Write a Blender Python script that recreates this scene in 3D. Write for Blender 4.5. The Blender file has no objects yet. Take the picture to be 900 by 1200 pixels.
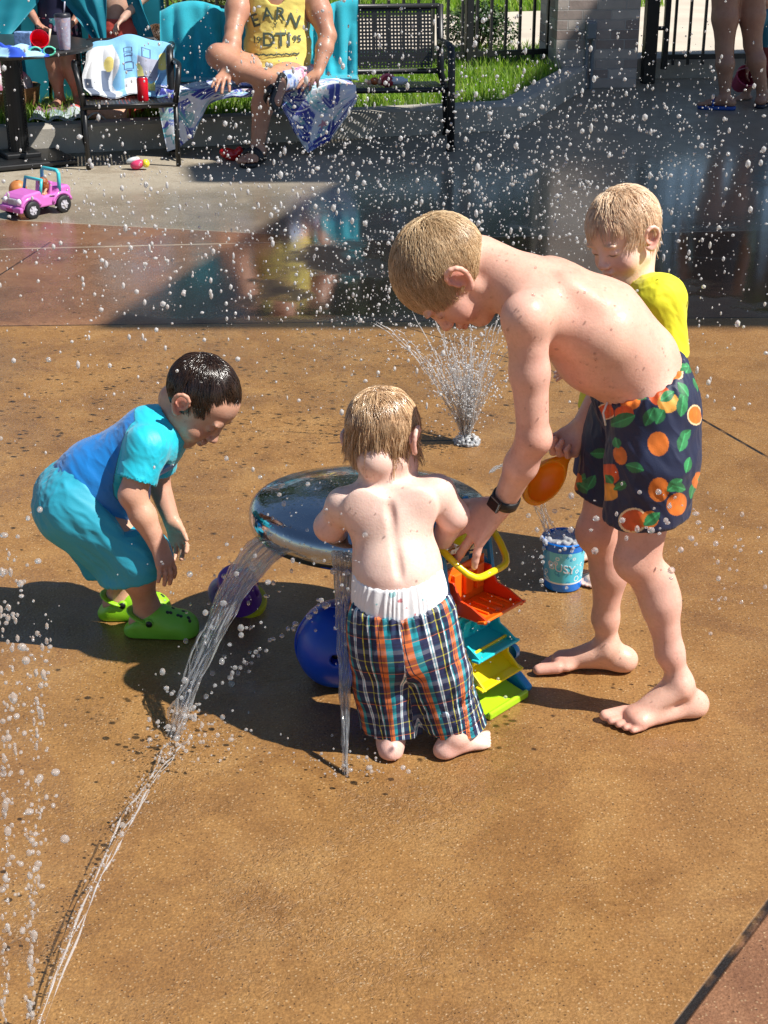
import bpy, bmesh, math, random
import numpy as np
from mathutils import Vector, Matrix
from mathutils.bvhtree import BVHTree

rd = math.radians
scene = bpy.context.scene
COL = scene.collection
random.seed(5)
rng = np.random.default_rng(11)

# ------------------------------------------------------------------ camera
CAM_H, FPX, PITCH = 1.65, 1800.0, rd(23.4)
cP, sP = math.cos(PITCH), math.sin(PITCH)


def ray(px, py):
    dx, dy = (px - 450) / FPX, (600 - py) / FPX
    return np.array([dx, cP + dy * sP, -sP + dy * cP])


def W(px, py, Y):
    """world point at depth Y (metres from the camera along the ground) seen at photo pixel px, py"""
    d = ray(px, py)
    t = Y / d[1]
    return np.array([d[0] * t, Y, CAM_H + d[2] * t])


def G(px, py, z=0.0):
    """world point at height z seen at photo pixel px, py"""
    d = ray(px, py)
    t = (z - CAM_H) / d[2]
    return np.array([d[0] * t, d[1] * t, z])


def unit(v):
    v = np.asarray(v, float)
    return v / (np.linalg.norm(v) + 1e-12)


cam_data = bpy.data.cameras.new("camera")
cam = bpy.data.objects.new("camera", cam_data)
COL.objects.link(cam)
cam.location = (0, 0, CAM_H)
cam.rotation_euler = (math.pi / 2 - PITCH, 0, 0)
cam_data.sensor_fit = 'VERTICAL'
cam_data.sensor_height = 36
cam_data.lens = 36 * FPX / 1200
cam_data.clip_end = 400
scene.camera = cam

# ------------------------------------------------------------------ objects


def tag(o, label=None, cat=None, group=None, kind=None):
    if label:
        o["label"] = label
    if cat:
        o["category"] = cat
    if group:
        o["group"] = group
    if kind:
        o["kind"] = kind
    return o


def empty(name, loc=(0, 0, 0), label=None, cat=None, group=None, rz=0.0):
    o = bpy.data.objects.new(name, None)
    o.location = [float(a) for a in loc]
    o.rotation_euler[2] = rz
    o.empty_display_size = 0.05
    COL.objects.link(o)
    tag(o, label, cat, group)
    return o


def mesh_obj(name, V, Fs, mat=None, parent=None, smooth=True, col=None, uv=None, world=False):
    """V (n,3); Fs: (m,4)/(m,3) array or list of arrays/lists of faces. world=True: V are world coordinates under a moved parent."""
    V = np.asarray(V, np.float32)
    me = bpy.data.meshes.new(name)
    if isinstance(Fs, np.ndarray):
        Fs = [Fs]
    if len(Fs) and isinstance(Fs[0], np.ndarray) and Fs[0].ndim == 2:
        lens = np.concatenate([np.full(len(f), f.shape[1], np.int32) for f in Fs])
        flat = np.concatenate([f.astype(np.int32).ravel() for f in Fs])
    else:
        lens = np.array([len(f) for f in Fs], np.int32)
        flat = np.array([i for f in Fs for i in f], np.int32)
    me.vertices.add(len(V))
    me.vertices.foreach_set("co", V.ravel())
    me.loops.add(len(flat))
    me.loops.foreach_set("vertex_index", flat)
    me.polygons.add(len(lens))
    starts = np.concatenate([[0], np.cumsum(lens)[:-1]]).astype(np.int32)
    me.polygons.foreach_set("loop_start", starts)
    me.polygons.foreach_set("loop_total", lens)
    me.polygons.foreach_set("use_smooth", np.full(len(lens), bool(smooth)))
    if uv is not None:
        l = me.uv_layers.new(name="UVMap")
        l.data.foreach_set("uv", np.asarray(uv, np.float32)[flat].ravel())
    if col is not None:
        c = np.asarray(col, np.float32)
        if c.shape[1] == 3:
            c = np.concatenate([c, np.ones((len(c), 1), np.float32)], 1)
        a = me.color_attributes.new("Col", 'FLOAT_COLOR', 'POINT')
        a.data.foreach_set("color", c.ravel())
    me.update(calc_edges=True)
    me.validate()
    o = bpy.data.objects.new(name, me)
    COL.objects.link(o)
    if mat is not None:
        me.materials.append(mat)
    if parent is not None:
        o.parent = parent
        if world:
            M = parent_matrix(parent).inverted()
            me.transform(M)
    return o


def parent_matrix(p):
    M = Matrix.Translation(p.location) @ p.rotation_euler.to_matrix().to_4x4()
    if p.parent is not None:
        M = parent_matrix(p.parent) @ M
    return M


class MB:
    """collects shapes into one mesh"""

    def __init__(self):
        self.V, self.F, self.n, self.C = [], [], 0, []

    def add(self, V, F, col=None):
        V = np.asarray(V, float)
        self.V.append(V)
        self.F += [[i + self.n for i in f] for f in F]
        self.n += len(V)
        if col is not None:
            self.C.append(np.tile(np.asarray(col, float)[:3], (len(V), 1)) if np.ndim(col) == 1 else np.asarray(col))
        return self

    def box(self, c, size, M=None, col=None):
        s = np.array(size) / 2
        P = np.array([[x, y, z] for z in (-1, 1) for y in (-1, 1) for x in (-1, 1)]) * s
        if M is not None:
            P = P @ np.asarray(M).T
        return self.add(P + np.asarray(c), [[0, 2, 3, 1], [4, 5, 7, 6], [0, 1, 5, 4], [2, 6, 7, 3], [0, 4, 6, 2], [1, 3, 7, 5]], col)

    def tube(self, pts, r, n=8, cap=True, col=None, flat=None):
        pts = [np.asarray(p, float) for p in pts]
        m = len(pts)
        r = np.broadcast_to(np.asarray(r, float), (m,))
        V = []
        t0 = unit(pts[1] - pts[0])
        a = np.cross(t0, [0, 0, 1]) if abs(t0[2]) < .9 else np.cross(t0, [1, 0, 0])
        a = unit(a)
        for i in range(m):
            t = unit(pts[min(i + 1, m - 1)] - pts[max(i - 1, 0)])
            a = unit(a - t * np.dot(a, t))
            b = np.cross(t, a)
            for k in range(n):
                th = 2 * math.pi * k / n
                V.append(pts[i] + r[i] * (math.cos(th) * a + math.sin(th) * b * (flat or 1)))
        F = [[i * n + k, i * n + (k + 1) % n, (i + 1) * n + (k + 1) % n, (i + 1) * n + k] for i in range(m - 1) for k in range(n)]
        if cap:
            F += [list(range(n))[::-1], [(m - 1) * n + k for k in range(n)]]
        return self.add(V, F, col)

    def lathe(self, prof, n=32, c=(0, 0, 0), M=None, close=False, col=None):
        """prof: (r, z) pairs"""
        V, m = [], len(prof)
        for (r, z) in prof:
            for k in range(n):
                th = 2 * math.pi * k / n
                V.append([r * math.cos(th), r * math.sin(th), z])
        V = np.array(V)
        if M is not None:
            V = V @ np.asarray(M).T
        F = [[i * n + k, i * n + (k + 1) % n, (i + 1) * n + (k + 1) % n, (i + 1) * n + k] for i in range(m - 1) for k in range(n)]
        if close:
            F += [[k for k in range(n)][::-1], [(m - 1) * n + k for k in range(n)]]
        return self.add(V + np.asarray(c), F, col)

    def ellipsoid(self, c, r, M=None, nu=16, nv=10, col=None):
        prof = [(max(1e-4, math.sin(math.pi * i / nv)), -math.cos(math.pi * i / nv)) for i in range(nv + 1)]
        V = np.array([[p[0] * math.cos(2 * math.pi * k / nu), p[0] * math.sin(2 * math.pi * k / nu), p[1]] for p in prof for k in range(nu)])
        V = V * np.asarray(r)
        if M is not None:
            V = V @ np.asarray(M).T
        F = [[i * nu + k, i * nu + (k + 1) % nu, (i + 1) * nu + (k + 1) % nu, (i + 1) * nu + k] for i in range(nv) for k in range(nu)]
        return self.add(V + np.asarray(c), F, col)

    def prism(self, poly, d, M=None, c=(0, 0, 0), col=None):
        """poly (x, z) outline extruded along y by +-d/2"""
        n = len(poly)
        V = np.array([[x, -d / 2, z] for x, z in poly] + [[x, d / 2, z] for x, z in poly])
        if M is not None:
            V = V @ np.asarray(M).T
        F = [list(range(n)), list(range(2 * n - 1, n - 1, -1))] + [[i, i + n, (i + 1) % n + n, (i + 1) % n] for i in range(n)]
        return self.add(V + np.asarray(c), F, col)

    def build(self, name, mat=None, parent=None, smooth=False, bevel=0.0, world=False, seg=2, auto=None):
        V = np.concatenate(self.V)
        o = mesh_obj(name, V, self.F, mat, parent, smooth, col=(np.concatenate(self.C) if self.C else None), world=world)
        bm = bmesh.new()
        bm.from_mesh(o.data)
        bmesh.ops.recalc_face_normals(bm, faces=bm.faces)
        bm.to_mesh(o.data)
        bm.free()
        if bevel > 0:
            b = o.modifiers.new("bevel", 'BEVEL')
            b.width, b.segments, b.limit_method, b.angle_limit = bevel, seg, 'ANGLE', rd(40)
            b.harden_normals = False
        if auto:
            try:
                o.data.set_sharp_from_angle(angle=rd(auto))
            except Exception:
                pass
        return o


def rotz(a):
    c, s = math.cos(a), math.sin(a)
    return np.array([[c, -s, 0], [s, c, 0], [0, 0, 1.0]])


def rotx(a):
    c, s = math.cos(a), math.sin(a)
    return np.array([[1.0, 0, 0], [0, c, -s], [0, s, c]])


def roty(a):
    c, s = math.cos(a), math.sin(a)
    return np.array([[c, 0, s], [0, 1.0, 0], [-s, 0, c]])


def copy_tree(o, parent=None):
    c = o.copy()
    COL.objects.link(c)
    if parent is not None:
        c.parent = parent
    for ch in [x for x in bpy.data.objects if x.parent == o]:
        copy_tree(ch, c)
    return c


# ------------------------------------------------------------------ noise
def _hash(i, seed):
    n = (i[..., 0] * 374761393 + i[..., 1] * 668265263 + i[..., 2] * 2147483647 + seed * 974711) & 0xFFFFFFFF
    n = ((n ^ (n >> 13)) * 1274126177) & 0xFFFFFFFF
    return ((n ^ (n >> 16)) & 0xFFFF) / 65535.0


def vnoise(p, s=1.0, seed=0):
    q = np.asarray(p, float) * s
    i = np.floor(q).astype(np.int64)
    f = q - i
    f = f * f * (3 - 2 * f)
    out = 0
    for dx in (0, 1):
        for dy in (0, 1):
            for dz in (0, 1):
                w = (f[..., 0] if dx else 1 - f[..., 0]) * (f[..., 1] if dy else 1 - f[..., 1]) * (f[..., 2] if dz else 1 - f[..., 2])
                out = out + w * _hash(i + np.array([dx, dy, dz]), seed)
    return out * 2 - 1


# ------------------------------------------------------------------ signed-distance volumes
class Vol:
    def __init__(self, lo, hi, h):
        self.lo, self.h = np.array(lo, float), h
        n = np.ceil((np.array(hi) - self.lo) / h).astype(int) + 1
        self.V = np.full(n, 1.0, np.float32)
        self.ax = [(self.lo[i] + h * np.arange(n[i])).astype(np.float32) for i in range(3)]

    def _apply(self, fn, lo, hi, k, op):
        m = abs(k) + 3 * self.h
        sl = []
        for i in range(3):
            a = max(0, int((lo[i] - m - self.lo[i]) / self.h))
            b = min(self.V.shape[i], int((hi[i] + m - self.lo[i]) / self.h) + 2)
            if b <= a:
                return
            sl.append(slice(a, b))
        X = self.ax[0][sl[0]][:, None, None]
        Y = self.ax[1][sl[1]][None, :, None]
        Z = self.ax[2][sl[2]][None, None, :]
        d = fn(X, Y, Z).astype(np.float32)
        v = self.V[tuple(sl)]
        if op == 'u':
            if k > 0:
                hh = np.maximum(k - np.abs(v - d), 0) / k
                r = np.minimum(v, d) - hh * hh * k * .25
            else:
                r = np.minimum(v, d)
        else:
            d = -d
            if k > 0:
                hh = np.maximum(k - np.abs(v - d), 0) / k
                r = np.maximum(v, d) + hh * hh * k * .25
            else:
                r = np.maximum(v, d)
        self.V[tuple(sl)] = r

    def cone(self, a, b, ra, rb=None, k=.015, side=None, e=1.0, op='u'):
        a, b = np.asarray(a, float), np.asarray(b, float)
        rb = ra if rb is None else rb
        ba = b - a
        L2 = max(float(ba @ ba), 1e-10)
        sd = unit(side) if side is not None else None

        def fn(X, Y, Z):
            px, py, pz = X - a[0], Y - a[1], Z - a[2]
            t = np.clip((px * ba[0] + py * ba[1] + pz * ba[2]) / L2, 0, 1)
            qx, qy, qz = px - t * ba[0], py - t * ba[1], pz - t * ba[2]
            r = ra + (rb - ra) * t
            if sd is not None and e != 1:
                qs = (qx * sd[0] + qy * sd[1] + qz * sd[2]) * (1 - 1 / e)
                qx, qy, qz = qx - sd[0] * qs, qy - sd[1] * qs, qz - sd[2] * qs
            return np.sqrt(qx * qx + qy * qy + qz * qz) - r
        m = max(ra, rb) * max(1, e)
        self._apply(fn, np.minimum(a, b) - m, np.maximum(a, b) + m, k, op)
        return self

    def chain(self, pts, rs, k=.015, side=None, e=1.0, op='u'):
        for i in range(len(pts) - 1):
            self.cone(pts[i], pts[i + 1], rs[i], rs[i + 1], k, side, e, op)
        return self

    def ell(self, c, r, M=None, k=.015, op='u'):
        """M rows are the local axes in world space"""
        c, r = np.asarray(c, float), np.asarray(r, float) * np.ones(3)
        M = np.eye(3) if M is None else np.asarray(M)

        def fn(X, Y, Z):
            px, py, pz = X - c[0], Y - c[1], Z - c[2]
            q = [(M[i][0] * px + M[i][1] * py + M[i][2] * pz) / r[i] for i in range(3)]
            k0 = np.sqrt(q[0] ** 2 + q[1] ** 2 + q[2] ** 2) + 1e-6
            k1 = np.sqrt((q[0] / r[0]) ** 2 + (q[1] / r[1]) ** 2 + (q[2] / r[2]) ** 2) + 1e-6
            return k0 * (k0 - 1) / k1
        m = float(max(r))
        self._apply(fn, c - m, c + m, k, op)
        return self

    def plane_cut(self, p, n, k=0.0, lo=None, hi=None):
        """remove what lies on the side n points to"""
        p, n = np.asarray(p, float), unit(n)
        lo = self.lo if lo is None else np.asarray(lo)
        hi = np.array([a[-1] for a in self.ax]) if hi is None else np.asarray(hi)
        self._apply(lambda X, Y, Z: -((X - p[0]) * n[0] + (Y - p[1]) * n[1] + (Z - p[2]) * n[2]) + 0 * X * Y * Z, lo, hi, k, 's')
        return self

    def mesh(self, smooth=2):
        V, Fq = surface_nets(self.V, self.lo, self.h)
        return taubin(V, Fq, smooth), Fq


def surface_nets(V, lo, h):
    S = V < 0
    n = V.shape
    cnt = np.zeros((n[0] - 1, n[1] - 1, n[2] - 1), np.uint8)
    corners = [(i, j, k) for i in (0, 1) for j in (0, 1) for k in (0, 1)]
    for (i, j, k) in corners:
        cnt += S[i:n[0] - 1 + i, j:n[1] - 1 + j, k:n[2] - 1 + k]
    idx = np.argwhere((cnt > 0) & (cnt < 8))
    vals = np.stack([V[idx[:, 0] + i, idx[:, 1] + j, idx[:, 2] + k] for (i, j, k) in corners], 1)
    P = np.zeros((len(idx), 3))
    C = np.zeros(len(idx))
    ca = np.array(corners, float)
    for a in range(8):
        for b in range(a + 1, 8):
            if np.abs(ca[a] - ca[b]).sum() != 1:
                continue
            m = (vals[:, a] < 0) != (vals[:, b] < 0)
            t = vals[m, a] / (vals[m, a] - vals[m, b])
            P[m] += ca[a] + t[:, None] * (ca[b] - ca[a])
            C[m] += 1
    P = (P / C[:, None] + idx) * h + lo
    idm = np.full(cnt.shape, -1, np.int32)
    idm[idx[:, 0], idx[:, 1], idx[:, 2]] = np.arange(len(idx))
    quads = []
    for ax in range(3):
        sl0 = [slice(1, n[i] - 1) for i in range(3)]
        sl1 = [slice(1, n[i] - 1) for i in range(3)]
        sl0[ax] = slice(0, n[ax] - 1)
        sl1[ax] = slice(1, n[ax])
        A, B = S[tuple(sl0)], S[tuple(sl1)]
        e = np.argwhere(A != B)
        off = np.array([1, 1, 1])
        off[ax] = 0
        inside = A[e[:, 0], e[:, 1], e[:, 2]]
        e = e + off
        u, w = [(1, 2), (2, 0), (0, 1)][ax]

        def cell(du, dw):
            q = e.copy()
            q[:, u] -= du
            q[:, w] -= dw
            return idm[q[:, 0], q[:, 1], q[:, 2]]
        Q = np.stack([cell(1, 1), cell(0, 1), cell(0, 0), cell(1, 0)], 1)
        Q[~inside] = Q[~inside][:, ::-1]
        quads.append(Q)
    Q = np.concatenate(quads)
    return P, Q[(Q >= 0).all(1)]


def taubin(V, Q, it):
    if it <= 0:
        return V
    E = np.concatenate([Q[:, [0, 1]], Q[:, [1, 2]], Q[:, [2, 3]], Q[:, [3, 0]]])
    n = len(V)
    deg = np.bincount(E[:, 0], minlength=n) + np.bincount(E[:, 1], minlength=n)
    deg = np.maximum(deg, 1)[:, None]
    for _ in range(it):
        for lam in (.5, -.52):
            A = np.stack([np.bincount(E[:, 0], V[E[:, 1], c], minlength=n) + np.bincount(E[:, 1], V[E[:, 0], c], minlength=n) for c in range(3)], 1) / deg
            V = V + lam * (A - V)
    return V


def vnormals(V, Q):
    d1, d2 = V[Q[:, 2]] - V[Q[:, 0]], V[Q[:, 3]] - V[Q[:, 1]]
    fn = np.cross(d1, d2)
    n = len(V)
    N = np.zeros((n, 3))
    for j in range(Q.shape[1]):
        for c in range(3):
            N[:, c] += np.bincount(Q[:, j], fn[:, c], minlength=n)
    return N / (np.linalg.norm(N, axis=1, keepdims=True) + 1e-12)


def subdiv(V, Q):
    """split every quad in four"""
    E = np.sort(np.concatenate([Q[:, [0, 1]], Q[:, [1, 2]], Q[:, [2, 3]], Q[:, [3, 0]]]), 1)
    key = E[:, 0].astype(np.int64) * len(V) + E[:, 1]
    uq, inv = np.unique(key, return_inverse=True)
    a, b = uq // len(V), uq % len(V)
    EM = (V[a] + V[b]) / 2
    m = len(Q)
    ne, nf = len(V), len(V) + len(uq)
    e = [inv[i * m:(i + 1) * m] + ne for i in range(4)]
    fc = np.arange(m) + nf
    V2 = np.concatenate([V, EM, V[Q].mean(1)])
    Q2 = np.concatenate([np.stack([Q[:, 0], e[0], fc, e[3]], 1), np.stack([e[0], Q[:, 1], e[1], fc], 1),
                         np.stack([fc, e[1], Q[:, 2], e[2]], 1), np.stack([e[3], fc, e[2], Q[:, 3]], 1)])
    return V2, Q2


# ------------------------------------------------------------------ materials
def new_mat(name):
    m = bpy.data.materials.new(name)
    m.use_nodes = True
    nt = m.node_tree
    b = nt.nodes["Principled BSDF"]
    return m, nt, b


def node(nt, t, **kw):
    n = nt.nodes.new(t)
    for k, v in kw.items():
        setattr(n, k, v)
    return n


def link(nt, a, b):
    nt.links.new(a, b)


def noise_tex(nt, scale, detail=3, rough=.55, coord='Object', vec=None):
    t = node(nt, 'ShaderNodeTexNoise')
    t.inputs['Scale'].default_value = scale
    t.inputs['Detail'].default_value = detail
    t.inputs['Roughness'].default_value = rough
    if vec is None:
        c = node(nt, 'ShaderNodeTexCoord')
        vec = c.outputs[coord]
    link(nt, vec, t.inputs['Vector'])
    return t


def ramp(nt, fac, stops, interp='LINEAR'):
    r = node(nt, 'ShaderNodeValToRGB')
    r.color_ramp.interpolation = interp
    el = r.color_ramp.elements
    while len(el) < len(stops):
        el.new(.5)
    for e, (p, c) in zip(el, stops):
        e.position = p
        e.color = (*c, 1) if len(c) == 3 else c
    link(nt, fac, r.inputs['Fac'])
    return r


def mixc(nt, fac, a, b, mode='MIX'):
    m = node(nt, 'ShaderNodeMix', data_type='RGBA', blend_type=mode)
    for s, v in ((m.inputs['Factor'], fac), (m.inputs[6], a), (m.inputs[7], b)):
        if hasattr(v, 'is_output'):
            link(nt, v, s)
        elif isinstance(v, (int, float)):
            s.default_value = v
        else:
            s.default_value = (*v, 1) if len(v) == 3 else v
    return m.outputs[2]


def math_n(nt, op, a, b=None, clamp=False):
    m = node(nt, 'ShaderNodeMath', operation=op, use_clamp=clamp)
    for s, v in zip(m.inputs, (a, b)):
        if v is None:
            continue
        if hasattr(v, 'is_output'):
            link(nt, v, s)
        else:
            s.default_value = v
    return m.outputs[0]


def bump(nt, b, height, strength=.3, dist=.01):
    n = node(nt, 'ShaderNodeBump')
    n.inputs['Strength'].default_value = strength
    n.inputs['Distance'].default_value = dist
    link(nt, height, n.inputs['Height'])
    link(nt, n.outputs[0], b.inputs['Normal'])
    return n


def simple(name, col, rough=.5, metal=0.0, var=.12, vscale=12, bmp=0.0, bscale=60, spec=.5, coat=0.0, sheen=0.0, trans=0.0, sss=0.0, bdist=.004):
    """a principled surface whose colour and relief vary a little"""
    m, nt, b = new_mat(name)
    t = noise_tex(nt, vscale, 4)
    c = np.array(col)
    r = ramp(nt, t.outputs['Fac'], [(.3, tuple(c * (1 - var))), (.7, tuple(np.minimum(c * (1 + var), 1)))])
    link(nt, r.outputs[0], b.inputs['Base Color'])
    b.inputs['Roughness'].default_value = rough
    b.inputs['Metallic'].default_value = metal
    b.inputs['Specular IOR Level'].default_value = spec
    b.inputs['Coat Weight'].default_value = coat
    b.inputs['Coat Roughness'].default_value = .08
    b.inputs['Sheen Weight'].default_value = sheen
    b.inputs['Transmission Weight'].default_value = trans
    if sss:
        b.inputs['Subsurface Weight'].default_value = sss
        b.inputs['Subsurface Radius'].default_value = (1, .5, .3)
        b.inputs['Subsurface Scale'].default_value = .006
    if bmp:
        t2 = noise_tex(nt, bscale, 3)
        bump(nt, b, t2.outputs['Fac'], bmp, bdist)
    return m


def attr_mat(name, rough=.5, bmp=0.0, bscale=80, bdist=.003, coat=0.0, sheen=0.0, sss=0.0, spec=.5, var=.1, vscale=20):
    """colour from the mesh's own colour attribute (dye, print, skin tone)"""
    m, nt, b = new_mat(name)
    a = node(nt, 'ShaderNodeAttribute', attribute_name="Col")
    t = noise_tex(nt, vscale, 4)
    r = ramp(nt, t.outputs['Fac'], [(.3, (1 - var,) * 3), (.7, (1 + var * .6,) * 3)])
    link(nt, mixc(nt, 1.0, a.outputs['Color'], r.outputs[0], 'MULTIPLY'), b.inputs['Base Color'])
    b.inputs['Roughness'].default_value = rough
    b.inputs['Coat Weight'].default_value = coat
    b.inputs['Coat Roughness'].default_value = .15
    b.inputs['Sheen Weight'].default_value = sheen
    b.inputs['Specular IOR Level'].default_value = spec
    if sss:
        b.inputs['Subsurface Weight'].default_value = sss
        b.inputs['Subsurface Radius'].default_value = (1, .45, .25)
        b.inputs['Subsurface Scale'].default_value = .007
    if bmp:
        t2 = noise_tex(nt, bscale, 3)
        bump(nt, b, t2.outputs['Fac'], bmp, bdist)
    return m
# ------------------------------------------------------------------ paving
KB0, KB1 = G(60, 181), G(608, 152)                      # foot of the kerb
KD = unit(KB1 - KB0)                                     # along the kerb, bench and fence
KN = np.array([-KD[1], KD[0], 0])                        # away from the pool
KYAW = math.atan2(KD[1], KD[0])
KROT = rotz(KYAW)
CTR = np.array([-.05, 2.95])                             # middle of the splash circle


def KP(a, n, z=0.0):
    """a metres along the kerb from its far end near the pillar (negative = towards the table), n metres behind it"""
    p = KB1 + KD * a + KN * n
    return np.array([p[0], p[1], z])


def ground_mat():
    m, nt, b = new_mat("pool_paving")
    tc = node(nt, 'ShaderNodeTexCoord')
    geo = node(nt, 'ShaderNodeNewGeometry')
    pos = geo.outputs['Position']
    sep = node(nt, 'ShaderNodeSeparateXYZ')
    link(nt, pos, sep.inputs[0])
    X, Y = sep.outputs[0], sep.outputs[1]

    def line_d(p, q):
        """signed distance to the ground line p->q"""
        d = unit(np.array(q)[:2] - np.array(p)[:2])
        n_ = np.array([-d[1], d[0]])
        c = float(n_ @ np.array(p)[:2])
        return math_n(nt, 'SUBTRACT', math_n(nt, 'ADD', math_n(nt, 'MULTIPLY', X, float(n_[0])), math_n(nt, 'MULTIPLY', Y, float(n_[1]))), c)

    def smooth(v, a, b_):
        mr = node(nt, 'ShaderNodeMapRange', interpolation_type='SMOOTHSTEP')
        link(nt, v, mr.inputs[0])
        mr.inputs[1].default_value = a
        mr.inputs[2].default_value = b_
        return mr.outputs[0]
    # zones
    d_white = line_d(G(0, 292), G(440, 281))                       # pale joint between grey deck and red band
    d_white2 = line_d(G(440, 281), G(900, 306))
    d_far = math_n(nt, 'MINIMUM', d_white, d_white2)
    d_mid = line_d(G(0, 382), G(700, 374))                         # red band / tan circle
    far = smooth(d_far, -.004, .004)
    mid = smooth(d_mid, -.005, .005)
    red_corner = smooth(line_d(G(796, 1200), G(900, 1062)), .005, -.005)   # beyond the dark joint at the bottom corner
    red_side = smooth(math_n(nt, 'MINIMUM', line_d(G(900, 536), G(806, 482)), 9.0), -.005, .005)
    n1 = noise_tex(nt, 1.3, 4, .6, vec=pos)
    n2 = noise_tex(nt, 6, 5, .65, vec=pos)
    n3 = noise_tex(nt, 38, 4, .6, vec=pos)
    fine = noise_tex(nt, 240, 2, .6, vec=pos)
    tan = ramp(nt, n2.outputs['Fac'], [(.25, (.265, .138, .046)), (.5, (.355, .192, .066)), (.78, (.43, .255, .098))])
    red = ramp(nt, n2.outputs['Fac'], [(.25, (.24, .118, .062)), (.55, (.32, .165, .088)), (.8, (.38, .205, .115))])
    grey = ramp(nt, n2.outputs['Fac'], [(.25, (.30, .265, .205)), (.55, (.40, .355, .28)), (.8, (.47, .42, .335))])
    c = mixc(nt, mid, tan.outputs[0], red.outputs[0])
    c = mixc(nt, far, c, grey.outputs[0])
    c = mixc(nt, red_corner, c, red.outputs[0])
    # exposed aggregate: dark pebbles, and pale ones that also paint in small glints
    vo = node(nt, 'ShaderNodeTexVoronoi')
    vo.inputs['Scale'].default_value = 165
    link(nt, pos, vo.inputs['Vector'])
    peb = math_n(nt, 'LESS_THAN', vo.outputs['Distance'], .30)
    sepc = node(nt, 'ShaderNodeSeparateColor')
    link(nt, vo.outputs['Color'], sepc.inputs[0])
    bright = math_n(nt, 'MULTIPLY', peb, math_n(nt, 'GREATER_THAN', sepc.outputs[0], .78))
    darkp = math_n(nt, 'MULTIPLY', peb, math_n(nt, 'LESS_THAN', sepc.outputs[0], .10))
    near_only = math_n(nt, 'SUBTRACT', 1.0, far)
    c = mixc(nt, math_n(nt, 'MULTIPLY', bright, math_n(nt, 'MULTIPLY', near_only, .55)), c, (.66, .50, .30))
    c = mixc(nt, math_n(nt, 'MULTIPLY', darkp, math_n(nt, 'MULTIPLY', near_only, .7)), c, (.05, .028, .015))
    c = mixc(nt, .35, c, mixc(nt, n3.outputs['Fac'], (.55, .5, .45), (1, 1, 1)), 'MULTIPLY')
    gr1 = noise_tex(nt, 170, 3, .75, vec=pos)
    gr2 = noise_tex(nt, 70, 4, .7, vec=pos)
    c = mixc(nt, 1.0, c, ramp(nt, gr1.outputs['Fac'], [(.30, (.70, .66, .60)), (.5, (1, 1, 1)), (.68, (1.32, 1.30, 1.28))]).outputs[0], 'MULTIPLY')
    c = mixc(nt, .6, c, ramp(nt, gr2.outputs['Fac'], [(.32, (.78, .74, .70)), (.5, (1, 1, 1)), (.68, (1.18, 1.16, 1.12))]).outputs[0], 'MULTIPLY')
    # joints: sawn grooves, filled dark; one pale sealant line
    joints = None

    def groove(d, w):
        return smooth(math_n(nt, 'ABSOLUTE', d), w, w * .55)

    def seg(p, q, w, ext=0.0):
        """groove limited to the stretch p..q"""
        d = line_d(p, q)
        dv = unit(np.array(q)[:2] - np.array(p)[:2])
        L_ = float(np.linalg.norm(np.array(q)[:2] - np.array(p)[:2]))
        t = math_n(nt, 'SUBTRACT', math_n(nt, 'ADD', math_n(nt, 'MULTIPLY', X, float(dv[0])), math_n(nt, 'MULTIPLY', Y, float(dv[1]))), float(dv @ np.array(p)[:2]))
        ins = math_n(nt, 'MULTIPLY', math_n(nt, 'GREATER_THAN', t, -ext), math_n(nt, 'LESS_THAN', t, L_ + ext))
        return math_n(nt, 'MULTIPLY', groove(d, w), ins)
    js = [seg(G(796, 1200), G(900, 1062), .010, 6), seg(G(806, 482), G(900, 536), .007, 2.5), seg(G(0, 382), G(700, 374), .006, 3), seg(G(806, 482), G(480, 385), .004),
          seg(G(0, 322), G(40, 296), .005, .2), seg(G(180, 519), G(0, 512), .0), seg(G(385, 519), G(530, 516), .006)]
    dk = None
    for q in js:
        dk = q if dk is None else math_n(nt, 'MAXIMUM', dk, q)
    wob = smooth(noise_tex(nt, 14, 2, vec=pos).outputs['Fac'], .25, .5)
    c = mixc(nt, math_n(nt, 'MULTIPLY', dk, wob), c, (.018, .014, .012))
    pale = math_n(nt, 'MAXIMUM', seg(G(0, 292), G(440, 281), .011, 3), math_n(nt, 'MULTIPLY', seg(G(440, 281), G(900, 306), .009, 3), .55))
    c = mixc(nt, math_n(nt, 'MULTIPLY', pale, .85), c, (.62, .55, .42))
    # hairline cracks in the grey deck
    # wetness: film thickness by zone and noise
    wetn = smooth(n1.outputs['Fac'], .38, .56)
    dry_far = smooth(line_d(G(0, 232), G(420, 214)), -.12, .12)               # the deck by the benches dries in patches
    dry_far = math_n(nt, 'MULTIPLY', dry_far, smooth(n2.outputs['Fac'], .62, .48))
    shade_wet = smooth(line_d(G(420, 205), G(560, 130)), .1, -.3)
    dry = math_n(nt, 'MULTIPLY', dry_far, smooth(X, .1, -.35))
    wet = math_n(nt, 'SUBTRACT', 1.0, dry)
    # puddle band beyond the circle: mirror-smooth standing water
    pud = math_n(nt, 'MULTIPLY', smooth(d_mid, -.02, .12), smooth(line_d(G(0, 240), G(900, 180)), .5, -.5))
    pud = math_n(nt, 'MULTIPLY', pud, smooth(n1.outputs['Fac'], .30, .44))
    pud = math_n(nt, 'MULTIPLY', pud, math_n(nt, 'ADD', .38, math_n(nt, 'MULTIPLY', smooth(X, -1.5, -.35), .62)))
    # wet concrete is darker
    c = mixc(nt, math_n(nt, 'MULTIPLY', wet, .42), c, mixc(nt, 1.0, c, (.62, .56, .50), 'MULTIPLY'))
    c = mixc(nt, math_n(nt, 'MULTIPLY', pud, .55), c, mixc(nt, 1.0, c, (.58, .55, .55), 'MULTIPLY'))
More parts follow.
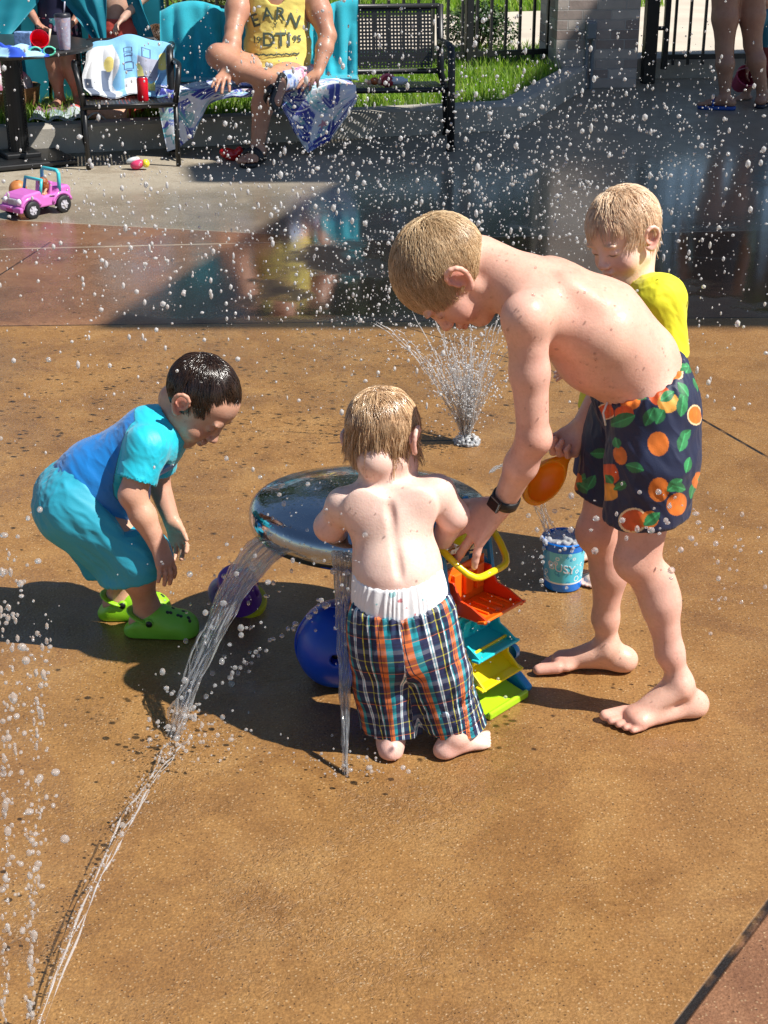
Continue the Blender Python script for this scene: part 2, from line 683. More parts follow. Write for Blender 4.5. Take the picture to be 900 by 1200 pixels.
    # damp stain edge in the bottom corner
    damp = smooth(line_d(G(700, 1200), G(745, 850)), .03, -.03)
    c = mixc(nt, math_n(nt, 'MULTIPLY', damp, .25), c, mixc(nt, 1.0, c, (.75, .66, .62), 'MULTIPLY'))
    st = noise_tex(nt, 2.6, 5, .62, vec=pos)
    st.inputs['Distortion'].default_value = 1.1
    stain = math_n(nt, 'MULTIPLY', smooth(st.outputs['Fac'], .49, .55), near_only)
    c = mixc(nt, math_n(nt, 'MULTIPLY', stain, .34), c, mixc(nt, 1.0, c, (.70, .62, .56), 'MULTIPLY'))
    link(nt, c, b.inputs['Base Color'])
    ro = math_n(nt, 'SUBTRACT', math_n(nt, 'ADD', .62, math_n(nt, 'MULTIPLY', n3.outputs['Fac'], .15)), math_n(nt, 'MULTIPLY', wet, math_n(nt, 'ADD', .12, math_n(nt, 'MULTIPLY', wetn, .22))))
    ro = math_n(nt, 'MULTIPLY', ro, math_n(nt, 'SUBTRACT', 1.0, math_n(nt, 'MULTIPLY', pud, math_n(nt, 'SUBTRACT', .86, math_n(nt, 'MULTIPLY', smooth(d_far, -.7, 1.6), .22)))), True)
    link(nt, ro, b.inputs['Roughness'])
    b.inputs['IOR'].default_value = 1.38
    # thin clear film of running water over the rough slab
    cw = math_n(nt, 'MULTIPLY', math_n(nt, 'MULTIPLY', wet, math_n(nt, 'ADD', .25, math_n(nt, 'ADD', math_n(nt, 'MULTIPLY', wetn, .45), math_n(nt, 'MULTIPLY', stain, .35)))), math_n(nt, 'SUBTRACT', 1.0, math_n(nt, 'MULTIPLY', smooth(d_far, -.7, 1.2), .9)))
    link(nt, math_n(nt, 'MAXIMUM', cw, pud), b.inputs['Coat Weight'])
    farb = smooth(d_far, -.7, 1.6)
    link(nt, math_n(nt, 'ADD', .06, math_n(nt, 'MULTIPLY', farb, .12)), b.inputs['Coat Roughness'])
    b.inputs['Coat IOR'].default_value = 1.33
    # relief: aggregate under the film, ripples on it
    rel = math_n(nt, 'ADD', math_n(nt, 'MULTIPLY', fine.outputs['Fac'], .6), math_n(nt, 'MULTIPLY', vo.outputs['Distance'], -.5))
    rel = math_n(nt, 'SUBTRACT', rel, math_n(nt, 'MULTIPLY', dk, 2.0))
    calm = math_n(nt, 'SUBTRACT', 1.0, math_n(nt, 'MULTIPLY', pud, .96))
    rel = math_n(nt, 'MULTIPLY', rel, calm)
    wr0 = noise_tex(nt, 58, 4, .5, vec=pos)
    wr0.inputs['Distortion'].default_value = 1.6
    dst0 = node(nt, 'ShaderNodeVectorMath', operation='DISTANCE')
    link(nt, pos, dst0.inputs[0])
    dst0.inputs[1].default_value = (-.30, 2.35, 0)
    rip0 = math_n(nt, 'MULTIPLY', smooth(dst0.outputs['Value'], 1.15, .2), smooth(noise_tex(nt, 3.2, 3, vec=pos).outputs['Fac'], .40, .62))
    ridge = math_n(nt, 'ABSOLUTE', math_n(nt, 'SUBTRACT', wr0.outputs['Fac'], .5))
    rel = math_n(nt, 'ADD', rel, math_n(nt, 'MULTIPLY', math_n(nt, 'MULTIPLY', ridge, rip0), -7.0))
    bn = node(nt, 'ShaderNodeBump')
    bn.inputs['Strength'].default_value = .55
    bn.inputs['Distance'].default_value = .003
    link(nt, rel, bn.inputs['Height'])
    link(nt, bn.outputs[0], b.inputs['Normal'])
    wv = noise_tex(nt, 26, 3, .55, vec=pos)
    wv.inputs['Distortion'].default_value = .6
    wv2 = noise_tex(nt, 5, 2, .5, vec=pos)
    # ripples run stronger around the dome and where the jets land
    dist = node(nt, 'ShaderNodeVectorMath', operation='DISTANCE')
    link(nt, pos, dist.inputs[0])
    dist.inputs[1].default_value = (-.15, 2.55, 0)
    rip = smooth(dist.outputs['Value'], 1.3, .2)
    hgt0 = math_n(nt, 'ADD', math_n(nt, 'MULTIPLY', wv.outputs['Fac'], math_n(nt, 'ADD', .10, rip)), math_n(nt, 'MULTIPLY', wv2.outputs['Fac'], .35))
    grain = math_n(nt, 'MULTIPLY', math_n(nt, 'MULTIPLY', rel, near_only), .55)
    hgt = math_n(nt, 'ADD', hgt0, grain)
    b2 = node(nt, 'ShaderNodeBump')
    b2.inputs['Strength'].default_value = .45
    b2.inputs['Distance'].default_value = .004
    link(nt, hgt, b2.inputs['Height'])
    link(nt, b2.outputs[0], b.inputs['Coat Normal'])
    return m


def build_ground():
    n = 2
    V = [[-60, -8, 0], [60, -8, 0], [60, 120, 0], [-60, 120, 0]]
    o = mesh_obj("paved_ground", V, [[0, 1, 2, 3]], ground_mat(), None, False)
    tag(o, kind="structure")


build_ground()
# ------------------------------------------------------------------ anatomy
class Head:
    """local axes: f forward, s towards the person's own right ear, u up; c is the middle of the skull"""

    def __init__(self, c, f, u, k=1.0):
        self.c, self.k = np.asarray(c, float), k
        self.f = unit(f)
        u = np.asarray(u, float)
        self.u = unit(u - self.f * np.dot(u, self.f))
        self.s = np.cross(self.f, self.u)
        self.M = np.array([self.f, self.s, self.u])

    def P(self, f, s, u):
        return self.c + self.k * (f * self.f + s * self.s + u * self.u)

    def local(self, V):
        return (np.asarray(V) - self.c) @ self.M.T / self.k

    def build(self, vol, ears=True, chub=1.0, eyes=True):
        k, M = self.k, self.M

        def E(f, s, u, r, kk=.02, op='u'):
            vol.ell(self.P(f, s, u), np.array(r) * k, M, kk * k, op)

        E(-.010, 0, .024, (.090, .0715, .082))
        E(.036, 0, .030, (.052, .058, .050), .03)
        E(.034, 0, -.038, (.050, .050 * chub, .060), .03)
        E(.056, 0, -.094, (.020, .022, .017), .025)
        for q in (-1, 1):
            vol.cone(self.P(.0, q * .044, -.060), self.P(.052, q * .014, -.096), .016 * k, .013 * k, .02 * k)
            E(.052, q * .032, -.050, (.026, .025 * chub, .026), .02)
            E(.083, q * .033, .010, (.010, .018, .006), .012)
        if eyes:
            for q in (-1, 1):
                E(.094, q * .031, -.010, (.013, .015, .009), .010, 's')
                E(.0725, q * .031, -.0115, (.0135, .0150, .0125), .004)
        vol.cone(self.P(.082, 0, .002), self.P(.098, 0, -.036), .006 * k, .0085 * k, .012 * k)
        E(.100, 0, -.0405, (.0095, .0105, .0085), .006)
        for q in (-1, 1):
            E(.092, q * .010, -.044, (.009, .0065, .0065), .005)
        E(.086, 0, -.063, (.010, .019, .0075), .008)
        E(.0865, 0, -.0655, (.0075, .016, .0045), .003)
        E(.0845, 0, -.0745, (.0085, .0145, .0055), .004)
        vol.cone(self.P(.096, -.017, -.0702), self.P(.096, .017, -.0702), .0016 * k, .0016 * k, .002 * k, op='s')
        if ears:
            for q in (-1, 1):
                e0 = lambda f, u, o=0.0: self.P(f, q * (.0715 + .012 + o - .25 * max(0, f)), u)
                ctl = [(.006, -.014, -.006), (.006, .002, -.001), (.000, .012, .003), (-.010, .016, .005), (-.020, .013, .008), (-.027, .004, .009), (-.0285, -.006, .008),
                       (-.026, -.016, .006), (-.020, -.025, .003), (-.013, -.032, .000), (-.006, -.037, -.002), (.001, -.038, -.004), (.005, -.033, -.007)]
                pts = [e0(*c_) for c_ in ctl]
                vol.chain(pts, np.interp(np.arange(13), [0, 3, 8, 10, 12], [.003, .0042, .0042, .0052, .0045]) * k, .006 * k)
                E(-.010, q * .0775, -.010, (.017, .0045, .022), .004)
                E(-.004, q * .083, -.014, (.009, .006, .011), .004, 's')
                E(.004, q * .076, -.016, (.004, .005, .006), .003)
        return self

    def paint(self, V, C, lips=(.50, .17, .14), lash=(.05, .03, .02), brow=(.30, .18, .09), cheek=(.62, .25, .19), cheek_w=.45, ear=(.62, .22, .17)):
        L = self.local(V)
        near = (np.abs(L) < .14).all(1)

        def put(c, r, col, w):
            d = np.sqrt((((L - np.array(c)) / np.array(r)) ** 2).sum(1))
            a = (np.clip(1.6 - 1.2 * d, 0, 1) * w * near)[:, None]
            C[:] = C * (1 - a) + np.array(col) * a
        for q in (-1, 1):
            put((.062, q * .040, -.050), (.034, .028, .026), cheek, cheek_w)
            put((-.010, q * .085, -.012), (.028, .014, .032), ear, .6)
            put((.088, q * .032, .014), (.02, .019, .0042), brow, .65)
            put((.086, q * .031, -.0175), (.016, .0155, .0026), lash, .95)
        put((.100, 0, -.042), (.016, .014, .012), cheek, cheek_w * .8)
        put((.092, 0, -.070), (.014, .0185, .0085), lips, .8)
        put((.095, 0, -.0702), (.01, .016, .0016), np.array(lips) * .35, .8)
        for q in (-1, 1):
            put((.094, q * .0055, -.0485), (.008, .0035, .0022), (.12, .03, .02), .85)
        return C


def hair_ok(L, k, line=0.0, nape=0.0):
    ff = np.interp(L[:, 0] / k, [-.10, -.06, -.035, -.012, .012, .03, .05, .07, .1], [-.062 + nape, -.062 + nape, -.035 + nape * .5, .008, .012, .000, .030, .052, .058])
    return L[:, 2] / k - ff - line


def make_hair(parent, hd, n, L, c0, c1, mat, seed=0, crown=(-.45, .1, .9), drop=.4, comb=(0, 0, 0), comb_w=0.0, wet=0.0, lift=.004, thick=.0011, line=0.0,
              jit=.25, m=8, nape=0.0, up=0.0, name="hair", shift=0.0, Lvar=.35, side=3, ell=(.0915, .0730, .0835), fall=None):
    r = np.random.default_rng(100 + seed)
    k = hd.k
    ctr = np.array([-.009, 0, .024])
    rad = np.array(ell)
    E = r.normal(size=(n * 6, 3))
    E /= np.linalg.norm(E, axis=1, keepdims=True)
    p = ctr + E * rad
    keep = hair_ok(p, 1.0, line + .008 * r.normal(size=len(p)), nape) > 0
    E = E[keep][:n]
    n = len(E)
    g = hd.M @ np.array([0, 0, -1.0])
    cw = hd.M @ unit(comb) if np.any(comb) else np.zeros(3)
    cr = unit(crown)
    Ls = L * (1 - Lvar * r.random(n))
    top = np.clip(E @ cr, 0, 1)
    P = np.zeros((n, m, 3))
    N = np.zeros((n, m, 3))
    e = E.copy()
    jd = r.normal(size=(n, 3)) * jit
    swirl = np.cross(e, cr) * .35
    pos = ctr + e * rad
    for i in range(m):
        t = i / (m - 1)
        P[:, i] = pos
        nn = e / rad
        nn /= np.linalg.norm(nn, axis=1, keepdims=True)
        N[:, i] = nn
        d = -(cr - (e @ cr)[:, None] * e) + swirl * (1 - t) + g * drop * (.4 + t) + cw * comb_w + jd * (1 if wet < .3 else .8)
        d = d - (d * nn).sum(1, keepdims=True) * nn * (1 - .25 * t * (wet < .5))
        d /= np.linalg.norm(d, axis=1, keepdims=True) + 1e-9
        d = d + nn * up * (1 - t)
        if fall is not None:
            fr_ = (e[:, 2] < fall)[:, None]
            df = g + nn * (.10 - .12 * t) + jd * .40
            d = np.where(fr_, df / np.linalg.norm(df, axis=1, keepdims=True), d)
        pos = pos + d * (Ls / (m - 1))[:, None] / k
        q = (pos - ctr) / rad
        rr = np.linalg.norm(q, axis=1, keepdims=True)
        e = q / rr
        want = 1 + (lift * (.6 + 2.0 * t - 1.2 * t * t) + .0015 * r.random(n)) / .08 if up == 0 else None
        if want is not None:
            free = (e[:, 2] < -.25)[:, None]
            pos = np.where(free & (rr > want[:, None]), pos, ctr + e * rad * want[:, None]) if fall is None else np.where(fr_ & (rr > 1.0), pos, ctr + e * rad * want[:, None])
        else:
            pos = ctr + e * rad * np.maximum(rr, 1.005)
    if wet > 0:
        nc = max(20, n // 14)
        cid = r.choice(n, nc, replace=False)
        D = ((P[:, None, 0] - P[None, cid, 0]) ** 2).sum(-1)
        nearest = cid[D.argmin(1)]
        tt = (np.linspace(0, 1, m) ** .8)[None, :, None] * wet
        P = P * (1 - tt) + (P[nearest] + (P[:, :1] - P[nearest][:, :1]) * .12) * tt
    T = np.gradient(P, axis=1)
    T /= np.linalg.norm(T, axis=2, keepdims=True) + 1e-9
    B = np.cross(T, N)
    B /= np.linalg.norm(B, axis=2, keepdims=True) + 1e-9
    NN = np.cross(B, T)
    rt = thick * (1 - .8 * np.linspace(0, 1, m) ** 2)[None, :] * (.7 + .6 * r.random((n, 1)))
    ring = []
    for q in range(side):
        a = 2 * math.pi * q / side
        ring.append(P + (rt[..., None] / k) * (math.cos(a) * NN + math.sin(a) * B))
    V = np.stack(ring, 2).reshape(-1, 3)
    base = (np.arange(n)[:, None, None] * m + np.arange(m - 1)[None, :, None]) * side + np.arange(side)[None, None, :]
    nxt = (np.arange(n)[:, None, None] * m + np.arange(m - 1)[None, :, None]) * side + (np.arange(side)[None, None, :] + 1) % side
    Q = np.stack([base, nxt, nxt + side, base + side], -1).reshape(-1, 4)
    tone = np.clip(r.random(n) * .75 + .25 * vnoise(E, 6, seed), 0, 1)
    Cc = np.array(c0)[None] * (1 - tone[:, None]) + np.array(c1)[None] * tone[:, None]
    C = np.repeat(Cc, m * side, 0)
    # scalp cap under the strands
    nu, nv = 56, 40
    th = np.linspace(0, 2 * math.pi, nu, endpoint=False)
    ph = np.linspace(.0001, math.pi, nv)
    Ec = np.stack([np.outer(np.sin(ph), np.cos(th)), np.outer(np.sin(ph), np.sin(th)), np.outer(np.cos(ph), np.ones(nu))], -1).reshape(-1, 3)
    Vc = ctr + Ec * (rad + .0005)
    ok = hair_ok(Vc, 1.0, line + .005 + .004 * vnoise(Vc, 60, 3), nape) > 0
    ii = np.arange((nv - 1) * nu)
    a = ii
    b = (ii // nu) * nu + (ii + 1) % nu
    Qc = np.stack([a, b, b + nu, a + nu], 1)
    Qc = Qc[ok[Qc].all(1)]
    Vall = np.concatenate([V, Vc])
    Call = np.concatenate([C, np.tile(np.array(c0) * .7 + np.array(c1) * .18, (len(Vc), 1))])
    Qall = np.concatenate([Q, Qc + len(V)])
    used = np.unique(Qall)
    remap = np.zeros(len(Vall), np.int64)
    remap[used] = np.arange(len(used))
    Vw = hd.c + k * (Vall[used] @ hd.M)
    return mesh_obj(name, Vw, remap[Qall], mat, parent, True, col=Call[used], world=True)


def hand(vol, wrist, d, n, t, L, curls=(.35, .35, .4, .45), spread=.16, thumb=(.75, .3), k=.012, rw=None, fk=.004):
    """wrist; d towards the fingertips, n the way the palm faces, t towards the thumb"""
    w = np.asarray(wrist, float)
    d, n, t = unit(d), unit(n), unit(t)
    for i in range(4):
        off = 1.45 - i
        kn = w + d * L * (.50 - .02 * abs(off - .4)) + t * off * .118 * L
        vol.cone(w + t * off * .045 * L + d * .03 * L, kn, .075 * L, .066 * L, k)
        di = unit(d + t * spread * off)
        fl = L * (.43, .48, .44, .34)[i]
        p, ang = kn, 0.0
        rr = L * .060 * (1, 1.03, .98, .86)[i]
        for sgm, fr in enumerate((.45, .30, .25)):
            ang += curls[i] * (.8, 1.0, .8)[sgm]
            q = p + (di * math.cos(ang) + n * math.sin(ang)) * fl * fr
            vol.cone(p, q, rr * (1 - .08 * sgm), rr * (1 - .08 * (sgm + 1)), fk)
            p = q
    b = w + d * .13 * L + t * .13 * L
    dv = unit(d * math.cos(thumb[0]) + t * math.sin(thumb[0]) + n * .25)
    p1 = b + dv * .20 * L
    vol.cone(b, p1, .085 * L, .066 * L, k)
    dv2 = unit(dv + d * thumb[1] + n * thumb[1] * .6)
    p2 = p1 + dv2 * .17 * L
    vol.cone(p1, p2, .062 * L, .056 * L, fk)
    vol.cone(p2, p2 + unit(dv2 + d * thumb[1]) * .13 * L, .056 * L, .046 * L, fk)


def foot(vol, ankle, d, t, L, k=.015, toes=True, lift=0.0):
    """bare foot flat on the ground: d towards the toes, t towards the big toe"""
    a = np.asarray(ankle, float)
    d = unit([d[0], d[1], 0])
    t = unit([t[0], t[1], 0])
    g = np.array([a[0], a[1], lift])
    z = np.array([0, 0, 1.0])
    heel = g - d * .18 * L + z * .125 * L
    vol.ell(heel, (.145 * L, .118 * L, .128 * L), np.array([d, t, z]), k)
    vol.cone(a, heel + d * .04 * L, .118 * L, .112 * L, k * 1.6)
    ball = g + d * .47 * L + z * .095 * L
    vol.cone(a + d * .03 * L - z * .04 * L, ball, .13 * L, .085 * L, k, t, 1.25)
    vol.cone(heel, ball - t * .07 * L - z * .02 * L, .11 * L, .08 * L, k, t, 1.2)
    vol.ell(ball - d * .02 * L, (.12 * L, .18 * L, .066 * L), np.array([d, t, z]), k)
    if toes:
        for i in range(5):
            off = (.125, .045, -.025, -.09, -.15)[i]
            ln = (.20, .19, .165, .14, .11)[i]
            r = (.062, .045, .042, .040, .038)[i] * L
            st = ball + t * off * L + d * (.06 - .03 * i * .6) * L
            st[2] = lift + r * 1.35
            en = st + unit(d + t * (.06 - .06 * i)) * ln * L
            en[2] = lift + r * 1.02
            vol.cone(st, en, r * 1.05, r, .005)
    vol.plane_cut(g + z * .004, -z, .006, lo=g - np.array([L, L, .1]), hi=g + np.array([L, L, .05]))


def skin_colors(V, base, seed=0, spots=()):
    C = np.tile(np.array(base, float), (len(V), 1))
    C *= (1 + .07 * vnoise(V, 30, seed) + .05 * vnoise(V, 9, seed + 1))[:, None]
    C[:, 1] *= 1 - .04 * vnoise(V, 14, seed + 2)
    for (c, r, col, w) in spots:
        d = np.linalg.norm(V - np.asarray(c), axis=1) / r
        a = (np.clip(1.5 - 1.2 * d, 0, 1) * w)[:, None]
        C = C * (1 - a) + np.array(col) * a
    return C


def wrinkle(V, Q, amp, scale, stretch=None, seed=0, mask=None):
    N = vnormals(V, Q)
    P = V if stretch is None else V @ np.asarray(stretch).T
    h = vnoise(P, scale, seed) * .6 + vnoise(P, scale * 2.1, seed + 1) * .4
    h = 1 - np.abs(h) * 2
    a = amp * h
    if mask is not None:
        a = a * mask
    return V + N * a[:, None]


def stretch_along(ax, f):
    """matrix that squeezes space along an axis: folds then run along it"""
    ax = unit(ax)
    return np.eye(3) + (f - 1) * np.outer(ax, ax)


def beads_on(V, Q, n, seed, rmin=.0015, rmax=.004, zmin=-1, face=None):
    r = np.random.default_rng(seed)
    N = vnormals(V, Q)
    cv = np.array([0, 0, CAM_H]) - V
    ok = (N * cv).sum(1) / np.linalg.norm(cv, axis=1) > .35
    ok &= V[:, 2] > zmin
    if face is not None:
        ok &= face(V)
    ids = r.choice(np.nonzero(ok)[0], n)
    return V[ids] + N[ids] * .0006, r.uniform(rmin, rmax, n) * r.uniform(.5, 1, n)


BEADS = []
M_SKIN = attr_mat("skin", rough=.5, spec=.38, bmp=.22, bscale=260, bdist=.0022, sss=.10, coat=.04, var=.05, vscale=40)
_nt = M_SKIN.node_tree
_b = _nt.nodes["Principled BSDF"]
_m1 = noise_tex(_nt, 26, 5, .7)
_m2 = noise_tex(_nt, 160, 3, .6)
_src = _b.inputs['Base Color'].links[0].from_socket
_mot = ramp(_nt, _m1.outputs['Fac'], [(.30, (.93, .86, .84)), (.5, (1.02, 1.01, 1.0)), (.70, (1.08, 1.06, 1.05))])
_fr = ramp(_nt, _m2.outputs['Fac'], [(.28, (.93, .90, .88)), (.5, (1.03, 1.03, 1.03))])
link(_nt, mixc(_nt, .75, mixc(_nt, .6, _src, _fr.outputs[0], 'MULTIPLY'), _mot.outputs[0], 'MULTIPLY'), _b.inputs['Base Color'])
_rr = ramp(_nt, noise_tex(_nt, 45, 4, .65).outputs['Fac'], [(.35, (.30,) * 3), (.62, (.58,) * 3)])
link(_nt, _rr.outputs[0], _b.inputs['Roughness'])
M_HAIR = attr_mat("hair", rough=.38, var=.15, vscale=60, spec=.6)
M_HAIR_WET = attr_mat("wet_hair", rough=.22, var=.15, vscale=60, spec=.8, coat=.3)
# ------------------------------------------------------------------ tall boy in orange-print shorts
PARTS_OK = True
boy = empty("person", G(752, 815), "tall bare-chested blond boy in navy swim shorts with an orange print, bending over", "person")


def build_boy():
    H_ = .0028
    vol = Vol((-.02, 2.45, -.01), (.80, 3.28, 1.14), H_)
    # legs
    akL, knL, hpL = W(797, 800, 2.745), W(748, 655, 2.775), W(772, 478, 2.80)
    akR, knR, hpR = W(712, 757, 2.945), W(702, 622, 2.93), W(748, 450, 2.98)
    for (ak, kn, hp, fd, sd) in ((akL, knL, hpL, (-1, -.30), 1), (akR, knR, hpR, (-1, .02), -1)):
        vol.chain([hp, (hp + kn) / 2, kn], [.068, .057, .042], .03)
        mid = ak * .35 + kn * .65
        vol.chain([kn, mid + np.array([.014, 0, 0]), ak * .75 + kn * .25, ak], [.038, .0355, .0265, .0215], .02)
        vol.ell(mid + np.array([.018, 0, .015]), (.029, .030, .066), None, .025)
        vol.ell(kn + np.array([-.018, -.008, 0]), (.029, .031, .036), None, .02)
        d = unit(fd + (0,))
        t = np.cross(d, [0, 0, 1.0]) * (-1 if sd > 0 else 1)
        t = np.array([-d[1], d[0], 0]) * (-1 if sd > 0 else 1)
        foot(vol, ak, d, t, .205)
        for q in (-1, 1):
            vol.ell(ak + np.array([0, q * .018, .004]), (.011, .009, .011), None, .012)
    # trunk
    pel = W(757, 470, 2.89)
    low = W(742, 425, 2.87)
    mid = W(700, 385, 2.85)
    upp = W(645, 358, 2.845)
    nb = W(606, 338, 2.83)
    ax = unit(upp - low)
    side = unit(np.cross(ax, [0, 0, 1]))
    side = unit(side - ax * np.dot(side, ax))
    vol.cone(pel, low, .088, .080, .03, side, 1.22)
    vol.cone(low, mid, .080, .086, .04, side, 1.22)
    vol.cone(mid, upp, .088, .082, .05, side, 1.34)
    vol.cone(upp, nb, .074, .045, .04, side, 1.2)
    vol.ell(W(700, 425, 2.86), (.07, .09, .05), None, .05)
    shL, shR = W(617, 372, 2.715), W(628, 345, 2.985)
    vol.cone(upp, shL, .068, .046, .035)
    vol.cone(upp, shR, .068, .046, .035)
    # shoulder blades, spine
    dn = unit(np.cross(side, ax))
    dn = dn if dn[2] > 0 else -dn
    for q, yy in ((-1, 2.775), (1, 2.925)):
        b = W(662, 345, yy)
        vol.ell(upp + ax * -.02 + side * (q * .065) + dn * .056, (.058, .036, .022), np.array([ax, side, dn]), .03)
    for i in range(7):
        t = i / 6
        b = nb * (1 - t) + mid * t
        vol.ell(b + dn * (.055 + .033 * t), (.009, .008, .006), np.array([ax, side, dn]), .016)
    # neck and head
    hd = Head(W(524, 319, 2.86), (-.36, -.07, -.90), (-.90, -.05, .36), .98)
    vol.chain([nb + np.array([.02, 0, 0]), hd.P(-.045, 0, -.052)], [.058, .047], .03)
    vol.cone(nb, hd.P(.0, 0, -.065), .045, .038, .02)
    hd.build(vol, chub=1.03)
    # near arm, hand resting on the toy tower
    el, wr = W(625, 513, 2.715), W(590, 590, 2.775)
    vol.chain([shL, shL * .55 + el * .45, el], [.041, .035, .0295], .018)
    vol.chain([el, el * .6 + wr * .4, wr], [.031, .031, .0225], .015)
    vol.ell(el + np.array([.012, 0, -.004]), (.02, .024, .024), None, .015)
    tip = W(508, 656, 2.83)
    hd_d = unit(tip - wr)
    hn = unit(np.array([.05, .72, -.62]))
    hn = unit(hn - hd_d * np.dot(hn, hd_d))
    ht = unit(np.cross(hd_d, hn))
    # left hand seen from above, thumb on the far side
    ht = ht if ht[1] > 0 else -ht
    hand(vol, wr + hd_d * .012, hd_d, hn, ht, .170, (.10, .08, .10, .12), .42, (.60, .1), fk=.003)
    # far arm, fist on the scoop handle
    el2, wr2 = W(712, 452, 3.03), W(685, 496, 3.00)
    vol.chain([shR, shR * .5 + el2 * .5, el2], [.042, .036, .030], .018)
    vol.chain([el2, wr2], [.031, .0235], .015)
    fd = unit(W(662, 530, 2.985) - wr2)
    fn = unit(np.array([-.55, -.25, -.6]))
    fn = unit(fn - fd * np.dot(fn, fd))
    ft = unit(np.cross(fd, fn))
    ft = ft if ft[0] < 0 else -ft
    hand(vol, wr2, fd, fn, ft, .135, (1.15, 1.15, 1.2, 1.2), .03, (.5, .5), fk=.003)
    V, Q = vol.mesh(2)
    C = skin_colors(V, (.74, .435, .335), 1, [
        (knL, .07, (.60, .25, .17), .35), (knR, .07, (.60, .25, .17), .35), (el, .06, (.60, .26, .18), .4),
        (W(519, 655, 2.83), .06, (.66, .29, .21), .5), (W(735, 858, 2.69), .06, (.64, .29, .21), .5), (W(650, 785, 2.93), .06, (.60, .27, .2), .5),
        (upp + dn * .08, .16, (.68, .35, .25), .4)])
    C = hd.paint(V, C, brow=(.42, .25, .12))
    body = mesh_obj("body", V, Q, M_SKIN, boy, True, col=C, world=True)
    BEADS.append(beads_on(V, Q, 120, 3, .0013, .0030, .62))
    BEADS.append(beads_on(V, Q, 90, 4, .001, .002, .02))
    make_hair(boy, hd, 7500, .066, (.42, .25, .11), (1.0, .78, .50), M_HAIR, 1, crown=(-.35, .0, .93), drop=.15, comb=(-.62, -.25, -.55), comb_w=.55,
              lift=.0065, thick=.00068, jit=.25, line=.006, nape=.008)
    # shorts
    sv = Vol((.24, 2.55, .36), (.78, 3.22, .92), .003)
    hemL, hemR = W(757, 603, 2.785), W(718, 578, 2.945)
    sv.cone(pel + np.array([-.008, -.01, .01]), low + (pel - low) * .55, .092, .096, .03, side, 1.2)
    for hp, hem, r0, r1 in ((hpL, hemL, .080, .079), (hpR, hemR, .079, .072)):
        sv.chain([hp + np.array([-.004, .012 * (1 if hp is hpL else -1), .0]), hp * .5 + hem * .5, hem + (hem - hp) * .25], [r0, (r0 + r1) / 2 + .002, r1], .03)
    sv.ell(pel + np.array([.018, -.012, -.03]), (.076, .105, .085), None, .04)
    ax_w = unit(low - pel * 1.0)
    wc = W(755, 441, 2.86)
    wn = unit(W(690, 372, 2.86) - W(760, 468, 2.86))
    sv.plane_cut(wc, unit(np.array([-.52, 0, 1.0])), .004)
    for hp, hem, r1 in ((hpL, hemL, .073), (hpR, hemR, .066)):
        dd = unit(hem - hp)
        s_lo, s_hi = hem - .16, hem + .16
        if hp is hpL:
            s_hi = s_hi + 0
        # each leg is trimmed at its hem; the cut stays on its own side
        mid_y = 2.872
        lo = np.array([.2, 2.5, .3]) if hp is hpL else np.array([.2, mid_y, .3])
        hi = np.array([.8, mid_y, .62]) if hp is hpL else np.array([.8, 3.3, .62])
        sv_m = abs(0)
        p = hem
        nn_ = unit(np.array([.10, 0, -1.0])) if hp is hpL else unit(np.array([-.05, 0, -1.0]))
        i0 = [max(0, int((lo[i] - sv.lo[i]) / sv.h)) for i in range(3)]
        i1 = [max(0, int((hi[i] - sv.lo[i]) / sv.h)) for i in range(3)]
        blk = sv.V[i0[0]:i1[0], i0[1]:i1[1], i0[2]:i1[2]]
        Xb = sv.ax[0][i0[0]:i1[0]][:, None, None]
        Yb = sv.ax[1][i0[1]:i1[1]][None, :, None]
        Zb = sv.ax[2][i0[2]:i1[2]][None, None, :]
        dpl = (Xb - p[0]) * nn_[0] + (Yb - p[1]) * nn_[1] + (Zb - p[2]) * nn_[2]
        sv.V[i0[0]:i1[0], i0[1]:i1[1], i0[2]:i1[2]] = np.maximum(blk, dpl)
        sv.cone(hem + (hem - hp) * .3, hem - dd * .07, r1, r1 * .8, .006, op='s')
    SV, SQ = sv.mesh(2)
    ld = unit(hemL - hpL)
    dist_hem = np.abs(SV[:, 2] - np.where(SV[:, 1] < 2.87, hemL[2], hemR[2]))
    SV = wrinkle(SV, SQ, .0042, 15, stretch_along(unit([.5, .2, 1]), .35), 4)
    SV = wrinkle(SV, SQ, .0024, 36, stretch_along(unit([-.6, .2, .8]), .3), 7)
    # gathers of the elastic waistband
    dw = -((SV - wc) @ unit(np.array([-.52, 0, 1.0])))
    band = np.clip(1 - dw / .045, 0, 1)
    ang = np.arctan2(SV[:, 1] - pel[1], SV[:, 0] - pel[0])
    SN = vnormals(SV, SQ)
    SV = SV + SN * (band * .0011 * np.sin(ang * 46))[:, None]
    SV, SQ = subdiv(SV, SQ)
    # print: fruit and leaves in the cloth's own coordinates
    navy = np.array([.008, .014, .050])
    C = np.tile(navy, (len(SV), 1))
    ang = np.arctan2(SV[:, 1] - 2.89, SV[:, 0] - (.51 + (SV[:, 2] - .6) * .1))
    u = ang * .125
    v = SV[:, 2]
    rr = np.random.default_rng(5)
    # (photo pixel of each motif on the near face) -> nearest vertex gives its cloth coordinates
    near = SV[:, 1] < 2.9
    cz = SV[:, 1] * cP - (SV[:, 2] - CAM_H) * sP
    PX = 450 + FPX * SV[:, 0] / cz
    PY = 600 - FPX * (SV[:, 1] * sP + (SV[:, 2] - CAM_H) * cP) / cz

    def at_px(px, py):
        d = (PX - px) ** 2 + (PY - py) ** 2
        cand = np.nonzero(d < max(9, d.min() * 1.5))[0]
        return cand[np.argmin(cz[cand])]

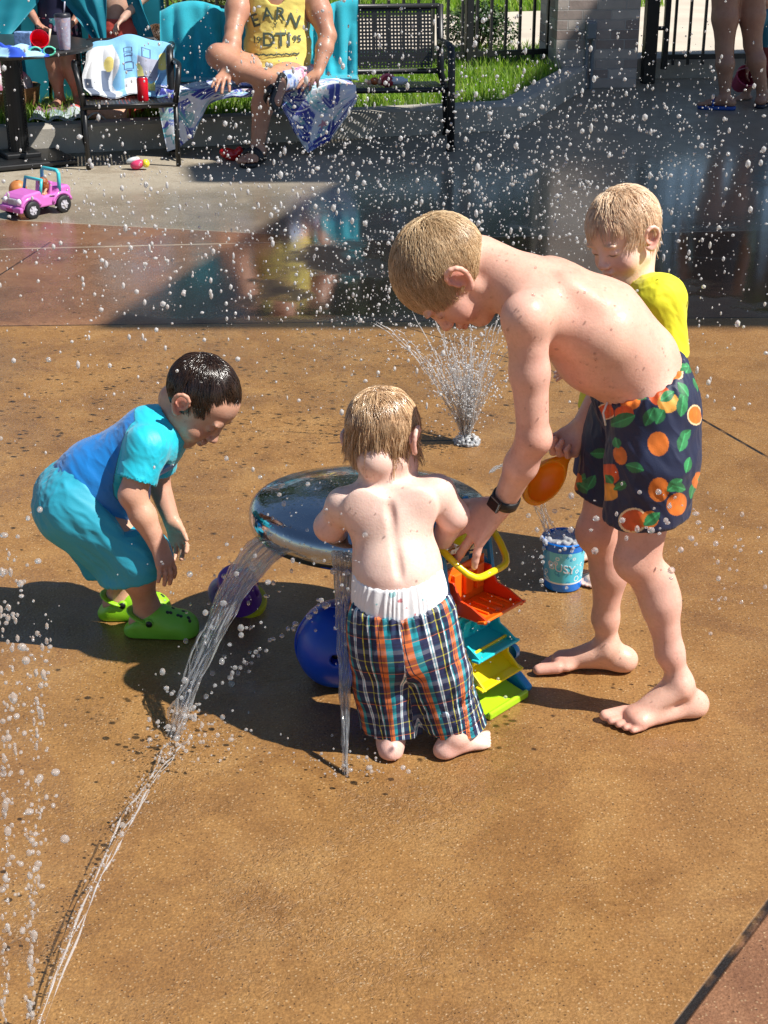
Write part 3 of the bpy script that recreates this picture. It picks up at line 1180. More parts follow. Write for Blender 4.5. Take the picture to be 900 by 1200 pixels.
    def blob(i, a, b, th, col, rim=None, half=None):
        q = SV - SV[i]
        cam_r = np.array([1.0, 0, 0])
        cam_u = np.array([0, sP, cP])
        x = q @ cam_r
        y = q @ cam_u
        xr = (x * math.cos(th) + y * math.sin(th)) / a
        yr = (-x * math.sin(th) + y * math.cos(th)) / b
        dd = xr ** 2 + yr ** 2
        m = (dd < 1) & (np.linalg.norm(q, axis=1) < max(a, b) * 1.8)
        if half is not None:
            m &= (x * half[0] + y * half[1] > 0)
        shade = 1 - .25 * np.clip(dd, 0, 1) + .18 * vnoise(SV, 120, 3)
        C[m] = np.array(col) * shade[m][:, None]
        if rim is not None:
            mm = m & (dd > .72)
            C[mm] = rim

    def leaf(i, L, th, col=(.02, .16, .05)):
        q = SV - SV[i]
        x, y = q[:, 0], q @ np.array([0, sP, cP])
        xr = x * math.cos(th) + y * math.sin(th)
        yr = -x * math.sin(th) + y * math.cos(th)
        t = xr / L
        w = L * .30 * np.sin(np.clip(t, 0, 1) * math.pi) ** .8
        m = (t > 0) & (t < 1) & (np.abs(yr) < w) & (np.linalg.norm(q, axis=1) < L * 1.6)
        shade = 1 + 1.0 * (np.abs(yr) < .0012) + .5 * (yr > 0) + .3 * vnoise(SV, 90, 6)
        C[m] = np.array(col) * shade[m][:, None]

    ORG, ORG2, YEL, RIM = (.80, .20, .02), (.72, .10, .015), (.85, .38, .05), (.85, .62, .35)
    fr = [(783, 435, .017, ORG, RIM), (776, 462, .016, ORG2, None), (785, 474, .016, YEL, None), (738, 468, .013, ORG, None), (728, 486, .013, ORG2, None),
          (771, 523, .019, ORG, None), (771, 576, .019, ORG, None), (796, 593, .018, ORG, None), (708, 557, .017, ORG2, None), (710, 577, .014, YEL, None),
          (724, 534, .012, ORG, None), (818, 487, .016, ORG, RIM), (708, 484, .013, ORG2, RIM), (740, 612, .020, ORG2, RIM), (760, 612, .014, ORG, None)]
    for (x, y, r_, c_, rm) in fr:
        i = at_px(x, y)
        r_ *= 1.22
        if x == 724:
            blob(i, r_ * .75, r_ * 1.25, .25, c_, rm)
        else:
            blob(i, r_ * (.85 if x in (771,) else 1.05), r_, 0.2, c_, rm)
    for (x, y, L_, th) in [(742, 488, .040, 3.5), (752, 490, .034, .3), (764, 478, .034, 4.3), (800, 478, .030, 1.2), (806, 436, .030, .9), (796, 446, .03, -.9),
                           (803, 462, .036, -1.7), (766, 498, .028, 1.1), (730, 544, .030, -.35), (722, 526, .02, 1.8), (812, 505, .03, 3.9), (806, 507, .034, -1.9),
                           (802, 563, .034, 3.8), (806, 556, .028, 1.3), (806, 575, .028, 2.9), (812, 586, .03, 1.4), (716, 575, .024, .6), (716, 568, .02, 2.2),
                           (752, 617, .034, .7), (774, 470, .03, .6), (788, 430, .028, .2), (815, 442, .026, -1.0), (756, 465, .026, 2.6), (770, 444, .024, 2.9)]:
        leaf(at_px(x, y), L_ * 1.12, th)
    # the same print carries on round the far and back panels
    far = [i for i in rr.choice(len(SV), 26) if SV[i, 1] > 2.93 or SV[i, 0] > .60]
    for i in far:
        blob(i, .017, .016, .2, ORG)
        leaf(i, .034, rr.random() * 6.28)
    # side seam stitching
    for off in (-.0035, .0035):
        seam = np.abs(PX - (762.5 - (PY - 470) * -.02) - off * 900) < .6
    m = attr_mat("swim_shorts_cloth", rough=.55, bmp=.35, bscale=500, bdist=.0012, var=.08, sheen=.1)
    so = mesh_obj("shorts", SV, SQ, m, boy, True, col=C, world=True)
    # drawstring
    mb = MB()
    a = W(716, 466, 2.76)
    i = at_px(712, 470)
    p0 = SV[i] + np.array([-.004, -.006, .004])
    mb.tube([p0, p0 + np.array([-.008, -.006, -.02]), p0 + np.array([-.002, -.008, -.045])], .0022, 6)
    mb.build("drawstring", simple("white_cord", (.75, .74, .72), .7), boy, True, world=True)
    # watch
    wd = unit(wr - el)
    mw = MB()
    cw = wr - wd * .012
    a1 = unit(np.cross(wd, [0, 0, 1]))
    b1 = np.cross(wd, a1)
    M3 = np.stack([a1, b1, wd], 1)
    mw.lathe([(.0262, -.011), (.0285, -.010), (.0290, 0), (.0285, .010), (.0262, .011)], 28, cw, M3)
    wt = mw.build("wristwatch", simple("black_silicone", (.012, .012, .013), .45), boy, True, world=True)
    mf = MB()
    fdir = unit(np.array([-.28, -.62, .55]) - wd * np.dot([-.28, -.62, .55], wd))
    sd2 = np.cross(wd, fdir)
    Mf = np.stack([wd, sd2, fdir], 1)
    mf.box(cw + fdir * .031, (.028, .030, .009), Mf)
    fo = mf.build("watch_face", simple("watch_glass", (.01, .011, .014), .12, spec=.7), wt, False, .003, world=True)
    return V, Q


BOY_V, BOY_Q = build_boy()
# ------------------------------------------------------------------ small boy in green clogs
clog_boy = empty("person", G(165, 735), "small dark-haired boy in blue rash shirt and green clogs, bending with hands down", "person")


def clog(parent, ankle, d, t, L, col, dark, far=False):
    """rubber clog with heel strap and vent holes"""
    a = np.array([ankle[0], ankle[1], 0.0])
    d, t = unit([d[0], d[1], 0]), unit([t[0], t[1], 0])
    z = np.array([0, 0, 1.0])
    M = np.array([d, t, z])
    v = Vol(a - np.array([L, L, .02]), a + np.array([L, L, .13]), .0026)
    v.cone(a - d * .14 * L + z * .028, a + d * .44 * L + t * .04 * L + z * .022, .030, .028, .015, t, 1.25)
    v.ell(a + d * .36 * L + t * .03 * L + z * .026, (.33 * L, .040, .031), M, .015)
    v.ell(a + d * .15 * L + z * .046, (.20 * L, .033, .028), M, .02)
    v.plane_cut(a + z * .012, -z, .004)
    # sole with a rocker edge
    v.cone(a - d * .16 * L + z * .012, a + d * .50 * L + t * .05 * L + z * .012, .030, .034, .006, t, 1.18)
    v.plane_cut(a + z * .022, z, 0, lo=a - np.array([9, 9, 9]), hi=a - np.array([8, 8, 8]))
    v.plane_cut(a + z * .001, -z, .003)
    # foot opening, low heel edge
    v.ell(a - d * .05 * L + z * .078, (.24 * L, .0275, .052), M, .008, 's')
    v.plane_cut(a + z * .046 - d * .10 * L, unit(z * .8 - d * .6), .006, lo=a - np.array([L, L, 0]), hi=a + np.array([L, L, .13]))
    V, Q = v.mesh(2)
    root = mesh_obj("clog", V, Q, simple("clog_foam_" + ("lime" if far else "green"), col, .45, var=.05, bmp=.08, bscale=300), parent, True, world=True)
    # heel strap and its button
    near = t if np.dot(t, [0, -1, 0]) > 0 else -t
    ms = MB()
    pts = []
    for i in range(13):
        th = -1.75 + 3.5 * i / 12
        pts.append(a - d * .02 * L - d * math.cos(th) * .22 * L + near * -math.sin(th) * .036 + z * (.046 + .012 * math.cos(th)))
    ms.tube(pts, .0085, 8, flat=.4)
    ms.build("strap", root.data.materials[0], root, True, world=True)
    for q in (-1, 1):
        mb = MB()
        ce = a + d * .055 * L + near * q * .0375 + z * .044
        Mb = np.stack([d, z, near * q], 1)
        mb.lathe([(.001, .0025), (.009, .0025), (.0105, 0), (.0105, -.004)], 18, ce, Mb)
        b = mb.build("strap_button", root.data.materials[0], root, True, world=True)
        mb = MB()
        mb.lathe([(.0005, .0045), (.0075, .0042), (.0080, .0012)], 14, ce, Mb)
        mb.build("button_badge", dark, root, True, world=True)
    mh = MB()
    for (u_, s_, z_) in [(.30, .8, .052), (.44, .8, .046), (.58, .72, .040), (.34, .3, .077), (.48, .3, .070), (.60, .3, .058), (.36, -.3, .077), (.5, -.3, .068)]:
        o = a + d * u_ * L + near * s_ * .034 + z * .20
        # drop each vent on the upper
        bv = CLOG_BVH
        hit = BVHTree.FromPolygons([tuple(p) for p in V], [tuple(q) for q in Q]).ray_cast(Vector(o + near * .12 * max(0, s_ - .4) * 1.0), Vector(unit(-z - near * .9 * max(0, s_ - .3)))) if bv else None
        if hit and hit[0] is not None:
            n_ = np.array(hit[1])
            x_ = unit(np.cross(n_, [0.1, 0.2, 1]))
            mh.lathe([(.0003, .0008), (.0042, .0006), (.0046, -.001)], 10, np.array(hit[0]), np.stack([x_, np.cross(n_, x_), n_], 1))
    if mh.V:
        mh.build("vent_hole", dark, root, True, world=True)
    return root


CLOG_BVH = True


def build_clog_boy():
    P_ = clog_boy
    vol = Vol((-.90, 2.92, -.01), (-.12, 3.46, .84), .0027)
    akN, akF = W(172, 710, 3.115), W(142, 703, 3.205)
    knN, knF = W(162, 652, 3.06), W(140, 640, 3.20)
    hpN, hpF = W(92, 592, 3.09), W(86, 582, 3.21)
    for ak, kn, hp in ((akN, knN, hpN), (akF, knF, hpF)):
        vol.chain([hp, kn], [.058, .044], .03)
        vol.chain([kn, ak * .4 + kn * .6 + np.array([-.008, 0, 0]), ak], [.040, .036, .025], .02)
        vol.cone(ak, [ak[0] + .02, ak[1], .03], .027, .026, .02)
        vol.cone([ak[0] - .02, ak[1], .03], [ak[0] + .08, ak[1] - .01, .028], .024, .022, .02)
    pel, low, upp, nb = W(88, 580, 3.15), W(112, 560, 3.15), W(178, 515, 3.15), W(207, 494, 3.15)
    ax = unit(upp - pel)
    side = np.array([0, 1.0, 0])
    vol.cone(pel, low, .068, .068, .03, side, 1.15)
    vol.cone(low, upp, .068, .060, .03, side, 1.25)
    vol.cone(upp, nb, .056, .034, .03)
    hd = Head(W(234, 467, 3.15), (.62, -.30, -.72), (.66, -.08, .72), .88)
    vol.chain([nb, hd.P(-.040, 0, -.055)], [.036, .035], .015)
    hd.build(vol, chub=1.1)
    shN, shF = W(172, 524, 3.06), W(188, 510, 3.24)
    vol.cone(upp, shN, .050, .036, .025)
    vol.cone(upp, shF, .050, .036, .025)
    elN, wrN = W(155, 580, 3.02), W(183, 634, 3.00)
    elF, wrF = W(184, 562, 3.27), W(201, 610, 3.23)
    vol.chain([shN, elN], [.034, .0285], .015)
    vol.chain([elN, elN * .55 + wrN * .45, wrN], [.028, .0275, .0195], .012)
    vol.chain([shF, elF], [.034, .028], .015)
    vol.chain([elF, wrF], [.0275, .019], .012)
    d1 = unit(W(197, 668, 2.985) - wrN)
    n1 = unit(np.array([-.75, .5, .1]))
    n1 = unit(n1 - d1 * np.dot(n1, d1))
    t1 = unit(np.cross(n1, d1))
    t1 = t1 if t1[0] > 0 else -t1
    hand(vol, wrN, d1, n1, t1, .108, (.3, .28, .25, .25), .13, (.35, .2), fk=.003)
    d2 = unit(W(216, 658, 3.18) - wrF)
    n2 = unit(np.array([-.45, -.85, .2]))
    n2 = unit(n2 - d2 * np.dot(n2, d2))
    t2 = unit(np.cross(n2, d2))
    t2 = t2 if t2[0] > 0 else -t2
    hand(vol, wrF, d2, n2, t2, .105, (.35, .3, .3, .3), .22, (.55, .3), fk=.003)
    V, Q = vol.mesh(2)
    C = skin_colors(V, (.58, .32, .22), 5)
    C = hd.paint(V, C, brow=(.06, .035, .02), lips=(.42, .14, .11), cheek_w=.3)
    mesh_obj("body", V, Q, M_SKIN, P_, True, col=C, world=True)
    BEADS.append(beads_on(V, Q, 40, 13, .001, .0025, .05))
    make_hair(P_, hd, 4200, .060, (.012, .007, .004), (.075, .036, .018), M_HAIR_WET, 2, crown=(-.3, .15, .92), drop=.35, comb=(.6, -.2, -.5), comb_w=.35, wet=.6,
              lift=.004, thick=.0008, line=.010, nape=-.030)
    # rash shirt: blue body, turquoise raglan sleeves
    tv = Vol((-.84, 2.92, .22), (-.32, 3.42, .72), .003)
    tv.cone(low + (pel - low) * .9, low, .0775, .0785, .03, side, 1.17)
    tv.ell(low + np.array([.045, 0, -.035]), (.072, .098, .070), None, .04)
    tv.cone(low, upp, .076, .068, .03, side, 1.27)
    tv.cone(upp, nb - ax * .012, .064, .048, .03)
    for sh, el in ((shN, elN), (shF, elF)):
        tv.cone(upp, sh, .058, .044, .025)
        tv.cone(sh, sh * .30 + el * .70, .043, .042, .015)
        dd = unit(el - sh)
        tv.cone(sh * .06 + el * .94, el + dd * .06, .048, .048, .002, op='s')
    tv.plane_cut(W(62, 586, 3.15) * .5 + W(168, 612, 3.10) * .5, unit(pel - upp + np.array([-.02, 0, -.10])), .003, lo=np.array([-.9, 2.9, .2]), hi=np.array([-.45, 3.5, .5]))
    tv.cone(nb - ax * .006, nb + ax * .09, .046, .056, .006, op='s')
    TV, TQ = tv.mesh(2)
    TV = wrinkle(TV, TQ, .0018, 24, stretch_along(unit([-.7, .5, .7]), .22), 9)
    TV = wrinkle(TV, TQ, .0011, 60, stretch_along(unit([-.6, .8, .5]), .22), 2)
    TV, TQ = subdiv(TV, TQ)
    ln = np.full(len(TV), 1.0)
    for sh, el in ((shN, elN), (shF, elF)):
        # raglan sleeve: everything close to the arm, in front of a seam from collar to armpit
        same = (TV[:, 1] < 3.15) if sh is shN else (TV[:, 1] >= 3.15)
        p0, p1 = nb + (sh - nb) * .12, el
        ba = p1 - sh
        t_ = np.clip((TV - sh) @ ba / (ba @ ba), -.2, 1)
        d_arm = np.linalg.norm(TV - sh - t_[:, None] * ba, axis=1)
        along = (TV - upp) @ ax
        ln[same & (d_arm < .056)] = 0
        ln[same & (along > .015)] = 0
    blue, turq = np.array([.004, .19, .56]), np.array([.012, .54, .70])
    C = np.where(ln[:, None] > .5, blue, turq)
    # overlocked seam where the two colours meet
    e_ = np.concatenate([TQ[:, [0, 1]], TQ[:, [1, 2]], TQ[:, [2, 3]], TQ[:, [3, 0]]])
    bd = np.unique(e_[(ln[e_[:, 0]] > .5) != (ln[e_[:, 1]] > .5)])
    C[bd] *= .45
    mesh_obj("rash_shirt", TV, TQ, attr_mat("rash_shirt_cloth", .5, .3, 420, .001, var=.06, sheen=.15), P_, True, col=C, world=True)
    # turquoise swim shorts
    sv = Vol((-.92, 2.90, .02), (-.38, 3.44, .52), .003)
    sv.cone(pel, low, .078, .074, .03, side, 1.2)
    sv.ell(pel + np.array([-.012, 0, -.02]), (.078, .108, .078), None, .03)
    hems = []
    for hp, kn, sgn in ((hpN, knN, -1), (hpF, knF, 1)):
        sv.chain([hp, kn + np.array([.012, 0, -.01])], [.074, .062], .03)
        h_ = W(155, 675, 3.06) if sgn < 0 else W(134, 662, 3.21)
        sv.cone(kn + np.array([.004, 0, 0]), h_ + np.array([0, 0, -.02]), .060, .058, .02)
        hems.append((h_, kn))
    for y_ in (3.085, 3.20):
        sv.cone(W(80, 605, y_), W(136 if y_ < 3.1 else 122, 672, y_), .05, .034, .04)
    for (h_, kn), ylo, yhi in ((hems[0], 2.88, 3.135), (hems[1], 3.135, 3.45)):
        i0 = [max(0, int((l - sv.lo[i]) / sv.h)) for i, l in enumerate((-.92, ylo, .0))]
        i1 = [max(0, int((l - sv.lo[i]) / sv.h)) for i, l in enumerate((-.38, yhi, .30))]
        n_ = unit(np.array([.30, 0, -1.0]))
        Xb, Yb, Zb = sv.ax[0][i0[0]:i1[0]][:, None, None], sv.ax[1][i0[1]:i1[1]][None, :, None], sv.ax[2][i0[2]:i1[2]][None, None, :]
        dpl = (Xb - h_[0]) * n_[0] + (Zb - h_[2]) * n_[2] + 0 * Yb
        blk = sv.V[i0[0]:i1[0], i0[1]:i1[1], i0[2]:i1[2]]
        sv.V[i0[0]:i1[0], i0[1]:i1[1], i0[2]:i1[2]] = np.maximum(blk, dpl)
        sv.cone(kn * .7 + h_ * .3, h_ + unit(h_ - kn) * .06, .047, .047, .004, op='s')
    sv.plane_cut(low + ax * .012, ax, .003, lo=np.array([-.92, 2.9, .30]), hi=np.array([-.4, 3.44, .52]))
    SV, SQ = sv.mesh(2)
    SV = wrinkle(SV, SQ, .0034, 19, stretch_along(unit([.8, .2, -1]), .22), 12)
    SV = wrinkle(SV, SQ, .0018, 50, stretch_along(unit([.8, .2, -.6]), .25), 13)
    mesh_obj("shorts", SV, SQ, simple("turquoise_cloth", (.02, .36, .50), .6, var=.06, bmp=.3, bscale=420, bdist=.001, sheen=.1), P_, True, world=True)
    dark = simple("clog_dark_plastic", (.012, .014, .012), .4)
    clog(P_, akN, (1, -.10), (0, 1.0), .165, (.20, .54, .04), dark)
    clog(P_, akF, (1, .12), (0, -1.0), .165, (.28, .62, .015), dark, True)


build_clog_boy()

# ------------------------------------------------------------------ toddler in plaid shorts, seen from behind
toddler = empty("person", G(500, 895), "bare-backed toddler in plaid shorts over a nappy, standing at the steel dome", "person")


def build_toddler():
    P_ = toddler
    vol = Vol((-.20, 2.42, -.01), (.26, 3.06, .82), .0027)
    akL, akR = W(458, 868, 2.61), W(532, 862, 2.605)
    knL, knR = W(455, 800, 2.66), W(520, 800, 2.66)
    hpL, hpR = W(446, 726, 2.66), W(496, 726, 2.66)
    for ak, kn, hp, d in ((akL, knL, hpL, (.0, 1)), (akR, knR, hpR, (.85, .5))):
        vol.chain([hp, kn], [.060, .044], .03)
        vol.chain([kn, ak * .5 + kn * .5 + np.array([0, -.006, 0]), ak], [.040, .037, .026], .02)
        d = unit(d + (0,))
        t = np.array([d[1], -d[0], 0]) * (1 if ak is akL else -1)
        foot(vol, ak, d, t, .125, .016)
    pel, low, upp, nb = W(470, 722, 2.665), W(466, 672, 2.68), W(455, 600, 2.735), W(450, 552, 2.765)
    ax = unit(upp - low)
    side = np.array([1.0, .05, 0])
    dn = unit(np.cross(ax, side))
    dn = dn if dn[1] < 0 else -dn
    vol.cone(pel, low, .065, .064, .03, side, 1.2)
    vol.cone(low, upp, .064, .063, .03, side, 1.22)
    vol.cone(upp, nb, .060, .034, .03, side, 1.15)
    vol.ell(low + np.array([0, .05, 0]), (.075, .06, .07), None, .04)
    shL, shR = W(403, 592, 2.73), W(512, 577, 2.735)
    vol.cone(upp + ax * .02, shL, .048, .033, .025)
    vol.cone(upp + ax * .02, shR, .048, .033, .025)
    for q in (-1, 1):
        vol.ell(upp + side * q * .052 + dn * .050, (.036, .011, .045), None, .03)
    for i in range(10):
        t = i / 9
        b = low * (1 - t) + upp * t
        vol.ell(b + dn * (.0787 - .004 * t), (.005, .0075, .014), None, .012, 's')
    hd = Head(W(450, 512, 2.775), (.44, .72, -.50), (.05, .50, .87), .86)
    vol.chain([nb, hd.P(-.03, 0, -.06)], [.041, .038], .02)
    hd.build(vol, chub=1.12)
    elL, wrL = W(386, 617, 2.75), W(398, 628, 2.87)
    elR, wrR = W(531, 604, 2.735), W(519, 632, 2.81)
    vol.chain([shL, elL], [.032, .028], .015)
    vol.chain([elL, wrL], [.028, .021], .015)
    vol.chain([shR, elR], [.033, .029], .015)
    vol.chain([elR, wrR], [.029, .021], .015)
    for wr, dd, tt in ((wrL, (.5, .8, -.25), (1, 0, 0)), (wrR, (-.35, .75, -.4), (-1, 0, 0))):
        d_ = unit(dd)
        n_ = unit(np.array([0, -.2, -1.0]) - d_ * np.dot([0, -.2, -1.0], d_))
        t_ = unit(np.cross(n_, d_))
        t_ = t_ if np.dot(t_, tt) > 0 else -t_
        hand(vol, wr, d_, n_, t_, .09, (.3, .3, .3, .3), .2, (.6, .2), fk=.003)
    V, Q = vol.mesh(2)
    C = skin_colors(V, (.82, .575, .485), 8, [(W(534, 880, 2.59), .05, (.68, .30, .24), .5), (W(458, 885, 2.59), .05, (.66, .30, .24), .5), (elR, .05, (.70, .36, .28), .5),
                                             (elL, .05, (.70, .36, .28), .4)])
    C = hd.paint(V, C, brow=(.4, .28, .16))
    mesh_obj("body", V, Q, M_SKIN, P_, True, col=C, world=True)
    BEADS.append(beads_on(V, Q, 55, 23, .0012, .0026, .35))
    make_hair(P_, hd, 6500, .074, (.30, .16, .07), (1.0, .72, .44), M_HAIR_WET, 3, crown=(-.35, .1, .85), drop=.75, wet=.70, lift=.006, thick=.00075, line=-.008, nape=-.030,
              jit=.45, Lvar=.6, fall=-.22)
    # nappy
    nv = Vol((-.16, 2.50, .20), (.22, 2.84, .46), .003)
    top = W(468, 690, 2.675)
    nv.cone(pel - np.array([0, 0, .02]), low * .5 + pel * .5, .080, .072, .03, side, 1.22)
    nv.cone(low * .5 + pel * .5, low, .072, .0715, .02, side, 1.22)
    nv.plane_cut(W(468, 690, 2.61), unit(np.array([-.10, -.25, 1.0])), .003)
    nv.cone(W(468, 692, 2.685) + np.array([0, 0, -.03]), W(468, 692, 2.685) + np.array([0, 0, .1]), .0665, .0675, .003, side, 1.22, op='s')
    NV, NQ = nv.mesh(1)
    ang = np.arctan2(NV[:, 1] - pel[1], NV[:, 0] - pel[0])
    NN = vnormals(NV, NQ)
    NV = NV + NN * (.0011 * np.sin(ang * 38 + 3 * np.sin(ang * 7)) * np.clip((NV[:, 2] - pel[2]) / .05, 0, 1))[:, None]
    NV, NQ = subdiv(NV, NQ)
    C = np.tile(np.array([.84, .83, .84]), (len(NV), 1))
    pz = vnoise(NV, 70, 5) + .6 * vnoise(NV, 150, 6)
    back = np.abs(NV[:, 0] - pel[0]) < .05
    C[(pz > .62) & back] = (.62, .22, .24)
    C[(pz < -.72) & back] = (.35, .60, .62)
    nm = attr_mat("nappy_paper", .85, .3, 200, .001, var=.04)
    nap = mesh_obj("nappy", NV, NQ, nm, P_, True, col=C, world=True)
    # plaid shorts
    sv = Vol((-.22, 2.44, .04), (.28, 2.90, .36), .003)
    wc = W(470, 712, 2.62)
    sv.cone(pel + np.array([0, 0, -.012]), pel + np.array([0, 0, .03]), .083, .078, .03, side, 1.18)
    sv.ell(pel + np.array([.0, -.01, -.06]), (.094, .083, .07), None, .04)
    hemL, hemR = W(464, 878, 2.62), W(529, 861, 2.62)
    hems = ((hpL, hemL, .062, np.array([.12, -.02, -1])), (hpR, hemR, .067, np.array([-.42, -.05, -1])))
    for hp, he, r1, n_ in hems:
        h2 = he + np.array([0, .03, 0])
        sv.chain([hp, (hp + h2) / 2, h2 + (h2 - hp) * .25], [.063, .062, r1 * .98], .018)
    midx = (hemL[0] + hemR[0]) / 2
    for (hp, he, r1, n_), (xl, xh) in zip(hems, ((-.25, midx), (midx, .3))):
        n_ = unit(n_)
        i0 = [max(0, int((l - sv.lo[i]) / sv.h)) for i, l in enumerate((xl, 2.4, .0))]
        i1 = [max(0, int((l - sv.lo[i]) / sv.h)) for i, l in enumerate((xh, 2.95, .20))]
        Xb, Yb, Zb = sv.ax[0][i0[0]:i1[0]][:, None, None], sv.ax[1][i0[1]:i1[1]][None, :, None], sv.ax[2][i0[2]:i1[2]][None, None, :]
        dpl = (Xb - he[0]) * n_[0] + (Yb - he[1]) * n_[1] + (Zb - he[2]) * n_[2]
        sl = (slice(i0[0], i1[0]), slice(i0[1], i1[1]), slice(i0[2], i1[2]))
        sv.V[sl] = np.maximum(sv.V[sl], dpl)
        h2 = he + np.array([0, .03, 0])
        sv.cone(h2 + (hp - h2) * .35, h2 + unit(h2 - hp) * .08, r1 - .007, r1 - .007, .004, op='s')
    sv.plane_cut(wc, unit(np.array([-.12, -.28, 1.0])), .003)
    sv.cone(pel + np.array([0, 0, -.005]), pel + np.array([0, 0, .1]), .076, .073, .003, side, 1.2, op='s')
    SV, SQ = sv.mesh(2)
    low_m = np.clip((pel[2] - SV[:, 2]) / .1, .15, 1)
    SV = wrinkle(SV, SQ, .006, 15, stretch_along(unit([.15, .1, 1]), .25), 31, low_m)
    SV = wrinkle(SV, SQ, .002, 40, stretch_along(unit([.4, .1, 1]), .3), 33)
    ang = np.arctan2(SV[:, 1] - pel[1], SV[:, 0] - pel[0])
    SN = vnormals(SV, SQ)
    bandm = np.clip(1 - np.abs((wc[2] - .022) - (SV[:, 2] + .0)) / .03, 0, 1)
    SV = SV + SN * (.0022 * np.sin(ang * 34) * bandm)[:, None]
    SV, SQ = subdiv(SV, SQ)
    # cloth coordinates, one set per leg: u round the leg, v down it
    cx = pel[0]
    left = SV[:, 0] < cx + (pel[2] - SV[:, 2]) * .12
    U = np.zeros((len(SV), 2))
    for m_, hp, he in ((left, hpL, hemL), (~left, hpR, hemR)):
        d_ = unit(he - hp)
        q = SV[m_] - hp
        v_ = q @ d_
        p_ = q - v_[:, None] * d_
        a_ = np.arctan2(p_[:, 0], -p_[:, 1])
        U[m_, 0] = a_ * .080 + (0 if hp is hpL else .031)
        U[m_, 1] = -v_
    mt, nt, b = new_mat("plaid_cotton")
    uvn = node(nt, 'ShaderNodeUVMap', uv_map="UVMap")
    sep = node(nt, 'ShaderNodeSeparateXYZ')
    link(nt, uvn.outputs[0], sep.inputs[0])
    NAVY, ORA, TEAL, WHT, YEL, BLK = (.014, .02, .075), (.72, .17, .035), (.01, .30, .36), (.72, .76, .82), (.62, .56, .06), (.008, .01, .03)

    def band_(axis, period, off, stops):
        f_ = math_n(nt, 'FRACT', math_n(nt, 'ADD', math_n(nt, 'DIVIDE', sep.outputs[axis], period), off))
        return ramp(nt, f_, stops, 'CONSTANT').outputs[0]
    warp = band_(0, .104, 10.1, [(0, ORA), (.045, BLK), (.06, ORA), (.16, TEAL), (.27, NAVY), (.42, WHT), (.455, TEAL), (.475, WHT), (.51, NAVY), (.68, YEL), (.71, BLK), (.82, WHT), (.85, TEAL), (.88, BLK), (.92, NAVY)])
    weft = band_(1, .072, 10.3, [(0, ORA), (.12, BLK), (.21, TEAL), (.32, NAVY), (.46, YEL), (.49, NAVY), (.56, BLK), (.68, WHT), (.80, TEAL), (.83, BLK), (.90, NAVY), (.94, BLK), (.97, NAVY)])
    stripe = ramp(nt, math_n(nt, 'FRACT', math_n(nt, 'ADD', math_n(nt, 'DIVIDE', sep.outputs[1], .072), 10.3)), [(0, (0, 0, 0)), (.10, (1, 1, 1)), (.19, (.15, .15, .15)), (.34, (.9, .9, .9)), (.44, (.6, .6, .6)),
                  (.49, (1, 1, 1)), (.55, (.9, .9, .9)), (.63, (.22, .22, .22)), (.86, (.8, .8, .8))], 'CONSTANT').outputs[0]
    mixf = node(nt, 'ShaderNodeMix', data_type='RGBA')
    link(nt, stripe, mixf.inputs['Factor'])
    link(nt, warp, mixf.inputs[6])
    link(nt, mixc(nt, .55, warp, weft), mixf.inputs[7])
    twill = noise_tex(nt, 900, 2)
    link(nt, mixc(nt, .18, mixf.outputs[2], twill.outputs['Color'], 'OVERLAY'), b.inputs['Base Color'])
    b.inputs['Roughness'].default_value = .75
    bump(nt, b, twill.outputs['Fac'], .25, .001)
    mesh_obj("shorts", SV, SQ, mt, P_, True, uv=U, world=True)


build_toddler()

# ------------------------------------------------------------------ toddler in the yellow shirt
yellow = empty("person", G(722, 668), "fair-haired toddler in a bright yellow shirt behind the bent-over boy", "person")


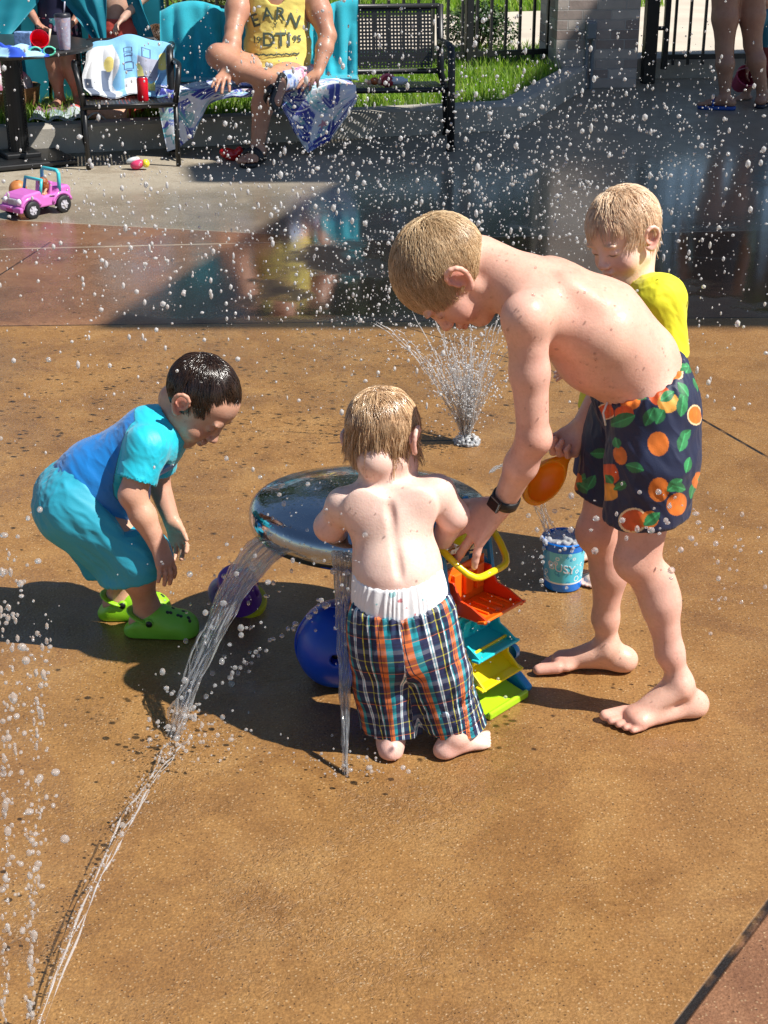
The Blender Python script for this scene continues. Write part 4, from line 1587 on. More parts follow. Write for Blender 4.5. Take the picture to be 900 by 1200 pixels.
def build_yellow():
    P_ = yellow
    vol = Vol((.26, 3.15, -.01), (.82, 3.72, .96), .0029)
    c0 = np.array([.545, 3.46, 0])
    hipz = .40
    for q, d in ((-1, (-.8, -.35)), (1, (-.85, -.2))):
        hp = c0 + np.array([.02, q * .06, hipz])
        kn = c0 + np.array([-.01, q * .065, .21])
        ak = c0 + np.array([.02, q * .065, .045])
        vol.chain([hp, kn], [.068, .05], .03)
        vol.chain([kn, kn * .5 + ak * .5, ak], [.046, .044, .03], .02)
        d = unit(d + (0,))
        foot(vol, ak, d, np.array([-d[1], d[0], 0]) * (-1 if q < 0 else 1), .14)
    pel = c0 + np.array([.02, 0, .42])
    nb = W(742, 330, 3.45)
    upp = W(752, 372, 3.46)
    side = unit(np.array([-.4, 1, 0]))
    vol.cone(pel, upp, .082, .078, .03, side, 1.2)
    vol.cone(upp, nb, .075, .04, .03)
    hd = Head(W(731, 274, 3.45), (-.72, -.60, -.32), (-.34, -.10, .90), .90)
    vol.chain([nb, hd.P(-.03, 0, -.06)], [.045, .042], .02)
    hd.build(vol, chub=1.15)
    shN, shF = W(772, 352, 3.37), W(735, 350, 3.56)
    elN, wrN = W(782, 415, 3.36), W(735, 440, 3.25)
    elF, wrF = W(712, 430, 3.52), W(684, 442, 3.38)
    for sh, el, wr in ((shN, elN, wrN), (shF, elF, wrF)):
        vol.cone(upp, sh, .055, .04, .03)
        vol.chain([sh, el], [.041, .035], .02)
        vol.chain([el, wr], [.034, .024], .02)
    d_ = unit(W(662, 436, 3.36) - wrF)
    hand(vol, wrF, d_, unit(np.array([0.1, .35, -.6])), unit(np.array([.1, -.6, .6])), .095, (.3, .3, .35, .4), .22, (.6, .2), fk=.003)
    hand(vol, wrN, unit(np.array([-.8, -.2, -.3])), np.array([0, 0.2, -1.0]), np.array([0.1, .9, .2]), .095, fk=.003)
    V, Q = vol.mesh(2)
    C = skin_colors(V, (.80, .55, .45), 14)
    C = hd.paint(V, C, brow=(.5, .34, .2), lips=(.55, .2, .17), cheek_w=.5)
    mesh_obj("body", V, Q, M_SKIN, P_, True, col=C, world=True)
    make_hair(P_, hd, 4200, .060, (.74, .50, .31), (1.0, .82, .60), M_HAIR, 6, crown=(-.15, .1, .97), drop=.45, wet=.5, lift=.010, thick=.0009, line=.016, nape=-.03, jit=.4, Lvar=.6, fall=-.10)
    tv = Vol((.30, 3.2, .30), (.80, 3.72, .86), .003)
    tv.cone(pel + np.array([0, 0, -.02]), upp, .098, .090, .03, side, 1.2)
    tv.cone(upp, nb, .084, .052, .03)
    for sh, el in ((shN, elN), (shF, elF)):
        tv.cone(upp, sh, .066, .056, .03)
        tv.cone(sh, el, .055, .047, .025)
        tv.cone(el * .9 + sh * .1, el + unit(el - sh) * .06, .041, .043, .004, op='s')
    tv.plane_cut(pel, (0, 0, -1), 0, lo=(.3, 3.2, .3), hi=(.8, 3.7, .45))
    tv.cone(nb + unit(nb - upp) * .010, nb + unit(nb - upp) * .09, .050, .06, .006, op='s')
    TV, TQ = tv.mesh(2)
    TV = wrinkle(TV, TQ, .0026, 20, stretch_along(unit([.3, .4, -1]), .22), 41)
    TV = wrinkle(TV, TQ, .0014, 55, stretch_along(unit([.6, .4, -.8]), .22), 42)
    mesh_obj("shirt", TV, TQ, simple("yellow_jersey", (.78, .74, .012), .7, var=.05, bmp=.3, bscale=420, bdist=.001, sheen=.2), P_, True, world=True)
    sv = Vol((.34, 3.25, .16), (.76, 3.70, .50), .004)
    sv.cone(pel, pel + np.array([0, 0, .03]), .096, .090, .03, side, 1.2)
    for q in (-1, 1):
        hp = c0 + np.array([.02, q * .06, hipz])
        kn = c0 + np.array([-.005, q * .068, .20])
        sv.cone(hp, kn, .084, .075, .02)
    sv.plane_cut((0, 0, .23), (0, 0, -1), 0)
    SV, SQ = sv.mesh(2)
    mesh_obj("shorts", SV, SQ, simple("navy_cloth", (.015, .03, .10), .7), P_, True, world=True)


build_yellow()
# ------------------------------------------------------------------ steel mushroom dome
dome_c = W(434, 588, 3.05)
dome = empty("water_dome", (dome_c[0], dome_c[1], 0), "mirror-polished stainless steel mushroom dome fountain between the children", "fountain")


def build_dome():
    z0 = .325
    r = .264
    tilt = roty(rd(1.5)) @ rotx(rd(-3.5))
    m, nt, b = new_mat("polished_steel")
    b.inputs['Base Color'].default_value = (.40, .43, .46, 1)
    b.inputs['Metallic'].default_value = 1
    t = noise_tex(nt, 9, 3)
    rr = ramp(nt, t.outputs['Fac'], [(.3, (.06,) * 3), (.75, (.16,) * 3)])
    link(nt, rr.outputs[0], b.inputs['Roughness'])
    v = node(nt, 'ShaderNodeTexVoronoi')
    v.inputs['Scale'].default_value = 95
    tc = node(nt, 'ShaderNodeTexCoord')
    link(nt, tc.outputs['Object'], v.inputs['Vector'])
    dr = ramp(nt, v.outputs['Distance'], [(.0, (1, 1, 1)), (.28, (0, 0, 0))])
    n3 = noise_tex(nt, 30, 2)
    hgt = math_n(nt, 'ADD', math_n(nt, 'MULTIPLY', dr.outputs[0], .5), n3.outputs['Fac'])
    bump(nt, b, hgt, .22, .004)
    mb = MB()
    prof = [(.06, -.052), (r * .55, -.050), (r * .80, -.048), (r * .93, -.040), (r * .985, -.024), (r, 0), (r * .985, .020), (r * .94, .032), (r * .85, .038), (r * .70, .050),
            (r * .5, .060), (r * .28, .066), (r * .1, .068), (.001, .0685)]
    # finer profile through the control points
    pr = np.array(prof)
    tt = np.linspace(0, len(pr) - 1, 60)
    pr2 = [(np.interp(q, range(len(pr)), pr[:, 0]), np.interp(q, range(len(pr)), pr[:, 1])) for q in tt]
    pr2 = np.array(pr2)
    for _ in range(3):
        pr2[1:-1] = (pr2[:-2] + 2 * pr2[1:-1] + pr2[2:]) / 4
    mb.lathe([tuple(p) for p in pr2], 96, (0, 0, z0), tilt)
    mb.build("cap", m, dome, True)
    ms = MB()
    ms.lathe([(.062, -.05), (.062, z0 - .05)], 32, (0, 0, .05))
    ms.lathe([(.12, .001), (.12, .012), (.066, .018), (.063, .05)], 32)
    ms.build("stem", simple("brushed_steel", (.45, .46, .47), .3, 1.0), dome, True, auto=35)


build_dome()
SPIN = np.array([0, 0, 1.0])


# ------------------------------------------------------------------ toy water mill tower
def build_tower():
    base = G(592, 828) + np.array([-.77, .64, 0]) * .085
    yaw = rd(48)                    # front of the toy turned towards the sunny side
    root = empty("water_mill_toy", base, "tall plastic water mill toy tower with orange, turquoise, yellow and lime parts", "toy", rz=yaw)
    blue = simple("blue_plastic", (.008, .27, .60), .3, var=.04, coat=.2)
    orange = simple("orange_plastic", (.86, .16, .008), .3, var=.04, coat=.2)
    turq = simple("turquoise_plastic", (.02, .56, .62), .3, var=.04, coat=.2)
    yellow_p = simple("yellow_plastic", (.88, .68, .008), .3, var=.04, coat=.2)
    lime = simple("lime_plastic", (.40, .68, .015), .35, var=.04, coat=.2)
    w = .135
    # local axes: x across the toy, y depth (front is -y), z up; the tower leans back a little
    lean = rotx(rd(-9))

    def T(p):
        return lean @ np.asarray(p, float)
    for q in (-1, 1):
        mb = MB()
        x = q * (w / 2 + .006)
        # side frame: a ladder-like plastic post with cut-outs
        for (ya, yb) in ((-.030, -.022), (.022, .030)):
            mb.box(T((x, (ya + yb) / 2, .215)), (.010, .010, .40), lean)
        for zz in np.linspace(.03, .405, 9):
            mb.box(T((x, 0, zz)), (.009, .05, .012), lean)
        for i, zz in enumerate(np.linspace(.06, .38, 8)):
            a_ = rd(38 if i % 2 else -38)
            mb.box(T((x, 0, zz)), (.007, .052, .008), lean @ rotx(a_))
        mb.build("side_post", blue, root, False, .002)
        mf = MB()
        outline = [(-.085, 0), (.065, 0), (.075, .012), (.055, .030), (.03, .045), (-.03, .048), (-.06, .036), (-.09, .014)]
        Mr = rotz(rd(90))
        mf.prism([(p[0], p[1]) for p in outline], .022, rotz(rd(90)) @ np.eye(3), (x + q * .010, .0, .0))
        foot_o = mf.build("foot", blue, root, False, .005)
        mk = MB()
        mk.lathe([(.001, .010), (.014, .009), (.017, .004), (.017, -.008)], 18, (x + q * .022, -.03, .075), np.stack([np.array([0, 1., 0]), np.array([0, 0, 1.]), np.array([q, 0, 0.])], 1))
        mk.build("axle_cap", blue, root, True)
    # base tray, sloping lime sheet with a lip
    mb = MB()
    mb.box((0, -.035, .018), (w - .004, .12, .010), rotx(rd(12)))
    mb.box((0, -.095, .010), (w - .004, .010, .018))
    mb.box((0, .028, .04), (w - .004, .010, .05))
    mb.build("base_tray", lime, root, False, .004)
    # scoops: trough shapes (back, floor with ribs, two cheeks)

    def trough(name, mat, zc, yc, tilt, depth, height, cheeks=True, ribs=0, thick=.005, flip=1):
        M = lean @ rotx(tilt)
        c = T((0, yc, zc))
        mt = MB()
        n = 10
        prof = []
        for i in range(n + 1):
            t = i / n
            a_ = rd(100) * t
            prof.append((-depth * math.sin(a_) * (1 if t < .9 else 1.05), height * (1 - math.cos(a_)) - height * .15))
        # curved wall: sweep across x
        V, F = [], []
        for k_, off in enumerate((0, thick)):
            for (yy, zz) in prof:
                for x in (-w / 2 + .006, w / 2 - .006):
                    V.append([x, yy - off * .6, -zz + height * .5 - off * .8])
        V = np.array(V)
        m = 2 * (n + 1)
        for i in range(n):
            F.append([2 * i, 2 * i + 1, 2 * i + 3, 2 * i + 2])
            F.append([m + 2 * i, m + 2 * i + 2, m + 2 * i + 3, m + 2 * i + 1])
            F.append([2 * i, 2 * i + 2, m + 2 * i + 2, m + 2 * i])
            F.append([2 * i + 1, m + 2 * i + 1, m + 2 * i + 3, 2 * i + 3])
        F += [[0, m, m + 1, 1], [2 * n, 2 * n + 1, m + 2 * n + 1, m + 2 * n]]
        mt.add(V @ M.T + c, F)
        o = mt.build(name, mat, root, False, .002)
        return o

    def scoop(name, mat, zc, yc, tilt, length, back, cheek, ribs, shade=None):
        """open scoop: back wall, floor, two flared cheeks"""
        M = lean @ rotx(tilt)
        c = T((0, yc, zc))
        mt = MB()
        hw = w / 2 - .008

        def put(c_, s_, R=None):
            mt.box(c + M @ np.array(c_), s_, M if R is None else M @ R)
        put((0, -length / 2, 0), (2 * hw, length, .006))
        put((0, .003, back / 2), (2 * hw, .006, back))
        put((0, -length - .006, .006), (2 * hw + .02, .020, .006), rotx(rd(-18)))
        for i in range(ribs):
            put((-hw + 2 * hw * (i + .5) / ribs, -length * .55, .005), (.005, length * .7, .005))
        for k_ in range(3):
            put((-hw * .62 + hw * .62 * k_, -.004, back * .55), (hw * .38, .010, back * .6))
        o = mt.build(name, mat, root, False, .002)
        for q in (-1, 1):
            mc = MB()
            pol = [(.0, 0), (-length - .012, 0), (-length - .018, .010), (-length * .72, cheek * .42), (-length * .4, cheek * .5), (-length * .18, cheek), (.003, cheek)]
            V = np.array([[q * hw - .0028, y, z] for y, z in pol] + [[q * hw + .0028, y, z] for y, z in pol])
            n = len(pol)
            F = [list(range(n)), list(range(2 * n - 1, n - 1, -1))] + [[i, i + n, (i + 1) % n + n, (i + 1) % n] for i in range(n)]
            mc.add(V @ M.T + c, F)
            mc.build("cheek", shade or mat, o, False, .0015)
        return o
    dkor = simple("red_orange_plastic", (.78, .06, .01), .35, var=.04)
    scoop("orange_scoop_tray", orange, .212, -.010, rd(8), .088, .090, .068, 5, dkor)
    scoop("turquoise_trough", turq, .134, -.014, rd(22), .060, .070, .050, 0)
    scoop("yellow_trough", yellow_p, .082, -.032, rd(38), .050, .052, .040, 0)
    # lime funnel at the top and its yellow swing handle
    mb = MB()
    mb.lathe([(.0, .318), (.016, .318), (.026, .335), (.052, .375), (.060, .392), (.064, .394), (.064, .398), (.056, .397), (.047, .376), (.020, .338), (.0, .332)], 28, (0, .012, 0), lean)
    mb.build("funnel", lime, root, True, auto=40)
    mb = MB()
    pts = []
    for i in range(17):
        t = i / 16
        x = -(w / 2 + .014) + (w + .028) * t
        sag = (1 - abs(2 * t - 1) ** 6)
        pts.append(T((x, -.020 - .070 * sag, .365 - .075 * sag)))
    mb.tube(pts, .0075, 10)
    mb.build("handle", yellow_p, root, True)
    mb = MB()
    mb.box(T((0, .034, .36)), (w, .006, .10), lean)
    mb.build("back_plate", blue, root, False, .002)
    mb = MB()
    mb.box(T((0, .034, .19)), (w, .006, .03), lean)
    mb.build("crossbar", blue, root, False, .002)
    return root


tower = build_tower()


# ------------------------------------------------------------------ blue bucket filling with water
def build_bucket():
    c = G(659, 686)
    root = empty("bucket", c, "small blue beach bucket with pale printed band, brimming with water", "bucket")
    h, r0, r1 = .128, .044, .053
    blue = simple("bucket_blue_plastic", (.008, .20, .78), .3, var=.05, coat=.2)
    mb = MB()
    mb.lathe([(.0, .003), (r0, .003), (r0 + .001, .006), (r0 + (r1 - r0) * .18, h * .18)], 48)
    mb.lathe([(r0 + (r1 - r0) * .84, h * .84), (r1, h * .985), (r1 + .003, h), (r1 + .001, h + .003), (r1 - .003, h), (r0 + (r1 - r0) * .86 - .003, h * .84), (r0, .01), (0, .008)], 48)
    mb.build("pail", blue, root, True, auto=35)
    # printed band with fish, bubbles and white lettering
    nu, nv = 320, 70
    th = np.linspace(0, 2 * math.pi, nu, endpoint=False)
    vv = np.linspace(0, 1, nv)
    V = np.array([[(r0 + (r1 - r0) * (.18 + .66 * v) + .0004) * math.cos(a), (r0 + (r1 - r0) * (.18 + .66 * v) + .0004) * math.sin(a), h * (.18 + .66 * v)] for v in vv for a in th])
    Q = np.array([[j * nu + i, j * nu + (i + 1) % nu, (j + 1) * nu + (i + 1) % nu, (j + 1) * nu + i] for j in range(nv - 1) for i in range(nu)])
    U = np.tile(th, nv)
    Vv = np.repeat(vv, nu)
    C = np.tile(np.array([.10, .46, .76]), (len(V), 1))
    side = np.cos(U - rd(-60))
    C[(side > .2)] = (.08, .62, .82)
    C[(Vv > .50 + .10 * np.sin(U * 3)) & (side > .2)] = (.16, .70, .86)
    rr = np.random.default_rng(3)
    for k_ in range(46):
        a, v, s = rr.random() * 6.28, rr.random(), rr.uniform(.06, .16)
        d = np.hypot(((U - a + math.pi) % (2 * math.pi)) - math.pi, (Vv - v) * 1.7)
        C[(d < s) & (d > s - .045)] = (.80, .88, .93) if k_ % 3 else (.01, .30, .60)
    C[(Vv < .055)] = (.80, .88, .93)
    band = mesh_obj("printed_band", V, Q, attr_mat("bucket_print", .35, coat=.2), root, True, col=C)
    cu = bpy.data.curves.new("lettering", 'FONT')
    cu.body = "BUSY"
    cu.size, cu.extrude = .030, .0006
    tmp = bpy.data.objects.new("lettering", cu)
    COL.objects.link(tmp)
    dg = bpy.context.evaluated_depsgraph_get()
    me = bpy.data.meshes.new_from_object(tmp.evaluated_get(dg))
    bpy.data.objects.remove(tmp)
    co = np.array([v.co[:] for v in me.vertices])
    F = [list(p.vertices) for p in me.polygons]
    a0 = rd(-90 - 52)
    ang = a0 + (co[:, 0]) / .05
    z = h * .50 + co[:, 1] - co[:, 0] * .18
    rad = r0 + (r1 - r0) * z / h + .0008 + co[:, 2]
    V = np.stack([rad * np.cos(ang), rad * np.sin(ang), z], 1)
    mesh_obj("lettering", V, F, simple("white_print", (.75, .78, .82), .5), band, False)
    # water heaped at the brim
    vol = Vol((-.075, -.075, h * .75), (.075, .075, h + .07), .0022)
    vol.ell((0, 0, h - .010), (r1 - .004, r1 - .004, .010), None, .004)
    for k_ in range(60):
        a, q = rr.random() * 6.28, r1 * .98 * math.sqrt(rr.random())
        vol.ell((q * math.cos(a), q * math.sin(a), h + rr.uniform(-.006, .004)), rr.uniform(.003, .008), None, .006)
    for k_ in range(26):
        a = rr.random() * 6.28
        vol.ell(((r1 + .004) * math.cos(a), (r1 + .004) * math.sin(a), h + rr.uniform(-.02, .006)), rr.uniform(.003, .006), None, .004)
    WV, WQ = vol.mesh(1)
    WATER_LATER.append(("bucket_water", WV + np.append(c[:2], 0), WQ, root))
    return root


WATER_LATER = []
bucket = build_bucket()


# ------------------------------------------------------------------ orange scoop in the boy's fist
def build_scoop():
    c = W(640, 562, 2.965)
    g0 = W(668, 530, 2.985)
    root = empty("hand_scoop", c, "translucent orange plastic scoop held upside down in the bent boy's fist", "scoop")
    m, nt, b = new_mat("orange_clear_plastic")
    b.inputs['Base Color'].default_value = (1.0, .36, .012, 1)
    b.inputs['Roughness'].default_value = .3
    b.inputs['Subsurface Weight'].default_value = .8
    b.inputs['Subsurface Scale'].default_value = .03
    b.inputs['Subsurface Radius'].default_value = (1, .5, .1)
    ax = unit(c - g0)
    mouth = unit(np.array([-.45, -.55, -.55]))
    mouth = unit(mouth - ax * np.dot(mouth, ax))
    sd = np.cross(ax, mouth)
    M = np.array([ax, sd, mouth])
    v = Vol(np.minimum(c, g0) - .09, np.maximum(c, g0) + .09, .0022)
    v.ell(c, (.050, .037, .031), M, .004)
    v.cone(c + ax * .02, c + ax * .036, .029, .026, .02)
    v.cone(c - ax * .035, g0 - ax * .02, .012, .009, .02)
    v.ell(c + mouth * .012 + ax * .004, (.0465, .0335, .034), M, .003, 's')
    v.plane_cut(c + mouth * .010, mouth, .002, lo=c - .055, hi=c + .055)
    V, Q = v.mesh(2)
    mesh_obj("cup", V, Q, m, root, True, world=True)
    mb = MB()
    for i in range(3):
        p = c - ax * (.045 + .012 * i) + mouth * -.009
        mb.tube([p - sd * .010, p + sd * .010], .0022, 6)
    mb.build("grip_rib", m, root, True, world=True)
    return root


scoop_o = build_scoop()


# ------------------------------------------------------------------ blue ball-shaped watering toy
def build_blue_toy():
    c = G(392, 806)
    root = empty("watering_toy", c, "rounded royal blue plastic water toy lying behind the plaid-shorts toddler", "toy")
    m = simple("royal_blue_plastic", (.006, .075, .60), .35, var=.06, coat=.15, bmp=.04, bscale=60)
    s = 1 / 545
    v = Vol((c[0] - .14, c[1] - .12, -.01), (c[0] + .14, c[1] + .22, .23), .003)
    cc = c + np.array([0.0, .05, .085])
    v.ell(cc, (.082, .088, .092), roty(rd(-12)), .02)
    v.ell(cc + np.array([.02, 0, -.02]), (.085, .088, .075), None, .03)
    v.cone(cc + np.array([.03, .02, .06]), cc + np.array([.07, .02, .10]), .030, .020, .02)
    v.plane_cut((0, 0, .003), (0, 0, -1), .006)
    hc = cc + np.array([.004, -.088, .004])
    v.ell(hc, (.0105, .03, .0115), None, .003, 's')
    V, Q = v.mesh(2)
    mesh_obj("shell", V, Q, m, root, True, world=True)
    mb = MB()
    mb.ellipsoid(hc + np.array([0, .026, 0]), (.011, .012, .012), nu=12, nv=8)
    mb.build("spout_hole", simple("dark_hole", (.004, .004, .008), .5), root, True, world=True)
    # moulded seam ridge
    mr = MB()
    pts = [cc + roty(rd(-12)) @ np.array([.083 * math.cos(t), -.02, .093 * math.sin(t)]) for t in np.linspace(rd(60), rd(215), 26)]
    mr.tube(pts, .0022, 6)
    mr.build("seam_rib", m, root, True, world=True)
    return root


build_blue_toy()


# ------------------------------------------------------------------ purple bucket with a yellow rim, tipped over
def build_purple():
    c = G(283, 712)
    root = empty("toy_bucket", c, "small purple bucket with a yellow rim lying behind the falling water sheet", "bucket")
    purple = simple("purple_plastic", (.14, .03, .32), .35, var=.06, coat=.2)
    yel = simple("yellow_rim_plastic", (.72, .62, .02), .35, var=.05)
    pale = simple("lilac_plastic", (.34, .28, .62), .35, var=.06)
    # axis points at the camera and a little down: the mouth stands on the ground, base up and back
    M = rotz(rd(-14)) @ rotx(rd(24))
    o = np.array([0, 0, .012])
    mb = MB()
    mb.lathe([(.052, .0), (.050, .012), (.047, .05), (.043, .088), (.040, .096), (.034, .100), (.0, .100)], 40, o, M)
    body = mb.build("pail", purple, root, True, auto=40)
    mb = MB()
    mb.lathe([(.050, -.006), (.060, -.006), (.062, .001), (.060, .008), (.050, .008)], 40, o, M)
    mb.build("rim", yel, root, True, auto=40)
    mb = MB()
    for k_ in range(9):
        a = 2 * math.pi * k_ / 9
        p = M @ np.array([.0425 * math.cos(a), .0425 * math.sin(a), .05]) + o
        mb.ellipsoid(p, (.010, .010, .020), M, 12, 8)
    mb.build("embossed_scallop", purple, root, True)
    mb = MB()
    pts = [o + M @ np.array([-.052 * math.cos(t) - .010, -.010, .03 + .062 * math.sin(t)]) for t in np.linspace(rd(-55), rd(75), 14)]
    mb.tube(pts, .011, 10)
    mb.build("handle", pale, root, True)
    return root


build_purple()
# ------------------------------------------------------------------ kerb, lawn, fence, pillar, gate
M_CONC = simple("kerb_concrete", (.40, .37, .32), .8, var=.16, vscale=5, bmp=.3, bscale=90)
M_BLACK = simple("black_powder_coat", (.010, .010, .011), .4, var=.2, bmp=.08, bscale=200)
PIL = G(745, 103)                                        # foot of the pillar's near corner
PYAW = rd(6)
PX_, PY_ = rotz(PYAW)[:, 0], rotz(PYAW)[:, 1]
PW = .62
pil_c = PIL - PX_ * PW / 2 + PY_ * PW / 2
FY = rd(19)
FD = np.array([math.cos(FY), math.sin(FY), 0])
FP = G(600, 60, .25)
FP[2] = 0


def sheet(name, pts, z, mat, kind="structure"):
    V = [[p[0], p[1], z] for p in pts]
    o = mesh_obj(name, V, [list(range(len(V)))], mat, None, False)
    return tag(o, kind=kind)


def build_kerb():
    h, w = .165, .16
    A, B = KP(-9, 0), KP(0, 0)
    C = PIL - PX_ * (PW * .62) - PY_ * .012
    nAB = KN
    dBC = unit(C - B)
    nBC = np.array([-dBC[1], dBC[0], 0])
    bis = unit(nAB + nBC)
    wb = w / np.dot(bis, nAB)
    outer = [A, B, C]
    inner = [A + nAB * w, B + bis * wb, C + nBC * w]
    c = .018
    V, F = [], []
    for i in range(3):
        up = np.array([0, 0, 1.0])
        inw = unit(inner[i] - outer[i])
        for (o_, z) in ((0, -.05), (0, h - c), (c, h), (np.linalg.norm(inner[i] - outer[i]) - c, h), (np.linalg.norm(inner[i] - outer[i]), h - c), (np.linalg.norm(inner[i] - outer[i]), -.05)):
            V.append(outer[i] + inw * o_ + up * z)
    for i in range(2):
        for k in range(5):
            F.append([i * 6 + k, (i + 1) * 6 + k, (i + 1) * 6 + k + 1, i * 6 + k + 1])
    F.append([12 + k for k in range(6)])
    o = mesh_obj("kerb", V, F, M_CONC, None, False)
    tag(o, kind="structure")
    return inner


kin = build_kerb()
grass_soil = simple("lawn_soil", (.085, .13, .028), .95, var=.35, vscale=6, bmp=.5, bscale=40)
lawn_pts = [kin[0], kin[1], kin[2], FP + FD * 1.05 + np.array([0, .15, 0]), FP + FD * 1.05 + np.array([-.10, .9, 0]), FP - FD * 12 + np.array([-.10, .9, 0])]
sheet("lawn", lawn_pts, .15, grass_soil)
path_mat = simple("pale_walkway_concrete", (.56, .49, .40), .8, var=.10, vscale=2, bmp=.15, bscale=60)
q = np.array([0, 1, 0])
sheet("walkway", [FP - FD * 14 + q * .9, FP + FD * 1.05 + q * .9, FP + FD * 1.05 + q * .16, FP + FD * 12 + q * .16, FP + FD * 12 + q * 22, FP + FD * 1.9 + q * 22, FP + FD * 1.5 + q * 4.0, FP - FD * 14 + q * 4.0], .146, path_mat)
sheet("verge_ground", [FP - FD * 30 + q * 3.9, FP + FD * 1.55 + q * 3.9, FP + FD * 1.9 + q * 30, FP - FD * 30 + q * 30], .142, grass_soil)
# the threshold under the gate
mb = MB()
mb.box(pil_c + PX_ * 1.75 + PY_ * .30 + np.array([0, 0, .075]), (2.9, .30, .16), rotz(PYAW))
tag(mb.build("gate_threshold", M_CONC, None, False, .01), kind="structure")


def in_poly(P, poly):
    x, y = P[:, 0], P[:, 1]
    c = np.zeros(len(P), bool)
    n = len(poly)
    for i in range(n):
        x0, y0 = poly[i][:2]
        x1, y1 = poly[(i + 1) % n][:2]
        m = ((y0 > y) != (y1 > y)) & (x < (x1 - x0) * (y - y0) / (y1 - y0 + 1e-12) + x0)
        c ^= m
    return c


def blades(name, P, hmin, hmax, w, mat, seed, cols):
    r = np.random.default_rng(seed)
    n = len(P)
    a = r.random(n) * 2 * math.pi
    h = r.uniform(hmin, hmax, n)
    lean = r.uniform(.1, .7, n) * h
    la = r.random(n) * 2 * math.pi
    d = np.stack([np.cos(a), np.sin(a), 0 * a], 1) * w * .5
    L = np.stack([np.cos(la) * lean, np.sin(la) * lean, h], 1)
    M_ = L * .5 * np.array([.55, .55, 1.15])
    V = np.stack([P - d, P + d, P + M_ + d * .8, P + M_ - d * .8, P + L], 1).reshape(-1, 3)
    b = np.arange(n)[:, None] * 5
    Q = b + np.array([[0, 1, 2, 3]])
    T = b + np.array([[3, 2, 4]])
    c = np.array(cols)[r.integers(0, len(cols), n)] * r.uniform(.8, 1.2, (n, 1))
    o = mesh_obj(name, V, [Q, T], mat, None, True, col=np.repeat(c, 5, 0))
    return o


m_grass, nt, b = new_mat("grass_blades")
a_ = node(nt, 'ShaderNodeAttribute', attribute_name="Col")
link(nt, a_.outputs['Color'], b.inputs['Base Color'])
b.inputs['Roughness'].default_value = .5
tr = node(nt, 'ShaderNodeBsdfTranslucent')
link(nt, mixc(nt, 1.0, a_.outputs['Color'], (1.3, 1.5, .5), 'MULTIPLY'), tr.inputs['Color'])
mx = node(nt, 'ShaderNodeMixShader')
mx.inputs[0].default_value = .4
link(nt, b.outputs[0], mx.inputs[1])
link(nt, tr.outputs[0], mx.inputs[2])
link(nt, mx.outputs[0], nt.nodes['Material Output'].inputs[0])
GC = [(.16, .29, .03), (.23, .38, .04), (.29, .45, .05), (.12, .22, .03), (.34, .40, .09)]
r_ = np.random.default_rng(4)
P = np.stack([r_.uniform(-8.5, 2.4, 190000), r_.uniform(6.0, 14.5, 190000), np.full(190000, .148)], 1)
P = P[in_poly(P, lawn_pts)]
far_l = (P - FP) @ np.array([-FD[1], FD[0], 0]) > -.4
P = P[(~far_l | (r_.random(len(P)) < .5)) & ((P[:, 0] > -3.2) | (r_.random(len(P)) < .7))]
tag(blades("lawn_grass", P, .035, .10, .007, m_grass, 5, GC), "bright mown lawn grass behind the kerb", "grass", kind="stuff")
P = np.stack([r_.uniform(-11, 3.6, 80000), r_.uniform(11.5, 21, 80000), np.full(80000, .14)], 1)
P = P[((P - FP) @ np.array([-FD[1], FD[0], 0]) > 3.75) & (P[:, 0] < 2.9)]
tag(blades("verge_grass", P, .05, .14, .014, m_grass, 6, GC), "sunlit tufty grass on the verge beyond the walkway", "grass", kind="stuff")


def fence_run(root, p0, d, L, z0, h, pitch=.115, picket="picket"):
    """rails and square pickets along d"""
    ang = math.atan2(d[1], d[0])
    Rm = rotz(ang)
    for zz in (z0 + .09, z0 + h - .16, z0 + h - .02):
        mb = MB()
        mb.box(p0 + d * L / 2 + np.array([0, 0, zz]), (L, .034, .038), Rm)
        mb.build("rail", M_BLACK, root, False, world=True)
    n = int(L / pitch)
    src = None
    for i in range(n):
        p = p0 + d * (pitch * (i + .5))
        if src is None:
            mb = MB()
            mb.box((0, 0, h / 2), (.019, .019, h - .06), Rm)
            src = mb.build(picket, M_BLACK, root, False)
            o = src
        else:
            o = src.copy()
            COL.objects.link(o)
        o.parent = root
        o.location = p + np.array([0, 0, z0]) - np.array(root.location)


froot = empty("picket_fence", FP - FD * 3.0 + np.array([0, 0, .15]), "black metal picket fence behind the bench, running up to the brick pillar", "fence")
fence_run(froot, FP - FD * 4.6, FD, 5.55, .15, 1.45)
for k_ in (-2.7, -.35):
    mb = MB()
    mb.box(FP + FD * k_ + np.array([0, 0, .15 + .76]), (.055, .055, 1.54), rotz(FY))
    mb.box(FP + FD * k_ + np.array([0, 0, .15 + 1.535]), (.07, .07, .02), rotz(FY))
    mb.build("post", M_BLACK, froot, False, .004, world=True)


